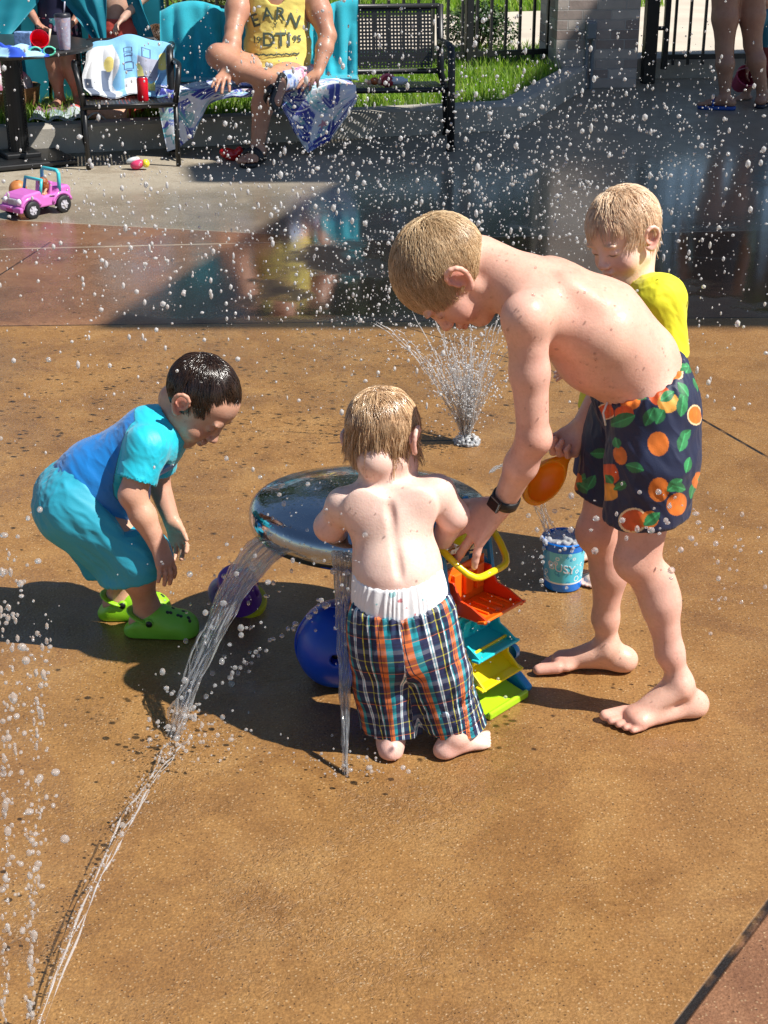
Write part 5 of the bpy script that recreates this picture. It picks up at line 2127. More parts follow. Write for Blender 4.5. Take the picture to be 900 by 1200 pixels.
def brick_mat():
    m, nt, b = new_mat("pillar_brick")
    tc = node(nt, 'ShaderNodeTexCoord')
    sp = node(nt, 'ShaderNodeSeparateXYZ')
    link(nt, tc.outputs['Object'], sp.inputs[0])
    cb = node(nt, 'ShaderNodeCombineXYZ')
    link(nt, math_n(nt, 'ADD', sp.outputs[0], sp.outputs[1]), cb.inputs[0])
    link(nt, sp.outputs[2], cb.inputs[1])
    br = node(nt, 'ShaderNodeTexBrick')
    link(nt, cb.outputs[0], br.inputs['Vector'])
    br.inputs['Scale'].default_value = 1.0
    br.inputs['Brick Width'].default_value = .215
    br.inputs['Row Height'].default_value = .070
    br.inputs['Mortar Size'].default_value = .005
    br.inputs['Mortar Smooth'].default_value = .3
    br.inputs['Bias'].default_value = -.1
    br.inputs['Color1'].default_value = (.66, .58, .51, 1)
    br.inputs['Color2'].default_value = (.27, .18, .155, 1)
    br.inputs['Mortar'].default_value = (.52, .49, .46, 1)
    t = noise_tex(nt, 16, 4, .65)
    t2 = noise_tex(nt, 3.5, 3, .6)
    c = mixc(nt, .45, br.outputs['Color'], mixc(nt, t.outputs['Fac'], (.45, .42, .40), (1.35, 1.3, 1.25)), 'MULTIPLY')
    c = mixc(nt, math_n(nt, 'MULTIPLY', t2.outputs['Fac'], .5), c, (.36, .32, .29))
    link(nt, c, b.inputs['Base Color'])
    b.inputs['Roughness'].default_value = .9
    h = math_n(nt, 'ADD', math_n(nt, 'MULTIPLY', br.outputs['Fac'], -1.0), math_n(nt, 'MULTIPLY', t.outputs['Fac'], .5))
    bump(nt, b, h, .8, .008)
    return m


proot = empty("brick_pillar", pil_c, "grey-brown brick pillar between the picket fence and the gate", "pillar", rz=PYAW)
mb = MB()
mb.box((0, 0, 1.1), (PW, PW, 2.2))
mb.build("shaft", brick_mat(), proot, False, .004)
mb = MB()
mb.box((0, 0, 2.25), (PW + .10, PW + .10, .09))
mb.build("cap_stone", M_CONC, proot, False, .012)
M_GREYBOX = simple("grey_conduit", (.19, .21, .23), .5, var=.1)
lx = -PW / 2 + PW * (688 - 650) / (745 - 650)
croot = empty("outlet_box", pil_c + PX_ * lx - PY_ * (PW / 2), "grey electrical outlet box with two conduits fixed to the brick pillar", "outlet", rz=PYAW)
mb = MB()
mb.box((0, -.034, .42), (.075, .060, .125))
mb.box((0, -.068, .42), (.066, .012, .112))
mb.build("cover", M_GREYBOX, croot, False, .006)
for s_ in (-.022, .022):
    mb = MB()
    mb.tube([(s_, -.026, -.0), (s_, -.026, .36)], .0135, 10)
    mb.build("conduit", M_GREYBOX, croot, True, auto=40)

groot = empty("metal_gate", pil_c + PX_ * .5 + np.array([0, 0, 0]), "black metal picket gate beside the brick pillar", "gate")
gp0 = PIL + PX_ * .10 + PY_ * .25
mb = MB()
mb.box(gp0 + PX_ * .055 + np.array([0, 0, 1.0]), (.095, .095, 2.0), rotz(PYAW))
mb.build("post", M_BLACK, groot, False, .005, world=True)
g1 = gp0 + PX_ * .155
mb = MB()
mb.box(g1 + PX_ * .02 + np.array([0, 0, .88]), (.042, .042, 1.56), rotz(PYAW))
mb.build("stile", M_BLACK, groot, False, .003, world=True)
fence_run(groot, g1 + PX_ * .03, PX_, 2.6, .10, 1.6)
for zz in (.40, 1.4):
    mb = MB()
    mb.tube([gp0 + PX_ * .105 + np.array([0, -.01, zz]), gp0 + PX_ * .16 + np.array([0, -.01, zz])], .016, 10)
    mb.build("hinge", M_BLACK, groot, False, world=True)


# ------------------------------------------------------------------ shrubs and trees beyond the fence
M_LEAF = attr_mat("leaf", .5, var=.2, vscale=8)


def leaf_cloud(centers, radii, n, size, seed, cols):
    r = np.random.default_rng(seed)
    V, C = [], []
    cs = np.array(centers, float)
    rs = np.array(radii, float)
    w = rs[:, 0] * rs[:, 1] * rs[:, 2]
    ids = r.choice(len(cs), n, p=w / w.sum())
    d = r.normal(size=(n, 3))
    d /= np.linalg.norm(d, axis=1, keepdims=True)
    rad = r.random((n, 1)) ** .38
    P = cs[ids] + d * rad * rs[ids]
    keep = vnoise(P, 2.2 / max(rs.max(), .1), seed) + .5 * vnoise(P, 5.0 / max(rs.max(), .1), seed + 1) > -.28
    P = P[keep]
    d = d[keep]
    n = len(P)
    nn = d + r.normal(size=(n, 3)) * .7
    nn /= np.linalg.norm(nn, axis=1, keepdims=True)
    t = np.cross(nn, r.normal(size=(n, 3)))
    t /= np.linalg.norm(t, axis=1, keepdims=True)
    s = np.cross(nn, t)
    L = size * r.uniform(.6, 1.3, (n, 1))
    V = np.stack([P - t * L * .5, P + s * L * .28, P + t * L * .5, P - s * L * .28], 1).reshape(-1, 3)
    Q = np.arange(n * 4).reshape(-1, 4)
    c = np.array(cols)[r.integers(0, len(cols), n)] * r.uniform(.7, 1.25, (n, 1))
    return V, Q, np.repeat(c, 4, 0)


def shrub(name, p, cs, rs, n, size, seed, cols, label):
    root = empty(name, p, label, "shrub")
    p = np.asarray(p, float)
    V, Q, C = leaf_cloud([p + np.array(c) for c in cs], rs, n, size, seed, cols)
    mesh_obj("foliage", V, Q, M_LEAF, root, False, col=C, world=True)
    mb = MB()
    r = random.Random(seed)
    for i in range(7):
        c = np.array(cs[i % len(cs)]) + np.array([r.uniform(-.1, .1), r.uniform(-.1, .1), 0])
        mb.tube([p + np.array([c[0] * .3, c[1] * .3, 0]), p + c], [.012, .005], 6)
    mb.build("stem", simple("bark", (.06, .045, .03), .9), root, True, world=True)


GRN = [(.030, .075, .015), (.045, .105, .02), (.06, .13, .025), (.025, .06, .018)]
hp = G(560, 63, .15)
shrub("hedge_bush", hp + np.array([0, .35, 0]), [(-.12, 0, .16), (.12, 0, .18), (.0, .1, .24), (.2, .02, .12)], [(.17, .16, .17)] * 4, 5200, .028, 3, GRN, "clipped dark green bush just beyond the fence beside the brick pillar")
OLV = [(.10, .12, .03), (.16, .15, .05), (.07, .10, .02), (.20, .16, .08)]
for i, (px, lab) in enumerate(((222, "scrubby olive shrub beyond the fence above the towel-covered chair"), (262, "scrubby olive shrub beyond the fence behind the seated man's shoulder"))):
    s0 = G(px, 22, .15)
    shrub("scrub_bush", s0 + np.array([0, .4, 0]), [(-.2, 0, .2), (.15, .05, .25), (.3, 0, .14)], [(.26, .25, .2)] * 3, 2600, .035, 20 + i, OLV, lab)


def tree(p, h, cr, seed, label):
    root = empty("tree", p, label, "tree", "trees beyond the pool fence")
    p = np.asarray(p, float)
    r = np.random.default_rng(seed)
    mb = MB()
    mb.tube([p, p + np.array([.1, 0, h * .25]), p + np.array([0, .1, h * .5])], [.2, .15, .11], 10)
    cs, rs = [], []
    for i in range(11):
        a, e = r.random() * 6.28, r.uniform(.35, 1.0)
        q_ = p + np.array([math.cos(a) * cr * .6 * r.random(), math.sin(a) * cr * .6 * r.random(), h * e])
        cs.append(q_)
        k = cr * r.uniform(.38, .62)
        rs.append((k, k, k * .8))
        mb.tube([p + np.array([0, .05, h * .4]), (p + np.array([0, 0, h * .4])) * .4 + q_ * .6 + np.array([0, 0, .1]), q_], [.09, .05, .02], 6)
    mb.build("trunk", simple("tree_bark", (.07, .055, .04), .9, bmp=.4), root, True, world=True)
    V, Q, C = leaf_cloud(cs, rs, 14000, .20, seed, GRN)
    mesh_obj("crown", V, Q, M_LEAF, root, False, col=C, world=True)


for i, (x, y, h, cr, lab) in enumerate(((2.2, 20.5, 7.2, 2.6, "broad leafy tree beyond the fence behind the bush"), (5.6, 21, 8.0, 2.8, "tall leafy tree beyond the gate walkway, nearer the pillar"),
                                        (9.0, 23, 8.0, 3.0, "tall leafy tree farthest along beyond the gate"), (-1.2, 24, 8.5, 3.0, "leafy tree standing behind the seated man beyond the verge"),
                                        (-5.2, 23, 7.5, 2.8, "leafy tree beyond the teal tent"))):
    tree((x, y, .1), h, cr, 40 + i, lab)

# ------------------------------------------------------------------ unseen occluder, added and shaped so its shadow falls across the wet paving
SH = .0


def shade_pt(px, py, h, z=0.0):
    g = G(px, py, z)
    off = np.array([-.74, .22])
    return np.array([g[0] - off[0] * (h - z), g[1] - off[1] * (h - z), h])


def build_occluder():
    h = 7.0
    root = empty("shade_occluder", (8.5, 6, 0), "unseen high flat canopy beside the pool deck whose shadow crosses the wet paving", "occluder")
    far = G(600, 118, .17)
    pts = [shade_pt(128, 386, h), shade_pt(408, 214, h), shade_pt(236, 214, h), shade_pt(228, 196, h), shade_pt(560, 142, h), shade_pt(604, 112, h, .17), shade_pt(668, 60, h, .17)]
    e1 = pts[-1] + np.array([2.6, .5, 0])
    e2 = shade_pt(985, 384, h)
    pts += [e1, e2]
    V = [list(p) for p in pts] + [[p[0], p[1], h + .09] for p in pts]
    n = len(pts)
    F = [list(range(n)), list(range(2 * n - 1, n - 1, -1))] + [[i, i + n, (i + 1) % n + n, (i + 1) % n] for i in range(n)]
    mesh_obj("occluder_panel", V, F, simple("occluder_sheet", (.12, .12, .12), .7), root, False, world=True)
    for p in (e1 + np.array([.2, 0, 0]), e2 + np.array([.2, 0, 0])):
        mb = MB()
        mb.tube([(p[0] - .4, p[1], 0), (p[0] - .4, p[1], h)], .06, 12)
        mb.build("post", M_BLACK, root, True, world=True, auto=40)


build_occluder()
# ------------------------------------------------------------------ bench
BY = rd(6)
BD, BN = rotz(BY)[:, 0], rotz(BY)[:, 1]
B0 = G(528, 177)                                         # foot of the front leg nearest the pillar
BL = 1.62


def BP(a, n, z):
    """a metres from the pillar end of the bench, n metres back from its front edge, z up"""
    return B0 - BD * a + BN * n + np.array([0, 0, z])


def perf_mat(name, pitch=.022, hole=.30):
    """black painted sheet steel punched with square holes"""
    m, nt, b = new_mat(name)
    b.inputs['Base Color'].default_value = (.010, .010, .011, 1)
    b.inputs['Roughness'].default_value = .4
    uvn = node(nt, 'ShaderNodeUVMap', uv_map="UVMap")
    sp = node(nt, 'ShaderNodeSeparateXYZ')
    link(nt, uvn.outputs[0], sp.inputs[0])
    fs = []
    for i in (0, 1):
        f = math_n(nt, 'FRACT', math_n(nt, 'DIVIDE', sp.outputs[i], pitch))
        fs.append(math_n(nt, 'LESS_THAN', math_n(nt, 'ABSOLUTE', math_n(nt, 'SUBTRACT', f, .5)), hole))
    hole_ = math_n(nt, 'MULTIPLY', fs[0], fs[1])
    link(nt, math_n(nt, 'SUBTRACT', 1.0, hole_), b.inputs['Alpha'])
    return m


M_PERF = perf_mat("punched_steel", .021, .215)


def quad_panel(name, p00, p10, p11, p01, thick, mat, parent, nu=6, nv=4):
    """a slightly thick panel with UVs in metres"""
    p00, p10, p11, p01 = [np.asarray(p, float) for p in (p00, p10, p11, p01)]
    n = unit(np.cross(p10 - p00, p01 - p00))
    w, h = np.linalg.norm(p10 - p00), np.linalg.norm(p01 - p00)
    V, U = [], []
    for s in (0, 1):
        for j in range(nv + 1):
            for i in range(nu + 1):
                u, v = i / nu, j / nv
                V.append((p00 * (1 - u) + p10 * u) * (1 - v) + (p01 * (1 - u) + p11 * u) * v - n * thick * s)
                U.append((u * w, v * h))
    k = (nu + 1) * (nv + 1)
    F = []
    for j in range(nv):
        for i in range(nu):
            a = j * (nu + 1) + i
            F.append([a, a + 1, a + nu + 2, a + nu + 1])
            F.append([k + a, k + a + nu + 1, k + a + nu + 2, k + a + 1])
    return mesh_obj(name, V, F, mat, parent, False, uv=U, world=True)


def build_bench():
    root = empty("bench", BP(BL / 2, .25, 0), "black perforated steel park bench with towels over its back and seat", "bench")
    sz = .36
    for k_ in range(1):
        quad_panel("seat", BP(BL - .03, .03, sz), BP(.03, .03, sz), BP(.03, .47, sz - .02), BP(BL - .03, .47, sz - .02), .004, M_PERF, root)
    # back in three punched panels
    for i in range(3):
        a0, a1 = .05 + i * .515, .05 + i * .515 + .485
        quad_panel("back_panel", BP(a1, .475, sz + .06), BP(a0, .475, sz + .06), BP(a0, .545, .755), BP(a1, .545, .755), .004, M_PERF, root)
    for zz, nn in ((sz + .04, .472), (.77, .548)):
        mb = MB()
        mb.tube([BP(0, nn, zz), BP(BL, nn, zz)], .017, 10)
        mb.build("back_rail", M_BLACK, root, True, world=True)
    mb = MB()
    mb.tube([BP(0, .02, sz - .008), BP(BL, .02, sz - .008)], .016, 10)
    mb.build("seat_rail", M_BLACK, root, True, world=True)
    for a in (.0, BL):
        for i in range(2):
            if i == 0:
                pts = [BP(a, -.0, 0), BP(a, .01, .34), BP(a, .02, .53), BP(a, .05, .575), BP(a, .12, .585), BP(a, .50, .570)]
            else:
                pts = [BP(a - .06, .56, 0), BP(a - .03, .48, .30), BP(a, .47, .39), BP(a, .55, .78)]
            mb = MB()
            mb.tube(pts, .023, 10)
            lg = mb.build("leg", M_BLACK, root, True, world=True)
            mb = MB()
            mb.tube([pts[0] + np.array([0, 0, .002]), pts[0] + np.array([0, 0, .03])], .030, 10)
            mb.build("foot_pad", M_BLACK, lg, True, world=True, auto=40)
    return root


build_bench()


# ------------------------------------------------------------------ cloth
def cloth(name, fn, nu, nv, mat, label, cat, col_fn=None, group=None, thick=.006, parent=None):
    """fn(u, v) -> world points for arrays u, v in 0..1; colour by col_fn(u, v)"""
    u, v = np.meshgrid(np.linspace(0, 1, nu), np.linspace(0, 1, nv))
    u, v = u.ravel(), v.ravel()
    P = fn(u, v)
    i = np.arange((nv - 1) * nu).reshape(nv - 1, nu)[:, :-1].ravel()
    Q = np.stack([i, i + 1, i + nu + 1, i + nu], 1)
    N = vnormals(P, Q)
    V = np.concatenate([P + N * thick / 2, P - N * thick / 2])
    k = len(P)
    edge = []
    top = np.arange(nu)
    bot = (nv - 1) * nu + np.arange(nu)
    lf = np.arange(nv) * nu
    rt = lf + nu - 1
    for e_, fl in ((top, 1), (bot, 0), (lf, 0), (rt, 1)):
        q = np.stack([e_[:-1], e_[1:], e_[1:] + k, e_[:-1] + k], 1)
        edge.append(q[:, ::-1] if not fl else q)
    Qs = np.concatenate([Q, Q[:, ::-1] + k] + edge)
    C = None
    if col_fn is not None:
        c = col_fn(u, v, P)
        C = np.concatenate([c, c])
    o = mesh_obj(name, V, Qs, mat, parent, True, col=C)
    tag(o, label, cat, group)
    return o


def lerp_path(pts, t):
    pts = np.asarray(pts, float)
    s = np.concatenate([[0], np.cumsum(np.linalg.norm(np.diff(pts, axis=0), axis=1))])
    s /= s[-1]
    return np.stack([np.interp(t, s, pts[:, c]) for c in range(pts.shape[1])], -1)


M_TERRY = simple("teal_terry", (.012, .36, .46), .9, var=.10, vscale=14, bmp=.5, bscale=300, bdist=.003, sheen=.3)


def teal(a0, a1, seed, label, hang):
    def fn(u, v):
        # from the seat up the front of the back rest, over the top rail, down behind
        prof = [(.30, .385), (.42, .392), (.452, .45), (.520, .765), (.545, .795), (.580, .768), (.61, .77 - hang)]
        q = lerp_path(prof, v)
        a = a0 + (a1 - a0) * u
        n_, z = q[:, 0].copy(), q[:, 1].copy()
        f = .030 * np.sin(u * 13 + seed + 4 * v) + .014 * np.sin(u * 31 + 2 * seed - 6 * v)
        sag = .5 + .5 * np.cos(v * math.pi * 1.2)
        n_ -= np.abs(f) * (.3 + sag)
        z += .022 * np.sin(u * 8 + seed) * (v > .3) - .02 * np.clip(u * 8 - 7, 0, 1) * (v > .3)
        a = a + .05 * (1 - v) * np.sin(u * 5 + seed)
        return B0[None] - BD[None] * a[:, None] + BN[None] * n_[:, None] + np.array([0, 0, 1.0])[None] * z[:, None]
    cloth("teal_towel", fn, 60, 60, M_TERRY, label, "towel", group="teal towels over the bench back")


teal(.48, 1.06, 1.0, "bright teal towel over the bench back beside the man's straight arm", .30)
teal(1.10, 1.66, 2.2, "bright teal towel over the end of the bench back next to the chair", .35)


def floral_col(u, v, P, seed=1, s=1.0):
    """overlapping leaves and a few blossoms on a pale ground"""
    r = np.random.default_rng(seed)
    x, y = u * 1.25, v * .85
    C = np.tile(np.array([.62, .68, .80]), (len(u), 1))
    pal = [(.045, .055, .34), (.07, .10, .42), (.16, .22, .58), (.12, .38, .46), (.30, .55, .60), (.78, .80, .84), (.76, .78, .84), (.70, .74, .82), (.045, .055, .34)]
    for k in range(300):
        cx, cy, th = r.random() * 1.25, r.random() * .85, r.random() * 6.28
        L_, w_ = r.uniform(.06, .14), r.uniform(.016, .034)
        dx, dy = x - cx, y - cy
        a_ = dx * math.cos(th) + dy * math.sin(th)
        b_ = -dx * math.sin(th) + dy * math.cos(th) - .9 * a_ * a_
        m = (np.abs(a_) < L_) & (np.abs(b_) < w_ * np.sqrt(np.clip(1 - (a_ / L_) ** 2, 0, 1)))
        C[m] = pal[k % len(pal)]
        C[m & (np.abs(b_) < .003)] = (.74, .78, .82)
    for k in range(7):
        cx, cy = r.random() * 1.25, r.random() * .85
        dx, dy = x - cx, y - cy
        rad, an = np.hypot(dx, dy), np.arctan2(dy, dx)
        C[rad < .035 * (.7 + .3 * np.cos(5 * an))] = (.66, .30, .34)
    return C


M_FLORAL = attr_mat("floral_terry", .9, .5, 260, .003, sheen=.25, var=.08)


def seat_towel():
    def fn(u, v):
        a = .56 + 1.15 * u
        # hang below the front edge varies along the bench
        hang = np.interp(u, [0, .10, .22, .34, .46, .60, .70, .80, .90, 1.0], [.06, .30, .36, .24, .03, .03, .08, .26, .30, .34])
        n_ = np.where(v < .5, .44 - .90 * v, -.012 - .02 * np.sin(u * 25) * (v - .5) * 2)
        z = np.where(v < .5, .376 + .006 * np.sin(u * 21) + .012 * vnoise(np.stack([u * 9, v * 6, 0 * u], 1), 1.0, 3), .373 - (v - .5) * 2 * hang)
        n_ = n_ - np.where(v >= .5, (v - .5) * 2 * .03 * (1 + np.sin(u * 34 + 1)), 0)
        a = a + np.where(v > .5, (v - .5) * .10 * np.sin(u * 11), 0)
        return B0[None] - BD[None] * a[:, None] + BN[None] * n_[:, None] + np.array([0, 0, 1.0])[None] * z[:, None]
    cloth("beach_towel", fn, 220, 120, M_FLORAL, "blue and white flower-print towel spread over the bench seat under the man", "towel", lambda u, v, P: floral_col(u, v, P, 2, 1.8))


seat_towel()

# ------------------------------------------------------------------ patio chair with its towel
CB = G(104, 199)                                          # front foot, table side
CYAW = rd(12)
CD, CN = rotz(CYAW)[:, 0], rotz(CYAW)[:, 1]


def CP(a, n, z):
    return CB + CD * a + CN * n + np.array([0, 0, z])


def build_chair():
    root = empty("patio_chair", CP(.27, .25, 0), "black metal patio armchair with a cartoon-coloured towel over its back", "chair")
    w = .50
    quad_panel("seat", CP(.0, .0, .345), CP(w, .0, .345), CP(w, .46, .33), CP(.0, .46, .33), .005, M_PERF, root)
    quad_panel("backrest", CP(.02, .47, .40), CP(w - .02, .47, .40), CP(w - .02, .545, .605), CP(.02, .545, .605), .005, M_PERF, root)
    mb = MB()
    mb.tube([CP(0, -.01, .34), CP(w, -.01, .34), CP(w, .47, .325), CP(0, .47, .325), CP(0, -.01, .34)], .014, 8)
    mb.build("seat_frame", M_BLACK, root, True, world=True)
    mb = MB()
    mb.tube([CP(0, .47, .325), CP(0, .54, .58), CP(.06, .555, .63), CP(w - .06, .555, .63), CP(w, .54, .58), CP(w, .47, .325)], .014, 8)
    mb.build("back_frame", M_BLACK, root, True, world=True)
    for a in (0, w):
        mb = MB()
        mb.tube([CP(a, -.0, 0), CP(a, .005, .345)], .014, 8)
        mb.build("leg", M_BLACK, root, True, world=True)
        mb = MB()
        mb.tube([CP(a, .56, 0), CP(a, .47, .325)], .014, 8)
        mb.build("leg", M_BLACK, root, True, world=True)
        mb = MB()
        s = -1 if a == 0 else 1
        mb.tube([CP(a, .0, .345), CP(a + s * .02, -.005, .48), CP(a + s * .03, .03, .53), CP(a + s * .035, .10, .545), CP(a + s * .03, .40, .53), CP(a, .53, .51)], .016, 8)
        mb.build("armrest", M_BLACK, root, True, world=True)
    return root


build_chair()


def chair_towel():
    def fn(u, v):
        prof = [(.30, .355), (.44, .37), (.455, .42), (.530, .62), (.552, .65), (.585, .62), (.59, .45)]
        q = lerp_path(prof, v)
        a = .03 + .50 * u
        mid = np.clip((v - .1) * 3, 0, 1) * np.clip((.62 - v) * 8, 0, 1)
        n_ = q[:, 0] - .030 * np.abs(np.sin(u * 10 + 2.2 * v)) ** 1.5 * mid - .012 * np.abs(np.sin(u * 23 - 3 * v)) * mid - .010
        z = q[:, 1] - .07 * (np.abs(u - .5) * 2) ** 3 * np.clip((v - .3) * 4, 0, 1) + .012 * np.sin(u * 13 + 1)
        a = a + .018 * np.sin(v * 9 + 2) * (np.abs(u - .5) * 2)
        return CB[None] + CD[None] * a[:, None] + CN[None] * n_[:, None] + np.array([0, 0, 1.0])[None] * z[:, None]

    def col(u, v, P):
        C = np.tile(np.array([.22, .50, .76]), (len(u), 1))
        # large soft panels of white, grey, yellow; small dark rules
        wob = .05 * np.sin(v * 17) + .03 * np.sin(u * 23)
        C[(u < .34 + wob) & (v < .62)] = (.72, .74, .78)
        C[(np.hypot(u - .16, (v - .30) * 1.1) < .09)] = (.76, .78, .82)
        C[(u > .02) & (u < .10 + wob * .5) & (v < .30)] = (.10, .13, .20)
        C[(u > .20) & (u < .29 + wob * .4) & (v < .40)] = (.13, .17, .26)
        C[np.hypot(u - .28, (v - .46) * .8) < .055] = (.72, .60, .18)
        C[(u > .44) & (v < .30) & (u < .66)] = (.70, .72, .78)
        C[(u > .60) & (u < .84) & (v > .30) & (v < .50)] = (.36, .38, .48)
        C[(u > .60) & (u < .80) & (v > .20) & (v < .36 + wob)] = (.74, .68, .22)
        C[(u > .84) & (u < .96) & (np.hypot(u - .90, (v - .48) * .8) < .075)] = (.74, .66, .20)
        C[(u > .84) & (v < .36)] = (.18, .40, .66)
        for (u0, v0, w_, h_) in ((.50, .54, .11, .02), (.50, .50, .11, .012), (.50, .46, .10, .03), (.50, .40, .12, .03), (.50, .36, .08, .008), (.70, .54, .10, .04)):
            m = (np.abs(u - u0) < w_ / 2) & (np.abs(v - v0) < h_)
            ring = m & ~((np.abs(u - u0) < w_ / 2 - .012) & (np.abs(v - v0) < h_ - .007))
            C[ring] = (.06, .10, .22)
        C[(np.abs(v - .335) < .006) & (np.abs(u - .72) < .05)] = (.05, .06, .1)
        return C
    cloth("beach_towel", fn, 150, 150, M_FLORAL, "pale blue, white and yellow picture-print towel hung over the patio chair back", "towel", col)


chair_towel()
# red drink can on the chair seat
can_p = CP(.33, .10, .35)
mb = MB()
mb.lathe([(.0, .0), (.026, .0), (.031, .008), (.031, .118), (.026, .128), (.0, .128)], 24)
can = mb.build("drink_can", simple("red_can", (.62, .006, .02), .3, var=.1), None, True, auto=40)
can.location = can_p
tag(can, "small red can standing on the patio chair seat", "can")
mb = MB()
mb.lathe([(.0, .1275), (.020, .1275), (.024, .132), (.026, .129)], 24)
mb.build("lid", simple("can_metal", (.6, .6, .62), .25, 1.0), can, True)

# ------------------------------------------------------------------ table with things on it
TB = G(36, 190)


def build_table():
    root = empty("patio_table", TB + np.array([-.06, 0, 0]), "round black metal patio table with a perforated pedestal post", "table")
    c = TB + np.array([-.16, .10, 0])
    mb = MB()
    mb.lathe([(.0, .605), (.50, .605), (.535, .610), (.54, .625), (.535, .635), (.0, .635)], 64, c)
    mb.build("table_top", simple("black_table_top", (.022, .020, .019), .35, var=.3, vscale=30), root, True, world=True, auto=35)
    mp = MB()
    n = 20
    V, F, U = [], [], []
    for j in range(2):
        for i in range(n + 1):
            a = 2 * math.pi * i / n
            V.append(c + np.array([.06 * math.cos(a) + .10, .06 * math.sin(a) - .10, .02 + .58 * j]))
            U.append((a * .06, .66 * j))
    F = [[i, i + 1, n + 2 + i, n + 1 + i] for i in range(n)]
    mesh_obj("post", V, F, perf_mat("punched_post", .018, .3), root, True, uv=U, world=True)
    mb = MB()
    mb.tube([c + np.array([.10, -.10, .02]), c + np.array([.10, -.10, .605])], .050, 16)
    mb.build("post_core", M_BLACK, root, True, world=True, auto=40)
    mb = MB()
    mb.box(c + np.array([.10, -.10, .022]), (.52, .52, .03), rotz(rd(28)))
    mb.box(c + np.array([.10, -.10, .050]), (.20, .20, .03), rotz(rd(28)))
    mb.build("base_plate", M_BLACK, root, False, .008, world=True)
    return c


tc_ = build_table()
TZ = .637


def on_table(px, py):
    return G(px, py, TZ)


p = on_table(20, 66)


def heap(u, v):
    x = -.20 + .36 * u
    y = -.09 + .18 * v
    z = TZ + .008 + .045 * np.clip(np.sin(u * 3.1) * np.sin(v * 3.1), 0, 1) * (1 + .8 * vnoise(np.stack([u * 6, v * 6, 0 * u], 1), 1, 4))
    return np.stack([p[0] + x + .02 * np.sin(v * 9), p[1] + y + .02 * np.sin(u * 8), z], 1)


cloth("swim_cloth", heap, 50, 40, attr_mat("blue_heap", .8, .3, 200), "crumpled blue and pale blue cloth lying on the patio table", "cloth",
      lambda u, v, P: np.where(((u + .4 * v) % .5 < .24)[:, None], np.array([.02, .08, .55]), np.array([.35, .60, .80])))
p = on_table(27, 58)
mb = MB()
mb.box(p + np.array([.0, .04, .045]), (.095, .05, .09), rotz(rd(-8)))
o = mb.build("snack_box", attr_mat("x", .5) if False else simple("blue_white_carton", (.22, .36, .62), .5, var=.5, vscale=60), None, False, .006)
tag(o, "small blue and white carton standing behind the crumpled cloth on the table", "carton")
p = on_table(46, 61)
root = empty("toy_pail", p, "little red pail tipped on its side on the patio table", "pail")
mb = MB()
Mt = rotz(rd(20)) @ rotx(rd(62))
mb.lathe([(.0, -.05), (.034, -.05), (.048, .055), (.051, .058), (.049, .06), (.045, .056), (.031, -.046), (.0, -.046)], 28, p + np.array([0, 0, .048]), Mt)
mb.build("pail", simple("red_plastic", (.68, .008, .03), .35), root, True, world=True, auto=40)
mb = MB()
mb.tube([p + np.array([.05, 0, .03]), p + np.array([.07, .0, .12])], .006, 8)
mb.build("spade_handle", simple("cream_plastic", (.7, .6, .45), .5), root, True, world=True)
p = on_table(50, 66)
root = empty("sunglasses", p, "mint green sunglasses with dark lenses lying on the patio table", "sunglasses")
mint = simple("mint_plastic", (.12, .60, .42), .35)
Mg = rotz(rd(15))
for s in (-1, 1):
    mb = MB()
    ring = [p + Mg @ np.array([s * .036 + .030 * math.cos(t), 0, .026 + .022 * math.sin(t)]) for t in np.linspace(0, 2 * math.pi, 19)]
    mb.tube(ring, .0048, 8)
    fr = mb.build("rim", mint, root, True, world=True)
    mb = MB()
    mb.lathe([(.0, 0), (.028, 0)], 18, p + Mg @ np.array([s * .036, 0, .026]), Mg @ rotx(rd(90)) @ np.diag([1, .75, 1]))
    mb.build("lens", simple("dark_lens", (.01, .02, .02), .1), fr, True, world=True)
    mb = MB()
    mb.tube([p + Mg @ np.array([s * .068, 0, .035]), p + Mg @ np.array([s * .066, .08, .03]), p + Mg @ np.array([s * .062, .12, .012])], .004, 6)
    mb.build("temple", mint, root, True, world=True)
p = on_table(76, 58)
root = empty("tumbler", p, "tall clear patterned tumbler with dark lid and straw on the patio table", "tumbler")
m, nt, b = new_mat("frosted_print")
t = noise_tex(nt, 45, 3)
link(nt, ramp(nt, t.outputs['Fac'], [(.35, (.62, .64, .74)), (.55, (.45, .42, .58)), (.7, (.72, .52, .50))]).outputs[0], b.inputs['Base Color'])
b.inputs['Roughness'].default_value = .25
b.inputs['Transmission Weight'].default_value = .25
mb = MB()
mb.lathe([(.0, 0), (.029, 0), (.031, .01), (.043, .165), (.043, .17), (.0, .17)], 28, p)
mb.build("cup", m, root, True, world=True, auto=40)
mb = MB()
mb.lathe([(.0, .190), (.040, .188), (.045, .180), (.045, .170), (.0, .170)], 28, p)
mb.build("lid", simple("dark_lid", (.02, .02, .03), .4), root, True, world=True, auto=40)
mb = MB()
mb.tube([p + np.array([.01, 0, .185]), p + np.array([.02, 0, .25])], .004, 8)
mb.build("straw", simple("clear_straw", (.4, .4, .5), .3), root, True, world=True)

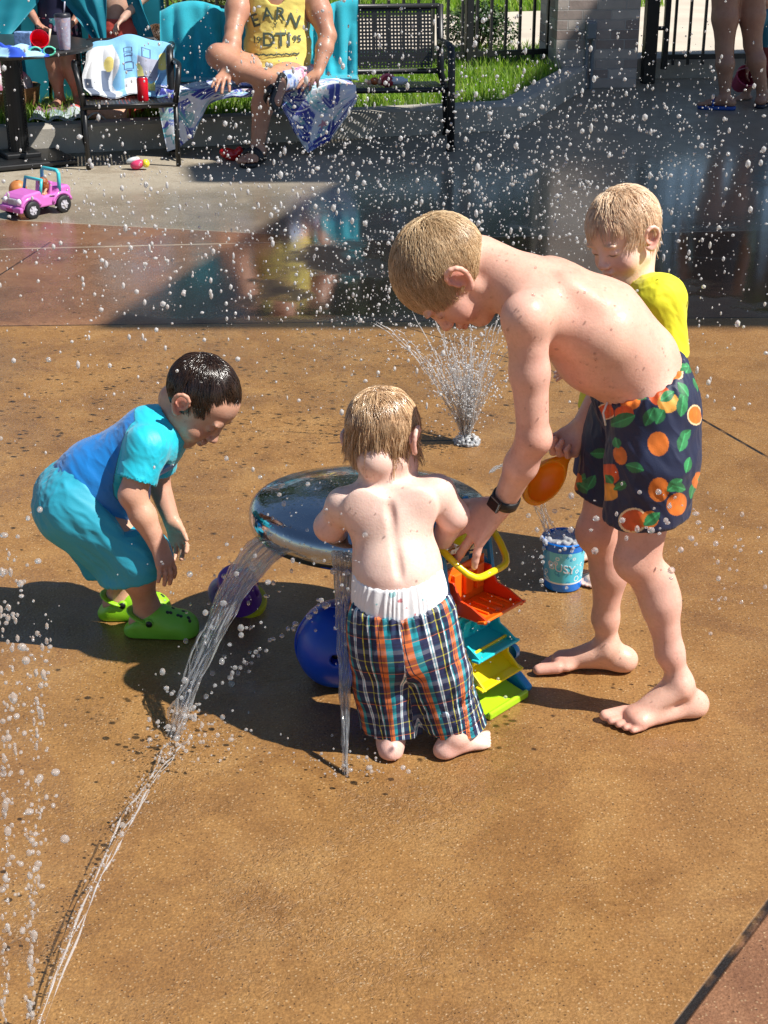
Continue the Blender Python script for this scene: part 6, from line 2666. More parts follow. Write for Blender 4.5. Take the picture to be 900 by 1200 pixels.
# ------------------------------------------------------------------ things on the bench and the paving
p = BP(.36, .14, .365)
root = empty("toy_clam", p, "pink and red shell-shaped toy standing on the bench seat", "toy")
mb = MB()
mb.lathe([(.0, 0), (.05, .002), (.055, .02), (.048, .045), (.03, .062), (.0, .068)], 24, p + np.array([.0, 0, .0]), np.diag([1, .8, 1]))
mb.build("shell", simple("pink_plastic", (.62, .12, .16), .4), root, True, world=True, auto=40)
mb = MB()
mb.lathe([(.0, 0), (.03, .001), (.034, .012), (.0, .02)], 20, p + np.array([0, -.042, .026]), rotx(rd(78)))
mb.build("mouth", simple("dark_pink", (.25, .02, .04), .4), root, True, world=True)
p = BP(.30, .10, .37)
mb = MB()
mb.lathe([(.0, 0), (.020, 0), (.024, .006), (.024, .085), (.012, .100), (.012, .115), (.0, .116)], 20, p + np.array([-.06, 0, .024]), rotz(BY) @ roty(rd(90)))
o = mb.build("lotion_bottle", simple("pale_blue_plastic", (.50, .58, .68), .4), None, True, auto=40)
tag(o, "white lotion bottle lying on the bench seat by the shell toy", "bottle")
p = BP(.44, .12, .37)
root = empty("toy_figure", p, "small orange-brown toy lying on the bench seat beside the towel", "toy")
mb = MB()
mb.ellipsoid(p + np.array([0, 0, .022]), (.028, .022, .022))
mb.build("body", simple("brown_toy", (.30, .09, .03), .5, var=.5, vscale=60), root, True, world=True)
for s in (-1, 1):
    mb = MB()
    mb.ellipsoid(p + np.array([s * .03, -.005, .016]), (.015, .015, .015), nu=12, nv=8)
    mb.build("paw", simple("cream_toy", (.55, .35, .25), .5), root, True, world=True)

p = G(272, 188)
v = Vol(p - .12, p + .14, .004)
v.ell(p + np.array([-.012, 0, .035]), (.062, .045, .034), roty(rd(-18)), .01)
v.ell(p + np.array([.045, .0, .055]), (.022, .030, .026), None, .02)
v.plane_cut(p, (0, 0, -1), .004)
V, Q = v.mesh(1)
o = mesh_obj("squirt_toy", V, Q, simple("glossy_red_plastic", (.62, .010, .012), .15, coat=.5), None, True)
tag(o, "glossy red squirt toy on the paving beside the man's sandal", "toy")
mb = MB()
mb.lathe([(.0, .012), (.006, .012), (.009, 0)], 12, p + np.array([.066, -.012, .066]), roty(rd(60)))
mb.build("nozzle", simple("black_nozzle", (.01, .01, .01), .4), o, True)

p = G(162, 199)
root = empty("squirt_toy", p, "pink and yellow squirt toy lying on the paving in front of the chair", "toy")
for nm, c_, off, r in (("body", (.72, .06, .16), (-.004, 0, .03), (.040, .03, .026)), ("cap", (.78, .62, .04), (.045, 0, .036), (.020, .024, .024)), ("collar", (.66, .70, .72), (-.028, .01, .052), (.040, .022, .016))):
    v = Vol(p - .1, p + .14, .004)
    v.ell(p + np.array(off), r, roty(rd(15)), .01)
    v.plane_cut(p, (0, 0, -1), .003)
    V, Q = v.mesh(1)
    mesh_obj(nm, V, Q, simple("toy_" + nm, c_, .35), root, True, world=True)


# ------------------------------------------------------------------ toy car
def build_jeep():
    p = G(45, 250)
    yaw = rd(230)
    Rj = rotz(yaw)
    root = empty("toy_car", p, "pink open-top toy off-road car with turquoise roll bars, a doll inside", "toy car", rz=yaw)
    pink = simple("pink_car_plastic", (.62, .16, .52), .3, var=.05, coat=.2)
    turq = simple("aqua_car_plastic", (.06, .52, .58), .3, var=.05)
    dark = simple("tyre_plastic", (.012, .012, .014), .6)
    silv = simple("hub_plastic", (.62, .60, .66), .3, .3)
    L, Wd = .30, .145
    # local: +x forwards, z up
    mb = MB()
    side = [(-.150, .042), (-.157, .112), (-.142, .130), (-.085, .128), (-.062, .098), (.012, .096), (.030, .124), (.125, .116), (.148, .100), (.153, .042)]
    mb.prism(side, Wd)
    mb.build("body", pink, root, False, .010, seg=3)
    mb = MB()
    mb.box((.158, 0, .048), (.022, Wd + .02, .030))
    mb.build("bumper", pink, root, False, .008)
    mb = MB()
    mb.box((.1695, 0, .046), (.004, .045, .016))
    mb.build("number_plate", simple("deep_pink", (.50, .03, .25), .4), root, False, .001)
    mb = MB()
    mb.box((.149, 0, .082), (.006, .066, .030))
    for i in range(6):
        mb.box((.153, -.026 + .0105 * i, .082), (.004, .004, .028))
    mb.build("grille", silv, root, False, .002)
    for s in (-1, 1):
        mb = MB()
        mb.lathe([(.0, .010), (.013, .008), (.017, 0), (.017, -.006)], 18, (.149, s * .052, .084), roty(rd(90)))
        mb.build("headlight", simple("lamp_plastic", (.75, .72, .78), .15), root, True)
        for x in (-.095, .095):
            mb = MB()
            mb.lathe([(.0, -.016), (.036, -.016), (.042, -.011), (.042, .011), (.036, .016), (.024, .016), (.022, .011), (.0, .011)], 28, (x, s * (Wd / 2 + .004), .042), rotx(rd(-90 * s)))
            w = mb.build("wheel", dark, root, True, auto=40)
            mh = MB()
            mh.lathe([(.0, .016), (.008, .016), (.010, .012), (.022, .012)], 20, (x, s * (Wd / 2 + .004), .042), rotx(rd(-90 * s)))
            for k_ in range(6):
                a = k_ * math.pi / 3
                M_ = rotx(rd(-90 * s))
                mh.box(np.array([x, s * (Wd / 2 + .004), .042]) + M_ @ np.array([.014 * math.cos(a), .014 * math.sin(a), .0135]), (.017, .006, .004), M_ @ rotz(a))
            mh.build("hub", silv, w, False)
            mf = MB()
            pts = [(x + .058 * math.cos(t), s * (Wd / 2 - .002), .042 + .054 * math.sin(t)) for t in np.linspace(rd(15), rd(165), 12)]
            mf.tube(pts, .009, 8)
            mf.build("fender", pink, root, True)
        mb = MB()
        mb.tube([(-.05, s * (Wd / 2 + .001), .088), (-.022, s * (Wd / 2 + .001), .092)], .0025, 6)
        mb.build("door_handle", dark, root, True)
    mb = MB()
    mb.tube([(.028, -.064, .105), (.012, -.062, .172), (.012, .062, .172), (.028, .064, .105)], .0085, 8)
    mb.tube([(.026, -.062, .112), (.026, .062, .112)], .006, 8)
    mb.build("windscreen_frame", turq, root, True)
    mb = MB()
    mb.tube([(-.088, -.066, .105), (-.092, -.064, .190), (-.092, -.050, .203), (-.092, .050, .203), (-.092, .064, .190), (-.088, .066, .105)], .0095, 8)
    mb.build("roll_bar", turq, root, True)
    for s in (-1, 1):
        mb = MB()
        mb.box((-.045, s * .034, .115), (.018, .048, .085), roty(rd(-10)))
        mb.box((-.020, s * .034, .085), (.05, .048, .016))
        mb.build("car_seat", pink, root, False, .010)
    doll = empty("doll", p + Rj @ np.array([-.005, .03, .075]), "red-haired doll sitting in the pink toy car", "doll")
    dm = simple("doll_skin", (.55, .28, .18), .5)
    v = Vol(p + Rj @ np.array([-.03, .03, .12]) - .09, p + Rj @ np.array([-.03, .03, .12]) + .09, .003)
    hd_ = p + Rj @ np.array([-.014, .032, .150])
    v.ell(hd_, (.017, .016, .019))
    v.cone(hd_ - [0, 0, .018], p + Rj @ np.array([-.02, .032, .09]), .010, .018, .01)
    for s in (-1, 1):
        v.chain([p + Rj @ np.array([-.02, .032 + s * .018, .122]), p + Rj @ np.array([.0, .032 + s * .024, .10]), p + Rj @ np.array([.02, .032 + s * .01, .105])], [.007, .006, .005], .004)
        v.chain([p + Rj @ np.array([-.015, .032 + s * .009, .092]), p + Rj @ np.array([.02, .032 + s * .010, .098])], [.009, .007], .006)
    V, Q = v.mesh(1)
    mesh_obj("figure", V, Q, dm, doll, True, world=True)
    v = Vol(hd_ - .06, hd_ + .06, .003)
    bk = Rj @ np.array([-1.0, 0, 0])
    v.ell(hd_ + bk * .006 + np.array([0, 0, .006]), (.023, .023, .021), None, .004)
    v.ell(hd_ + bk * .012 + np.array([0, 0, -.016]), (.022, .024, .026), None, .01)
    v.ell(hd_ - bk * .022 + np.array([0, 0, -.008]), (.016, .015, .02), None, .006, 's')
    V, Q = v.mesh(1)
    V = wrinkle(V, Q, .002, 120, None, 4)
    mesh_obj("hair", V, Q, simple("auburn_hair", (.28, .075, .02), .5), doll, True, world=True)
    mb = MB()
    mb.ellipsoid(p + Rj @ np.array([-.03, -.10, .12]), (.030, .022, .034))
    return root


build_jeep()
p = G(19, 236)
mb = MB()
mb.ellipsoid((0, 0, .048), (.046, .046, .048), nu=24, nv=14)
o = mb.build("ball", simple("orange_brown_ball", (.50, .18, .05), .5, var=.3, vscale=30), None, True)
o.location = p + np.array([0, .06, 0])
tag(o, "orange-brown ball resting just behind the pink toy car", "ball")
mb = MB()
mb.lathe([(.0, .0965), (.006, .0962), (.009, .095)], 12)
mb.build("valve", M_BLACK, o, True)

# ------------------------------------------------------------------ teal beach tent behind the table
M_TENT, nt, b = new_mat("teal_tent_cloth")
t_ = noise_tex(nt, 5, 4)
link(nt, ramp(nt, t_.outputs['Fac'], [(.3, (.010, .23, .33)), (.7, (.02, .36, .46))]).outputs[0], b.inputs['Base Color'])
b.inputs['Roughness'].default_value = .6
tr = node(nt, 'ShaderNodeBsdfTranslucent')
tr.inputs['Color'].default_value = (.015, .32, .44, 1)
mx = node(nt, 'ShaderNodeMixShader')
mx.inputs[0].default_value = .35
link(nt, b.outputs[0], mx.inputs[1])
link(nt, tr.outputs[0], mx.inputs[2])
link(nt, mx.outputs[0], nt.nodes['Material Output'].inputs[0])

tent = empty("beach_tent", G(90, 132, .15), "teal cloth beach tent with its front flaps tied open behind the table", "tent")


def panel(name, poly, seed, amp=.02, nu=40, nv=40, mat=None):
    """cloth panel through four world corners (p00, p10, p11, p01) with soft folds"""
    p00, p10, p11, p01 = [np.asarray(p, float) for p in poly]
    nn = unit(np.cross(p10 - p00, p01 - p00))

    def fn(u, v):
        P = (p00[None] * (1 - u)[:, None] + p10[None] * u[:, None]) * (1 - v)[:, None] + (p01[None] * (1 - u)[:, None] + p11[None] * u[:, None]) * v[:, None]
        f = np.sin(u * 7 + seed + 2 * v) * .6 + np.sin(u * 17 + v * 4 + seed * 2) * .4 + .8 * vnoise(np.stack([u * 4, v * 4, 0 * u + seed], 1), 1, 3)
        return P + nn[None] * (amp * f)[:, None]
    o = cloth(name, fn, nu, nv, mat or M_TENT, None, None, None, None, .004)
    bpy.context.view_layer.update()
    M = parent_matrix(tent).inverted()
    o.data.transform(M)
    o.parent = tent
    return o


YT, YF = 9.95, 9.50
panel("back_wall", (W(-60, 150, YT), W(205, 140, YT), W(185, -70, YT), W(-60, -70, YT)), 1.0)
panel("swag_flap", (W(-60, 70, YF), W(4, 52, YF), W(66, -25, YF + .2), W(-60, -40, YF)), 2.0, .03)
panel("middle_flap", (W(108, 44, YF), W(124, 48, YF), W(125, -40, YF), W(56, -20, YF)), 3.0, .02)
panel("side_panel", (W(172, 105, YF + .3), W(200, 108, YF + .1), W(150, -40, YF), W(138, -40, YF)), 4.0, .02)
panel("floor_cloth", (W(20, 138, YF), W(120, 136, YF), G(120, 118, .16), G(20, 120, .16)), 5.0, .004)
for (px, a, b_) in ((60, -60, 150), (140, -60, 138)):
    mb = MB()
    mb.tube([W(px, b_ - 14, YT - .05), W(px - 4, a, YT - .05)], .012, 8)
    mb.build("pole", M_BLACK, tent, True, world=True)

# mat of towels in front of the tent
c0, c1 = G(34, 142, .17), G(128, 139, .17)


def mat_fn(u, v):
    P = c0[None] * (1 - u)[:, None] + c1[None] * u[:, None] + np.array([-.05, .75, 0])[None] * v[:, None]
    P[:, 2] = .172 + .02 * np.abs(np.sin(u * 13 + v * 4)) + .02 * vnoise(np.stack([u * 6, v * 5, 0 * u], 1), 1, 6)
    return P


def mat_col(u, v, P):
    C = np.tile(np.array([.45, .52, .56]), (len(u), 1))
    n_ = vnoise(np.stack([u * 8, v * 4, 0 * u], 1), 1, 2)
    C[n_ > .25] = (.22, .32, .36)
    C[(v > .35)] = (.30, .10, .22)
    C[(v > .35) & (u > .45)] = (.62, .06, .06)
    C[(v > .5) & (u > .6) & (u < .75)] = (.72, .52, .05)
    C[(v > .55) & (u < .4)] = (.35, .33, .06)
    C[(v > .3) & (u > .85)] = (.03, .40, .45)
    return C


cloth("ground_towel", mat_fn, 90, 40, M_FLORAL, "rumpled grey, red and purple towels spread on the grass by the tent", "towel", mat_col)

# bag and basket at the edge
p = G(4, 165, .0) + np.array([0, .35, .0])
p = KP(-2.95, .28, .15)
p = W(6, 150, 9.75)
p[2] = .16
root = empty("wicker_basket", p, "low woven basket on the kerb edge holding pink towels, by the table post", "basket")
m = simple("wicker", (.30, .16, .07), .8, var=.4, vscale=90, bmp=.8, bscale=140, bdist=.006)
mb = MB()
mb.lathe([(.0, 0), (.20, 0), (.225, .06), (.235, .13), (.24, .14), (.22, .14), (.21, .06), (.0, .02)], 40, p)
mb.build("basket", m, root, True, world=True, auto=50)


def tow(u, v):
    r = .19 * (1 - .2 * v)
    a = u * 2 * math.pi
    rr = r * np.cos(v * 1.45)
    z = .12 + .17 * np.sin(v * 1.5) + .02 * np.sin(a * 5 + v * 8)
    return np.stack([p[0] + rr * np.cos(a), p[1] + rr * np.sin(a), p[2] + z], 1)


cloth("pink_towel", tow, 80, 40, attr_mat("pink_towel_cloth", .9, .4, 200), "striped pink and white towel bundled in the woven basket", "towel",
      lambda u, v, P: np.where((np.sin(v * 16 + u * 9) > .2)[:, None], np.array([.62, .22, .34]), np.array([.70, .62, .64])))
# ------------------------------------------------------------------ people in the yard
def torso(vol, pel, upp, nb, r=(.09, .10, .05), e=1.3, side=(1, 0, 0)):
    vol.cone(pel, pel * .5 + upp * .5, r[0], r[0] * .95, .03, side, e)
    vol.cone(pel * .5 + upp * .5, upp, r[0] * .95, r[1], .03, side, e * 1.05)
    vol.cone(upp, nb, r[1] * .9, r[2], .03, side, 1.2)


def sandal(parent, ankle, d, L, mat, strap_mat, name="sandal", z0=0.0, up=(0, 0, 1), wide=True):
    a = np.asarray(ankle, float)
    d, up = unit(d), unit(up)
    t = np.cross(up, d)
    g = a.copy()
    v = Vol(g - L, g + L, .006)
    v.cone(g - d * .18 * L - up * .005, g + d * .55 * L - up * .005, .034, .044, .01, t, 1.1)
    v.plane_cut(g + up * .006, up, .002)
    v.plane_cut(g - up * .020, -up, .002)
    V, Q = v.mesh(1)
    o = mesh_obj(name, V, Q, mat, parent, True, world=True)
    mb = MB()
    for (x0, ) in ((.38,), (.24,)) if wide else ((.30,),):
        pts = [g + d * x0 * L + t * .052 * math.cos(q) + up * (.006 + .060 * math.sin(q)) for q in np.linspace(0, math.pi, 11)]
        mb.tube(pts, .016 if wide else .008, 8)
    mb.build("strap", strap_mat, o, True, world=True)
    return o


def build_man():
    P_ = empty("person", BP(1.0, .25, .0), "muscular man in yellow tank top sitting on the bench with one ankle on his knee", "person")
    vol = Vol((-1.25, 8.45, -.01), (.02, 9.75, 1.52), .0075)
    pel = W(326, 82, 9.26)
    pel[2] = .445
    upp = W(325, 22, 9.36)
    nb = upp + np.array([.0, .03, .23])
    ch = upp + np.array([0, .01, .10])
    side = np.array([1.0, .1, 0])
    vol.cone(pel, pel * .55 + upp * .45, .135, .125, .04, side, 1.25)
    vol.cone(pel * .5 + upp * .5, ch, .125, .145, .04, side, 1.35)
    vol.cone(ch, nb, .13, .065, .04, side, 1.25)
    hd = Head(nb + np.array([-.02, -.04, .20]), (-.15, -.95, -.1), (0, -.05, 1), 1.13)
    vol.chain([nb, hd.P(-.02, 0, -.06)], [.072, .066], .03)
    hd.build(vol)
    shL, shR = ch + np.array([.205, .0, .055]), ch + np.array([-.205, -.02, .055])
    elL, wrL = W(384, 42, 9.24), W(373, 84, 9.10)
    elR, wrR = W(274, 34, 9.16), W(268, 80, 8.95)
    for sh, el, wr in ((shL, elL, wrL), (shR, elR, wrR)):
        vol.cone(ch + np.array([0, 0, .03]), sh, .10, .075, .04)
        vol.chain([sh, sh * .5 + el * .5, el], [.078, .068, .050], .03)
        vol.chain([el, el * .65 + wr * .35, wr], [.050, .050, .030], .02)
    hand(vol, wrL, unit(np.array([-.35, -.8, -.3])), np.array([0, -.2, -1.0]), np.array([-.9, .3, 0.0]), .19, (.2, .2, .2, .2), .25, fk=.006)
    hand(vol, wrR, unit(np.array([-.25, -.8, -.4])), np.array([0, -.2, -1.0]), np.array([.9, .3, 0.0]), .19, (.3, .3, .3, .3), .25, fk=.006)
    # planted leg
    hpL, knL, akL = pel + np.array([.10, -.02, -.02]), W(311, 92, 8.90), W(301, 176, 8.84)
    knL[2] = .44
    vol.chain([hpL, knL], [.095, .066], .04)
    vol.chain([knL, knL * .65 + akL * .35 + np.array([0, .02, 0]), akL], [.062, .060, .036], .03)
    foot(vol, akL, (-.25, -1, 0), (-1, .2, 0), .27, .02, lift=.022)
    # crossed leg, ankle resting on the other knee
    hpR, knR, akR = pel + np.array([-.10, -.02, -.01]), W(256, 66, 9.0), W(326, 98, 8.82)
    vol.chain([hpR, knR], [.095, .068], .04)
    vol.chain([knR, knR * .65 + akR * .35 + np.array([0, -.01, -.02]), akR], [.064, .060, .038], .03)
    fd = unit(W(322, 116, 8.70) - akR)
    vol.cone(akR, akR + fd * .06, .042, .040, .02)
    vol.cone(akR + fd * .04, akR + fd * .17, .038, .034, .02, (1, 0, 0), 1.2)
    V, Q = vol.mesh(2)
    C = skin_colors(V, (.46, .235, .155), 41)
    C = hd.paint(V, C)
    mesh_obj("body", V, Q, M_SKIN, P_, True, col=C, world=True)
    make_hair(P_, hd, 2500, .05, (.06, .035, .015), (.22, .13, .06), M_HAIR, 44, lift=.006, thick=.0016)
    # tank top
    tv = Vol((-1.15, 8.9, .45), (.0, 9.75, 1.4), .0075)
    tv.cone(pel + np.array([0, 0, .0]), pel * .55 + upp * .45, .150, .140, .04, side, 1.27)
    tv.cone(pel * .5 + upp * .5, ch, .140, .156, .04, side, 1.33)
    tv.cone(ch, nb, .142, .075, .04, side, 1.22)
    tv.plane_cut(pel + np.array([0, 0, .03]), (0, 0, -1), 0)
    tv.cone(nb + np.array([0, -.10, .03]), nb + np.array([0, -.12, -.10]), .085, .07, .01, op='s')
    for sh, s in ((shL, 1), (shR, -1)):
        tv.cone(sh + np.array([.03 * s, -.02, .06]), sh + np.array([.035 * s, -.05, -.20]), .095, .080, .01, op='s')
    tv.plane_cut(nb + np.array([0, 0, -.02]), (0, 0, 1), 0)
    TV, TQ = tv.mesh(2)
    TV = wrinkle(TV, TQ, .004, 7, stretch_along((0, .2, 1), 2.2), 61)
    TV = wrinkle(TV, TQ, .002, 18, stretch_along((.3, .2, 1), 2.0), 62)
    tank = mesh_obj("tank_top", TV, TQ, simple("yellow_cotton", (.72, .58, .14), .8, var=.06, bmp=.25, bscale=200, sheen=.1), P_, True, world=True)
    bvh = BVHTree.FromPolygons([tuple(p) for p in TV], [tuple(q) for q in TQ])
    # lettering printed on the chest: an arched word, numbers and a rule below
    ink = simple("dark_green_print", (.06, .085, .06), .7)

    def letter(txt, cx, cz, size, rot=0.0, bold=True):
        cu = bpy.data.curves.new("print", 'FONT')
        cu.body = txt
        cu.size = size
        cu.align_x = 'CENTER'
        if bold:
            cu.offset = size * .018
        tmp = bpy.data.objects.new("print", cu)
        COL.objects.link(tmp)
        dg = bpy.context.evaluated_depsgraph_get()
        me = bpy.data.meshes.new_from_object(tmp.evaluated_get(dg))
        co = np.array([v.co[:] for v in me.vertices])
        F = [list(p.vertices) for p in me.polygons]
        bpy.data.objects.remove(tmp)
        c, s = math.cos(rot), math.sin(rot)
        x = cx + co[:, 0] * c - co[:, 1] * s
        z = cz + co[:, 0] * s + co[:, 1] * c
        out = []
        for xi, zi in zip(x, z):
            o_ = Vector((pel[0] + xi, 8.6, zi))
            h = bvh.ray_cast(o_, Vector((0, 1, 0)))
            y = h[0].y if h[0] is not None else 9.1
            out.append((pel[0] + xi, y - .0075, zi))
        return np.array(out), F
    mb = MB()
    zc = W(326, 34, 9.1)[2]
    for i, chx in enumerate("EARN"):
        t = (i - 1.5) / 1.5
        V_, F_ = letter(chx, -.012 + t * .100, zc + .005 + .040 * (1 - t * t), .098, -t * .34)
        mb.add(V_, F_)
    for txt, cx, cz, s in (("19", -.115, zc - .085, .05), ("DTI", .000, zc - .100, .105), ("95", .118, zc - .080, .05), ("Y", -.005, zc + .000, .04)):
        V_, F_ = letter(txt, cx, cz, s)
        mb.add(V_, F_)
    V_, F_ = letter("~~~~~~", .000, zc - .165, .075, .02)
    mb.add(V_, F_)
    mb.build("shirt_lettering", ink, tank, False, world=True)
    # patterned shorts
    sv = Vol((-1.15, 8.6, .38), (.0, 9.6, .75), .0075)
    sv.cone(pel + np.array([0, 0, -.01]), pel + np.array([0, 0, .05]), .150, .146, .04, side, 1.3)
    for hp_, kn_ in ((hpL, knL), (hpR, knR)):
        e_ = hp_ * .30 + kn_ * .70
        sv.cone(hp_, e_, .120, .098, .04)
        dd = unit(kn_ - hp_)
        sv.cone(e_ + dd * .085, e_ + dd * .3, .10, .12, .005, op='s')
    sv.plane_cut(pel + np.array([0, 0, .04]), (0, 0, 1), 0)
    SV, SQ = sv.mesh(2)
    SV = wrinkle(SV, SQ, .005, 9, None, 71)
    SV, SQ = subdiv(SV, SQ)
    a = vnoise(SV, 17, 5)
    b_ = vnoise(SV, 26, 9)
    C = np.tile(np.array([.70, .52, .58]), (len(SV), 1))
    C[a > .22] = (.40, .50, .72)
    C[a < -.28] = (.66, .24, .36)
    C[b_ > .42] = (.10, .16, .42)
    C[(np.abs(b_) < .06)] = (.74, .70, .74)
    mesh_obj("shorts", SV, SQ, attr_mat("pink_print_cloth", .75), P_, True, col=C, world=True)
    blk = simple("black_sandal_rubber", (.012, .012, .013), .5)
    sandal(P_, np.array([akL[0], akL[1], .02]), (-.25, -1, 0), .29, blk, blk)
    upv = unit(np.cross(fd, np.array([1.0, 0, 0])))
    upv = upv if upv[1] < 0 else -upv
    sole_side = -upv
    sandal(P_, akR + fd * .01 + np.array([.012, -.02, -.0]), fd, .30, blk, blk, up=unit(np.array([.75, -.35, .3]) * -1))
    return P_


build_man()


def build_woman():
    P_ = empty("person", G(868, 131), "woman seen from behind by the gate, bare legs and blue flip-flops, in the shade", "person")
    vol = Vol((2.0, 10.3, -.01), (3.15, 11.4, 1.72), .0085)
    akA, akB = W(849, 122, 10.75), W(893, 120, 10.85)
    akA[2] = akB[2] = .085
    knA, knB = W(849, 57, 10.78), W(882, 52, 10.86)
    hpA, hpB = W(851, -15, 10.82), W(880, -17, 10.86)
    for ak, kn, hp in ((akA, knA, hpA), (akB, knB, hpB)):
        vol.chain([hp, hp * .5 + kn * .5, kn], [.102, .088, .060], .03)
        vol.chain([kn, kn * .68 + ak * .32 + np.array([0, -.015, 0]), ak], [.056, .060, .034], .03)
    foot(vol, akA, (-.95, .25, 0), (-.2, -1, 0), .235, .02, lift=.02)
    foot(vol, akB, (.5, .9, 0), (-.9, .4, 0), .235, .02, lift=.02)
    pel = (hpA + hpB) / 2 + np.array([0, 0, .08])
    upp = pel + np.array([0, .02, .36])
    nb = upp + np.array([0, .02, .17])
    vol.ell(pel, (.175, .125, .12), None, .05)
    torso(vol, pel, upp, nb, (.115, .115, .05), 1.25)
    hd = Head(nb + np.array([0, .02, .165]), (-.2, .95, -.1), (0, 0, 1), 1.03)
    vol.chain([nb, hd.P(-.02, 0, -.06)], [.052, .05], .02)
    hd.build(vol)
    for s in (-1, 1):
        sh = upp + np.array([s * .175, .01, .09])
        el = sh + np.array([s * .05, .03, -.28])
        wr = el + np.array([s * -.02, .14, -.18])
        vol.cone(upp + np.array([0, 0, .07]), sh, .07, .05, .03)
        vol.chain([sh, el], [.048, .04], .02)
        vol.chain([el, wr], [.039, .026], .02)
        hand(vol, wr, (0, .6, -.8), (-s, 0, 0), (0, .8, .6), .17, fk=.006)
    V, Q = vol.mesh(2)
    C = hd.paint(V, skin_colors(V, (.36, .19, .13), 71))
    mesh_obj("body", V, Q, M_SKIN, P_, True, col=C, world=True)
    make_hair(P_, hd, 2200, .16, (.03, .016, .008), (.10, .05, .025), M_HAIR, 73, drop=.9, lift=.008, thick=.0018, nape=-.02)
    sv = Vol((2.1, 10.4, .72), (3.1, 11.3, 1.55), .0085)
    sv.ell(pel, (.188, .138, .13), None, .05)
    for hp in (hpA, hpB):
        sv.cone(hp + np.array([0, 0, .03]), hp + np.array([0, 0, -.03]), .112, .108, .03)
    sv.plane_cut(pel + np.array([0, 0, -.105]), (0, 0, -1), 0)
    sv.cone(pel, upp, .125, .124, .03, (1, 0, 0), 1.27)
    sv.plane_cut(upp + np.array([0, 0, .06]), (0, 0, 1), 0)
    SV, SQ = sv.mesh(2)
    mesh_obj("swimsuit", SV, SQ, simple("black_swimsuit", (.012, .012, .016), .5), P_, True, world=True)
    bl = simple("blue_flip_flop", (.01, .06, .30), .5)
    dk = simple("navy_flip_flop", (.01, .012, .035), .5)
    sandal(P_, np.array([akA[0], akA[1], .02]), (-.95, .25, 0), .25, bl, bl, "flip_flop", wide=False)
    sandal(P_, np.array([akB[0], akB[1], .02]), (.5, .9, 0), .25, dk, dk, "flip_flop", wide=False)


build_woman()


def child(P_, pts, hd, r=1.0, skin=(.52, .30, .21), seed=0, h=.007, hair=None, lo=None, hi=None, hands=True, feet=None):
    """a child's body from joints: pel upp nb, hips, knees, ankles, shoulders, elbows, wrists (pairs)"""
    allp = np.array([np.asarray(p, float) for k in pts if k not in ('toe', 'side') for p in (pts[k] if isinstance(pts[k], (list, tuple)) else [pts[k]])])
    lo = np.minimum(allp.min(0), hd.c) - .16
    hi = np.maximum(allp.max(0), hd.c) + .18
    lo[2] = max(lo[2], -.01) if feet is None or feet >= 0 else lo[2]
    vol = Vol(lo, hi, h)
    torso(vol, pts['pel'], pts['upp'], pts['nb'], (.078 * r, .080 * r, .04 * r), 1.2, pts.get('side', np.array([1.0, 0, 0])))
    for i in (0, 1):
        hp, kn, ak = pts['hip'][i], pts['knee'][i], pts['ankle'][i]
        vol.chain([hp, kn], [.066 * r, .047 * r], .03)
        vol.chain([kn, kn * .6 + ak * .4, ak], [.044 * r, .042 * r, .027 * r], .02)
        if feet is not None:
            fd = pts['toe'][i]
            foot(vol, ak, fd, (-fd[1] * (1 if i else -1), fd[0] * (1 if i else -1), 0), .17 * r, .015, lift=feet)
        sh, el, wr = pts['shoulder'][i], pts['elbow'][i], pts['wrist'][i]
        vol.cone(pts['upp'], sh, .055 * r, .040 * r, .03)
        vol.chain([sh, el], [.038 * r, .032 * r], .02)
        vol.chain([el, wr], [.031 * r, .021 * r], .02)
        d = unit(wr - el)
        n = unit(np.cross(d, [0, 1, .2]))
        hand(vol, wr, d, n, np.cross(n, d), .12 * r, (.5, .5, .5, .5), .15, fk=.005)
    vol.chain([pts['nb'], hd.P(-.02, 0, -.06)], [.042 * r, .040 * r], .02)
    hd.build(vol, chub=1.1)
    V, Q = vol.mesh(2)
    C = hd.paint(V, skin_colors(V, skin, seed))
    mesh_obj("body", V, Q, M_SKIN, P_, True, col=C, world=True)
    hc = hair or ((.05, .025, .012), (.16, .085, .04))
    make_hair(P_, hd, 1500, .07, hc[0], hc[1], M_HAIR, seed, drop=.6, lift=.006, thick=.0017)


def up(p, dz, dx=0.0, dy=0.0):
    return np.asarray(p, float) + np.array([dx, dy, dz])


# girl in flower shorts under the tent
YG = 9.72
g0 = np.array([W(76, 132, YG)[0], YG, .19])
P_ = empty("person", g0, "child in dark flower-print shorts standing on towels inside the tent", "person")
pe = up(g0, .46)
pts = dict(pel=pe, upp=up(g0, .68), nb=up(g0, .78), hip=[up(pe, -.03, -.055), up(pe, -.03, .055)], knee=[up(g0, .24, -.04, -.02), up(g0, .24, .06, -.02)],
           ankle=[up(g0, .05, -.02, -.02), up(g0, .05, .085, .02)], toe=[(-.2, -1), (.3, -1)], shoulder=[up(g0, .73, -.12), up(g0, .73, .12)],
           elbow=[up(g0, .58, -.17, -.03), up(g0, .58, .17, -.03)], wrist=[up(g0, .50, -.10, -.12), up(g0, .50, .12, -.12)])
child(P_, pts, Head(up(g0, .91, 0, -.02), (-.3, -.9, -.3), (0, -.2, 1), .95), seed=81, skin=(.42, .22, .15), feet=.19)
sv = Vol(pe - .25, pe + .32, .007)
sv.cone(up(pe, .0), up(pe, .06), .095, .088, .03, (1, 0, 0), 1.2)
for s in (-1, 1):
    sv.cone(up(pe, 0, .055 * s), up(g0, .30, .06 * s), .085, .088, .02)
sv.plane_cut(up(g0, .315), (0, 0, -1), 0)
sv.cone(up(pe, .05), up(pe, .24), .094, .094, .02, (1, 0, 0), 1.2)
SV, SQ = sv.mesh(2)
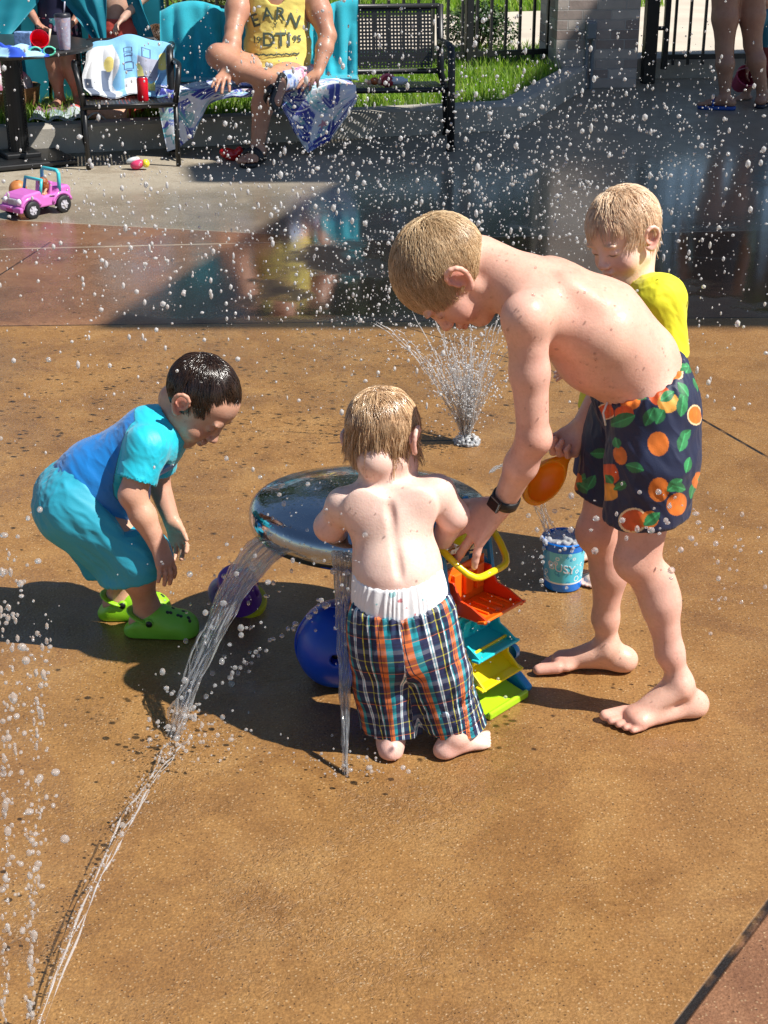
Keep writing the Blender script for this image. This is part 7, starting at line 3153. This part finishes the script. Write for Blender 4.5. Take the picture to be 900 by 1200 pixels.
SV, SQ = subdiv(SV, SQ)
C = np.tile(np.array([.010, .010, .045]), (len(SV), 1))
n_ = vnoise(SV, 42, 3)
C[(n_ > .42) & (SV[:, 2] < pe[2] + .06)] = (.55, .42, .62)
C[(n_ < -.52) & (SV[:, 2] < pe[2] + .06)] = (.60, .12, .18)
C[(vnoise(SV, 55, 8) > .58) & (SV[:, 2] < pe[2] + .06)] = (.08, .35, .40)
mesh_obj("swim_set", SV, SQ, attr_mat("flower_print_cloth", .7), P_, True, col=C, world=True)

# boy in red trunks
YR = 9.66
g0 = np.array([W(141, 142, YR)[0], YR, .17])
P_ = empty("person", g0, "bare-chested boy in coral red trunks standing behind the patio chair", "person")
hz = W(141, 31, YR)[2]
pe = np.array([g0[0], YR, hz])
pts = dict(pel=pe, upp=up(pe, .27, .01), nb=up(pe, .40, .01), hip=[up(pe, -.05, -.06), up(pe, -.05, .06)], knee=[up(g0, .30, -.06, -.02), up(g0, .30, .07, -.02)],
           ankle=[up(g0, .05, -.06), up(g0, .05, .08)], toe=[(-.2, -1), (.2, -1)], shoulder=[up(pe, .34, -.14), up(pe, .33, .15)],
           elbow=[up(pe, .20, -.20, .02), up(pe, .18, .20, -.02)], wrist=[up(pe, .05, -.13, -.06), up(pe, .06, .08, -.13)])
child(P_, pts, Head(up(pe, .54, .0, -.03), (.2, -.95, -.2), (0, -.1, 1), 1.0), 1.05, seed=85, skin=(.58, .36, .27), feet=.17)
sv = Vol(pe - .35, pe + .2, .007)
sv.cone(up(pe, -.01), up(pe, .05), .102, .094, .03, (1, 0, 0), 1.2)
for s in (-1, 1):
    sv.cone(up(pe, -.03, .06 * s), up(pe, -.24, .07 * s), .092, .092, .02)
sv.plane_cut(up(pe, -.25), (0, 0, -1), 0)
sv.plane_cut(up(pe, .05), (0, 0, 1), 0)
SV, SQ = sv.mesh(2)
SV = wrinkle(SV, SQ, .004, 18, None, 3)
mesh_obj("swim_trunks", SV, SQ, simple("coral_red_cloth", (.62, .085, .06), .7), P_, True, world=True)

# child sitting on the grass behind the chair: one foot and a red leg show below the seat
YS = 9.50
g0 = np.array([W(160, 150, YS)[0], YS + .1, .17])
P_ = empty("person", g0, "child in red swimwear sitting on the kerb edge, bare foot out beside the chair legs", "person")
pe = up(g0, .09, .08, .12)
kn0, an0 = W(138, 138, YS - .12), W(114, 149, YS - .15)
an0[2] = .20
pts = dict(pel=pe, upp=up(pe, .15, .03, .06), nb=up(pe, .20, .03, .06), hip=[up(pe, 0, -.05, -.03), up(pe, 0, .06, -.02)], knee=[kn0, up(pe, .06, .12, -.26)],
           ankle=[an0, up(pe, -.02, -.04, -.36)], shoulder=[up(pe, .17, -.10, .05), up(pe, .17, .15, .05)], elbow=[up(pe, .06, -.13, -.03), up(pe, .06, .18, -.03)],
           wrist=[up(pe, .02, -.10, -.12), up(pe, .05, .14, -.16)])
child(P_, pts, Head(up(pe, .29, .03, .06), (-.5, -.8, -.3), (0, -.1, 1), .95), seed=88, skin=(.60, .36, .26))
v = Vol(an0 - .14, an0 + .14, .006)
v.cone(an0, an0 + np.array([-.075, -.02, -.005]), .030, .022, .01, (0, 0, 1), 1.3)
V, Q = v.mesh(1)
mesh_obj("bare_foot", V, Q, M_SKIN, P_, True, col=skin_colors(V, (.62, .38, .28), 3), world=True)
sv = Vol(pe - .35, pe + .4, .007)
sv.cone(pe, up(pe, .22, .03, .03), .090, .092, .03, (1, 0, 0), 1.2)
sv.cone(pts['hip'][0], pts['hip'][0] * .3 + kn0 * .7, .080, .068, .02)
sv.cone(pts['hip'][1], pts['hip'][1] * .4 + pts['knee'][1] * .6, .080, .068, .02)
SV, SQ = sv.mesh(2)
mesh_obj("swimwear", SV, SQ, simple("brick_red_cloth", (.42, .06, .04), .7), P_, True, world=True)

# child with the pink bucket by the gate
YK = 11.15
g0 = np.array([W(891, 112, YK)[0], YK, .0])
P_ = empty("person", g0, "small dark-haired child in a teal shirt holding a pink bucket beside the woman's leg", "person")
pe = up(g0, .36, .02)
bk = W(872, 88, YK - .12)
pts = dict(pel=pe, upp=up(g0, .55, 0), nb=up(g0, .63), hip=[up(pe, -.03, -.05), up(pe, -.03, .05)], knee=[up(g0, .20, -.06, -.03), up(g0, .20, .05)],
           ankle=[up(g0, .05, -.10, .02), up(g0, .05, .06)], toe=[(-1, -.3), (-.9, -.4)], shoulder=[up(g0, .58, -.08, -.09), up(g0, .58, .08, .10)],
           elbow=[up(g0, .46, -.12, -.14), up(g0, .45, .10, .12)], wrist=[bk + np.array([.02, 0, .045]), up(g0, .38, 0, .12)], side=np.array([.5, .85, 0]))
hk = W(893, 42, YK)
child(P_, pts, Head(np.array([hk[0], YK - .02, .74]), (-.9, -.3, -.25), (-.1, 0, 1), .95), .9, seed=91, skin=(.48, .28, .2), feet=0.0)
sv = Vol(pe - .25, pe + .4, .007)
sv.cone(up(pe, .02), pts['upp'], .088, .084, .03, (.5, .85, 0), 1.2)
for sh, el in zip(pts['shoulder'], pts['elbow']):
    sv.cone(pts['upp'], sh, .062, .05, .03)
    sv.cone(sh, sh * .4 + el * .6, .048, .047, .02)
SV, SQ = sv.mesh(2)
mesh_obj("shirt", SV, SQ, simple("teal_shirt_cloth", (.015, .16, .24), .7), P_, True, world=True)
sv = Vol(pe - .3, pe + .15, .007)
sv.cone(pe, up(pe, .03), .09, .086, .02, (.5, .85, 0), 1.2)
for hp, kn in zip(pts['hip'], pts['knee']):
    sv.cone(hp, kn * .9 + hp * .1, .076, .066, .02)
SV, SQ = sv.mesh(2)
mesh_obj("shorts", SV, SQ, simple("dark_red_cloth", (.20, .03, .03), .7), P_, True, world=True)
root = empty("beach_bucket", bk, "pink beach bucket held out by the small child near the gate", "bucket")
Mk = rotx(rd(55)) @ roty(rd(12))
mb = MB()
mb.lathe([(.0, -.085), (.055, -.085), (.075, .05), (.080, .052), (.080, .060), (.073, .060), (.052, -.08), (.0, -.08)], 28, bk + np.array([0, 0, -.03]), Mk)
mb.build("pail", simple("dark_pink_plastic", (.42, .05, .12), .4), root, True, world=True, auto=40)
mb = MB()
pts_ = [bk + np.array([0, 0, -.03]) + Mk @ np.array([.078 * math.cos(t), .02, .055 + .075 * math.sin(t)]) for t in np.linspace(0, math.pi, 15)]
mb.tube(pts_, .004, 6)
mb.build("handle", simple("pale_pink_plastic", (.6, .3, .35), .4), root, True, world=True)
# ------------------------------------------------------------------ water
def water_mat(name, trans=1.0, rough=.03, ior=1.33, base=(.97, .985, 1.0), clear=.4):
    m, nt, b = new_mat(name)
    b.inputs['Base Color'].default_value = (*base, 1)
    b.inputs['Roughness'].default_value = rough
    b.inputs['IOR'].default_value = ior
    b.inputs['Transmission Weight'].default_value = trans
    b.inputs['Specular IOR Level'].default_value = .7
    tp = node(nt, 'ShaderNodeBsdfTransparent')
    mx = node(nt, 'ShaderNodeMixShader')
    mx.inputs[0].default_value = 1 - clear
    link(nt, tp.outputs[0], mx.inputs[1])
    link(nt, b.outputs[0], mx.inputs[2])
    link(nt, mx.outputs[0], nt.nodes['Material Output'].inputs[0])
    return m


M_WATER = water_mat("clear_water", .84, .06, clear=.45)
M_DROP = water_mat("airborne_drops", .56, .12, clear=.18)
M_SPLASH = water_mat("splash_water", .74, .10, clear=.42)
M_JET = water_mat("thin_jet_water", .55, .10, clear=.58)
M_BEAD = water_mat("skin_beads", 1.0, .03, clear=.62)
M_FROTH = water_mat("froth", .50, .15, clear=.35)
wr_ = np.random.default_rng(77)

_ico = {}


def ico(sub):
    if sub not in _ico:
        bm = bmesh.new()
        bmesh.ops.create_icosphere(bm, subdivisions=sub, radius=1)
        V = np.array([v.co[:] for v in bm.verts])
        F = np.array([[v.index for v in f.verts] for f in bm.faces])
        bm.free()
        _ico[sub] = (V, F)
    return _ico[sub]


SUNV = unit([.74, -.22, 1.0])
KEEP_LIT = [(W(455, 600, 2.73), .19), (W(466, 665, 2.68), .17), (W(450, 510, 2.8), .13), (W(700, 385, 2.85), .19), (W(640, 360, 2.84), .18), (W(519, 316, 2.8), .13),
            (W(130, 545, 3.15), .18), (W(234, 467, 3.15), .13), (W(630, 450, 2.72), .14)]


def clear_of_sun(P):
    """no drops right between the sun and the children"""
    ok = np.ones(len(P), bool)
    for c, r in KEEP_LIT:
        d = P - c
        t = d @ SUNV
        ok &= ~((t > .03) & (np.linalg.norm(d - t[:, None] * SUNV, axis=1) < r))
    return ok


def drops(name, P, R, mat, label, sub=1, stretch=None, wob=.25, sift=True):
    """many small round drops in one mesh"""
    if sift:
        ok = clear_of_sun(P)
        P, R = P[ok], R[ok]
        stretch = None if stretch is None else stretch[ok]
    V0, F0 = ico(sub)
    n = len(P)
    S = wr_.uniform(1 - wob, 1 + wob, (n, 1, 3))
    if stretch is not None:
        S[:, :, 2] *= stretch[:, None]
    V = (P[:, None, :] + V0[None] * R[:, None, None] * S).reshape(-1, 3)
    F = (F0[None] + (np.arange(n) * len(V0))[:, None, None]).reshape(-1, 3)
    o = mesh_obj(name, V, F, mat, None, True)
    return tag(o, label, "water", kind="stuff")


def strand_tube(V, Q, path, rad, n=6):
    """adds one tube with its own radius per point"""
    P = np.asarray(path)
    m = len(P)
    T = np.gradient(P, axis=0)
    T /= np.linalg.norm(T, axis=1, keepdims=True) + 1e-9
    a = np.cross(T, np.array([.3, -.9, .2]))
    a /= np.linalg.norm(a, axis=1, keepdims=True) + 1e-9
    b = np.cross(T, a)
    th = np.arange(n) * 2 * math.pi / n
    ring = P[:, None] + rad[:, None, None] * (np.cos(th)[None, :, None] * a[:, None] + np.sin(th)[None, :, None] * b[:, None])
    base = sum(len(v) for v in V)
    V.append(ring.reshape(-1, 3))
    i = (np.arange(m - 1)[:, None] * n + np.arange(n)[None]).ravel() + base
    j = (np.arange(m - 1)[:, None] * n + (np.arange(n)[None] + 1) % n).ravel() + base
    Q.append(np.stack([i, j, j + n, i + n], 1))
    base2 = base
    c0 = np.array([[base2 + k for k in (0, 1, 2, 3)]]) if n == 4 else None


def jet(name, starts, ends, mat, label, nstr, r, z_pow=2.0, apex=0.0, seed=0, steps=60, beads=.5, spread=.004):
    """a bundle of falling or shot strands; starts/ends: two world points each (the bundle's width at both ends)"""
    rr = np.random.default_rng(seed)
    s0, s1 = [np.asarray(p, float) for p in starts]
    e0, e1 = [np.asarray(p, float) for p in ends]
    V, Q = [], []
    t = np.linspace(0, 1, steps)
    for k in range(nstr):
        u = (k + .5) / nstr + rr.normal() * .04
        S, E = s0 * (1 - u) + s1 * u, e0 * (1 - u) + e1 * u
        S = S + rr.normal(size=3) * spread * .3
        E = E + rr.normal(size=3) * spread
        P = S[None] * (1 - t)[:, None] + E[None] * t[:, None]
        P[:, 2] = S[2] + (E[2] - S[2]) * t ** z_pow + apex * 4 * t * (1 - t)
        q = np.stack([t * 14, np.full(steps, k * 3.1), np.full(steps, seed)], 1)
        P += np.stack([vnoise(q, 1, 1), vnoise(q, 1, 2), vnoise(q, 1, 3) * .5], 1) * spread * (.3 + t)[:, None]
        rad = r * (.55 + .45 * rr.random()) * (1 + beads * vnoise(q * np.array([2.6, 1, 1]), 1, 4))
        rad = np.maximum(rad, r * .12)
        rad[0] *= .3
        rad[-1] *= .3
        strand_tube(V, Q, P, rad)
    o = mesh_obj(name, np.concatenate(V), np.concatenate(Q), mat, None, True)
    return tag(o, label, "water jet")


def sheet_water(name, starts, ends, mat, label, seed=0, nu=42, nv=110, thick=.0035, amp=.0022, z_pow=2.0, sag=.0):
    s0, s1 = [np.asarray(p, float) for p in starts]
    e0, e1 = [np.asarray(p, float) for p in ends]
    u, v = np.meshgrid(np.linspace(0, 1, nu), np.linspace(0, 1, nv))
    u, v = u.ravel(), v.ravel()
    S = s0[None] * (1 - u)[:, None] + s1[None] * u[:, None]
    E = e0[None] * (1 - u)[:, None] + e1[None] * u[:, None]
    P = S * (1 - v)[:, None] + E * v[:, None]
    P[:, 2] = S[:, 2] + (E[:, 2] - S[:, 2]) * v ** z_pow
    i = np.arange((nv - 1) * nu).reshape(nv - 1, nu)[:, :-1].ravel()
    Q = np.stack([i, i + 1, i + nu + 1, i + nu], 1)
    N = vnormals(P, Q)
    q = np.stack([u * 22 + 1.2 * np.sin(v * 9), v * 7, 0 * u + seed], 1)
    h = vnoise(q, 1, 5) + .6 * vnoise(q * np.array([2.2, 2.6, 1]), 1, 6) + (.2 + .9 * v) * vnoise(np.stack([u * 11, v * 34, 0 * u + seed], 1), 1, 9)
    edge = np.minimum(u, 1 - u) * 2
    T = thick * (.35 + .65 * np.clip(1 - edge * 1.2, 0, 1) + .55 * np.clip(h, 0, 1))
    A = P + N * (amp * h + T / 2)[:, None]
    B = P + N * (amp * h - T / 2)[:, None]
    k = len(P)
    es = []
    for e_, f in ((np.arange(nu), 1), ((nv - 1) * nu + np.arange(nu), 0), (np.arange(nv) * nu, 0), (np.arange(nv) * nu + nu - 1, 1)):
        x = np.stack([e_[:-1], e_[1:], e_[1:] + k, e_[:-1] + k], 1)
        es.append(x[:, ::-1] if not f else x)
    o = mesh_obj(name, np.concatenate([A, B]), np.concatenate([Q, Q[:, ::-1] + k] + es), mat, None, True)
    return tag(o, label, "water jet")


# water heaped in the blue bucket belongs to the bucket
for nm, V_, Q_, par in WATER_LATER:
    mesh_obj(nm, V_, Q_, M_FROTH, par, True, world=True)

# the sheet that arcs off the dome's sunny-side rim
S0, S1 = W(300, 630, 2.95), W(348, 641, 2.87)
E0, E1 = G(194, 862), G(210, 866)
sheet_water("water_sheet", (S0, S1), (E0 * .6 + E1 * .4, E0 * .4 + E1 * .6), M_WATER, "wide clear sheet of water arcing off the dome rim past the purple bucket", 3, z_pow=1.75)
jet("water_strands", (S0, S1), (E0, E1), M_WATER, "loose strands of water running beside the wide arcing sheet", 12, .0025, 1.75, 0, 5, 80, .7, .007)
# the narrow fall in front of the toddler
S0, S1 = W(389, 645, 2.80), W(420, 648, 2.79)
E0, E1 = G(403, 908), G(407, 908)
sheet_water("water_fall", (S0, S1), (E0, E1), M_WATER, "narrow fall of water dropping straight off the dome beside the bare-backed toddler", 8, 26, 110, .003, .0028, 1.25)
jet("water_trickle", (S0, S1), (E0, E1), M_WATER, "thin trickles along the narrow straight fall beside the toddler", 7, .0026, 1.2, 0, 9, 90, .9, .004)
# the long low jet from beyond the bottom edge: a clear core breaking up into drops
J0, J1 = G(12, 1290), G(206, 866)
jet("water_jet", (J0, J0 + np.array([.008, 0, 0])), (J1, J1 + np.array([.02, .01, 0])), M_JET, "long low jet shooting across the paving from the bottom edge", 3, .0014, 1.0, .07, 12, 140, 1.4, .007)


def drop_line(n, a, b, apex, jitter, r, seed, name, label, stretch=(1.0, 2.2)):
    """drops of a jet that has broken up, strung out between two points"""
    rr = np.random.default_rng(seed)
    t = rr.random(n)
    P = a[None] * (1 - t)[:, None] + b[None] * t[:, None]
    P[:, 2] += apex * 4 * t * (1 - t)
    P += rr.normal(size=(n, 3)) * jitter * (.4 + t)[:, None]
    P[:, 2] = np.maximum(P[:, 2], .004)
    R = r * np.exp(rr.normal(0, .4, n))
    o = drops(name, P, np.clip(R, .0008, .006), M_SPLASH, None, 1, rr.uniform(*stretch, n), .3)
    o.data.materials[0] = M_SPLASH
    return tag(o, label, "water jet")


drop_line(460, J0, J1 + np.array([.01, 0, 0]), .07, .0085, .0015, 31, "broken_jet", "white drops streaming along the long low jet over the paving", (.8, 1.3))
# ragged columns of drops rising from the head at the bottom corner
for i, (x0, y0, x1, y1, n_, lab) in enumerate(((4, 1215, 12, 640, 150, "thin column of separate water drops rising close to the picture edge"), (34, 1215, 47, 740, 170, "column of separate water drops rising beside the thinner column"))):
    g = G(x0, y0)
    top = W(x1, y1, g[1] + .10)
    drop_line(n_, g, top, 0, .006, .0024, 50 + i, "drop_column", lab)
# the arc from the dome into the blue bucket
S0 = W(572, 556, 3.12)
E0 = G(636, 686) + np.array([0, .02, .125])
jet("water_arc", (S0, S0 + np.array([.012, .02, 0])), (E0, E0 + np.array([.02, 0, 0])), M_WATER, "thin arc of water pouring from the dome into the blue bucket", 7, .0026, 1.9, .012, 44, 60, .9, .006)

# fan nozzle behind the dome
NZ = G(547, 519)
root = empty("ground_nozzle", NZ, "dark round spray nozzle set in the paving, water fanning out of it", "nozzle")
mb = MB()
mb.lathe([(.0, .006), (.030, .006), (.036, .003), (.040, .0)], 28, NZ)
mb.build("nozzle_ring", simple("nozzle_metal", (.06, .06, .06), .4, .6), root, True, world=True, auto=40)
V, Q = [], []
tips = []
for k in range(120):
    a = wr_.random() * 2 * math.pi
    el = rd(wr_.uniform(70, 87))
    sp = wr_.uniform(1.6, 3.3)
    vel = np.array([math.cos(a) * math.cos(el) * 1.15 - .05, math.sin(a) * math.cos(el), math.sin(el)]) * sp
    T_ = wr_.uniform(.08, .22)
    t = np.linspace(0, T_, 34)
    P = NZ[None] + vel[None] * t[:, None]
    P[:, 2] -= 4.9 * t ** 2
    q = np.stack([t * 60, np.full(34, k * 2.3), 0 * t], 1)
    P += np.stack([vnoise(q, 1, 1), vnoise(q, 1, 2), 0 * t], 1) * .006
    rad = np.maximum(.0019 * (1 - .45 * t / T_) * (1 + .8 * vnoise(q * 2.2, 1, 4)), .0003)
    rad[0] = rad[-1] = .0003
    strand_tube(V, Q, P, rad, 5)
    for j in range(12):
        tt = T_ * wr_.uniform(.5, 1.5)
        p = NZ + vel * tt + wr_.normal(size=3) * .03
        p[2] -= 4.9 * tt ** 2
        if p[2] > .01:
            tips.append(p)
fan = mesh_obj("water_fan", np.concatenate(V), np.concatenate(Q), M_FROTH, None, True)
tag(fan, "fan of fine water jets shooting up from the ground nozzle behind the dome", "fountain jet")
tips = np.array(tips)
drops("fan_drops", tips, wr_.uniform(.0012, .0036, len(tips)), M_DROP, "drops thrown up by the fan nozzle")
vol = Vol(NZ - np.array([.08, .08, .01]), NZ + np.array([.08, .08, .08]), .0018)
for k in range(260):
    a, q = wr_.random() * 6.28, .040 * math.sqrt(wr_.random())
    vol.ell(NZ + np.array([q * math.cos(a), q * math.sin(a), wr_.uniform(.0, .045) * (1.15 - q / .042)]), wr_.uniform(.0018, .0055), None, .0015)
V, Q = vol.mesh(1)
tag(mesh_obj("froth", V, Q, M_FROTH, None, True), "white froth boiling over the ground nozzle", "water", kind="stuff")


# airborne drops all through the picture: the cloud thrown by the fountain heads
def cloud(n, px, py, Y, r, seed, zmin=.02):
    """px, py: (mean, spread) of the cloud; Y: (mean, spread) depth"""
    rr = np.random.default_rng(seed)
    P = []
    while len(P) < n:
        x = rr.normal(px[0], px[1]) if px[1] > 0 else rr.uniform(px[0], -px[1])
        y = rr.normal(py[0], py[1])
        p = W(x, y, max(1.5, rr.normal(*Y)))
        if p[2] > zmin and -40 < x < 940 and -20 < y < 1230:
            P.append(p)
    R = np.exp(rr.normal(math.log(r * .70), .62, n))
    return np.array(P), R


PP, RR = [], []
for args in ((3200, (520, 190), (190, 85), (4.7, .45), .0026, 1), (1900, (450, 280), (170, 110), (5.2, .6), .0026, 2), (600, (740, 110), (190, 100), (4.8, .4), .0028, 3),
             (650, (440, 70), (340, 50), (4.3, .25), .0023, 4), (260, (200, 90), (300, 80), (4.4, .5), .0036, 5), (150, (120, 60), (280, 60), (4.6, .4), .0042, 6),
             (170, (300, 150), (470, 120), (3.6, .4), .0030, 7), (150, (800, 70), (360, 70), (3.9, .4), .0036, 8)):
    p, r_ = cloud(*args)
    PP.append(p)
    RR.append(r_)
drops("airborne_drops", np.concatenate(PP), np.clip(np.concatenate(RR), .0010, .0065), M_DROP, "cloud of water drops hanging in the air over the splash pad", wob=.35, stretch=np.random.default_rng(9).uniform(.8, 1.8, sum(len(q_) for q_ in RR)))
PP, RR = [], []
for args in ((60, (270, 40), (740, 45), (2.75, .08), .0050, 11), (70, (215, 22), (850, 28), (2.66, .06), .0042, 12), (60, (24, 18), (760, 110), (2.35, .1), .0042, 13),
             (70, (30, 20), (980, 120), (2.05, .1), .0036, 14), (36, (755, 40), (615, 30), (2.55, .06), .0050, 15), (34, (590, 16), (400, 40), (2.6, .06), .0044, 16),
             (40, (600, 60), (610, 26), (2.66, .06), .0040, 17), (90, (640, 24), (660, 32), (3.33, .05), .0024, 18), (60, (560, 40), (710, 60), (2.66, .04), .0018, 19),
             (60, (408, 16), (700, 60), (2.66, .03), .0028, 20), (40, (350, 50), (600, 40), (2.7, .08), .0036, 21), (90, (420, 40), (905, 14), (2.56, .05), .0022, 22),
             (120, (225, 40), (885, 20), (2.6, .05), .0024, 23), (60, (280, 60), (665, 20), (3.0, .1), .0030, 24), (50, (860, 30), (640, 40), (2.9, .15), .0034, 25),
             (26, (470, 30), (560, 40), (2.62, .03), .0036, 26)):
    p, r_ = cloud(*args, zmin=.004)
    PP.append(p)
    RR.append(r_)
# the dotted arc of beads between the dome and the splash
t = np.linspace(0, 1, 34) + wr_.normal(size=34) * .008
a0, a1 = W(392, 702, 2.74), G(205, 852)
arc = a0[None] * (1 - t)[:, None] + a1[None] * t[:, None]
arc[:, 2] += .035 * 4 * t * (1 - t) * .5
PP.append(arc + wr_.normal(size=arc.shape) * .004)
RR.append(wr_.uniform(.0034, .0062, 34))
drops("splash_drops", np.concatenate(PP), np.clip(np.concatenate(RR), .0010, .0062), M_SPLASH, "larger drops splashing around the dome and the children", sub=2, wob=.25)
# beads resting on wet skin
if BEADS:
    P = np.concatenate([b_[0] for b_ in BEADS])
    R = np.concatenate([b_[1] for b_ in BEADS])
    drops("skin_drops", P, R, M_BEAD, "beads of water clinging to the children's skin", sub=2, wob=.3, sift=False)
# ------------------------------------------------------------------ light
SUN_OFF = np.array([-.74, .22])          # where a shadow falls, per metre of height
_sv = unit(np.array([-SUN_OFF[0], -SUN_OFF[1], 1.0]))   # towards the sun
sun_el = math.asin(_sv[2])
sun_data = bpy.data.lights.new("sun", 'SUN')
sun_data.energy = 5.0
sun_data.angle = rd(.53)
sun_data.color = (1.0, .955, .88)
sun = bpy.data.objects.new("sun", sun_data)
COL.objects.link(sun)
sun.rotation_euler = Vector(_sv).to_track_quat('Z', 'Y').to_euler()
world = bpy.data.worlds.new("World")
scene.world = world
world.use_nodes = True
wn_ = world.node_tree
bg = wn_.nodes["Background"]
sky = wn_.nodes.new('ShaderNodeTexSky')
sky.sky_type = 'NISHITA'
sky.sun_disc = False
sky.sun_elevation = sun_el
sky.sun_rotation = math.atan2(_sv[0], _sv[1])
sky.air_density = 1.0
sky.dust_density = .15
sky.ozone_density = 2.0
wn_.links.new(sky.outputs[0], bg.inputs[0])
bg.inputs[1].default_value = .065
scene.view_settings.view_transform = 'Standard'
scene.view_settings.look = 'None'
scene.view_settings.gamma = 1
scene.view_settings.exposure = .54
scene.view_settings.use_curve_mapping = False
scene.render.engine = 'CYCLES'
scene.cycles.max_bounces = 10
scene.cycles.transparent_max_bounces = 12
scene.cycles.transmission_bounces = 8
scene.cycles.caustics_reflective = False
scene.cycles.caustics_refractive = False
scene.cycles.sample_clamp_indirect = 6
scene.cycles.use_denoising = True
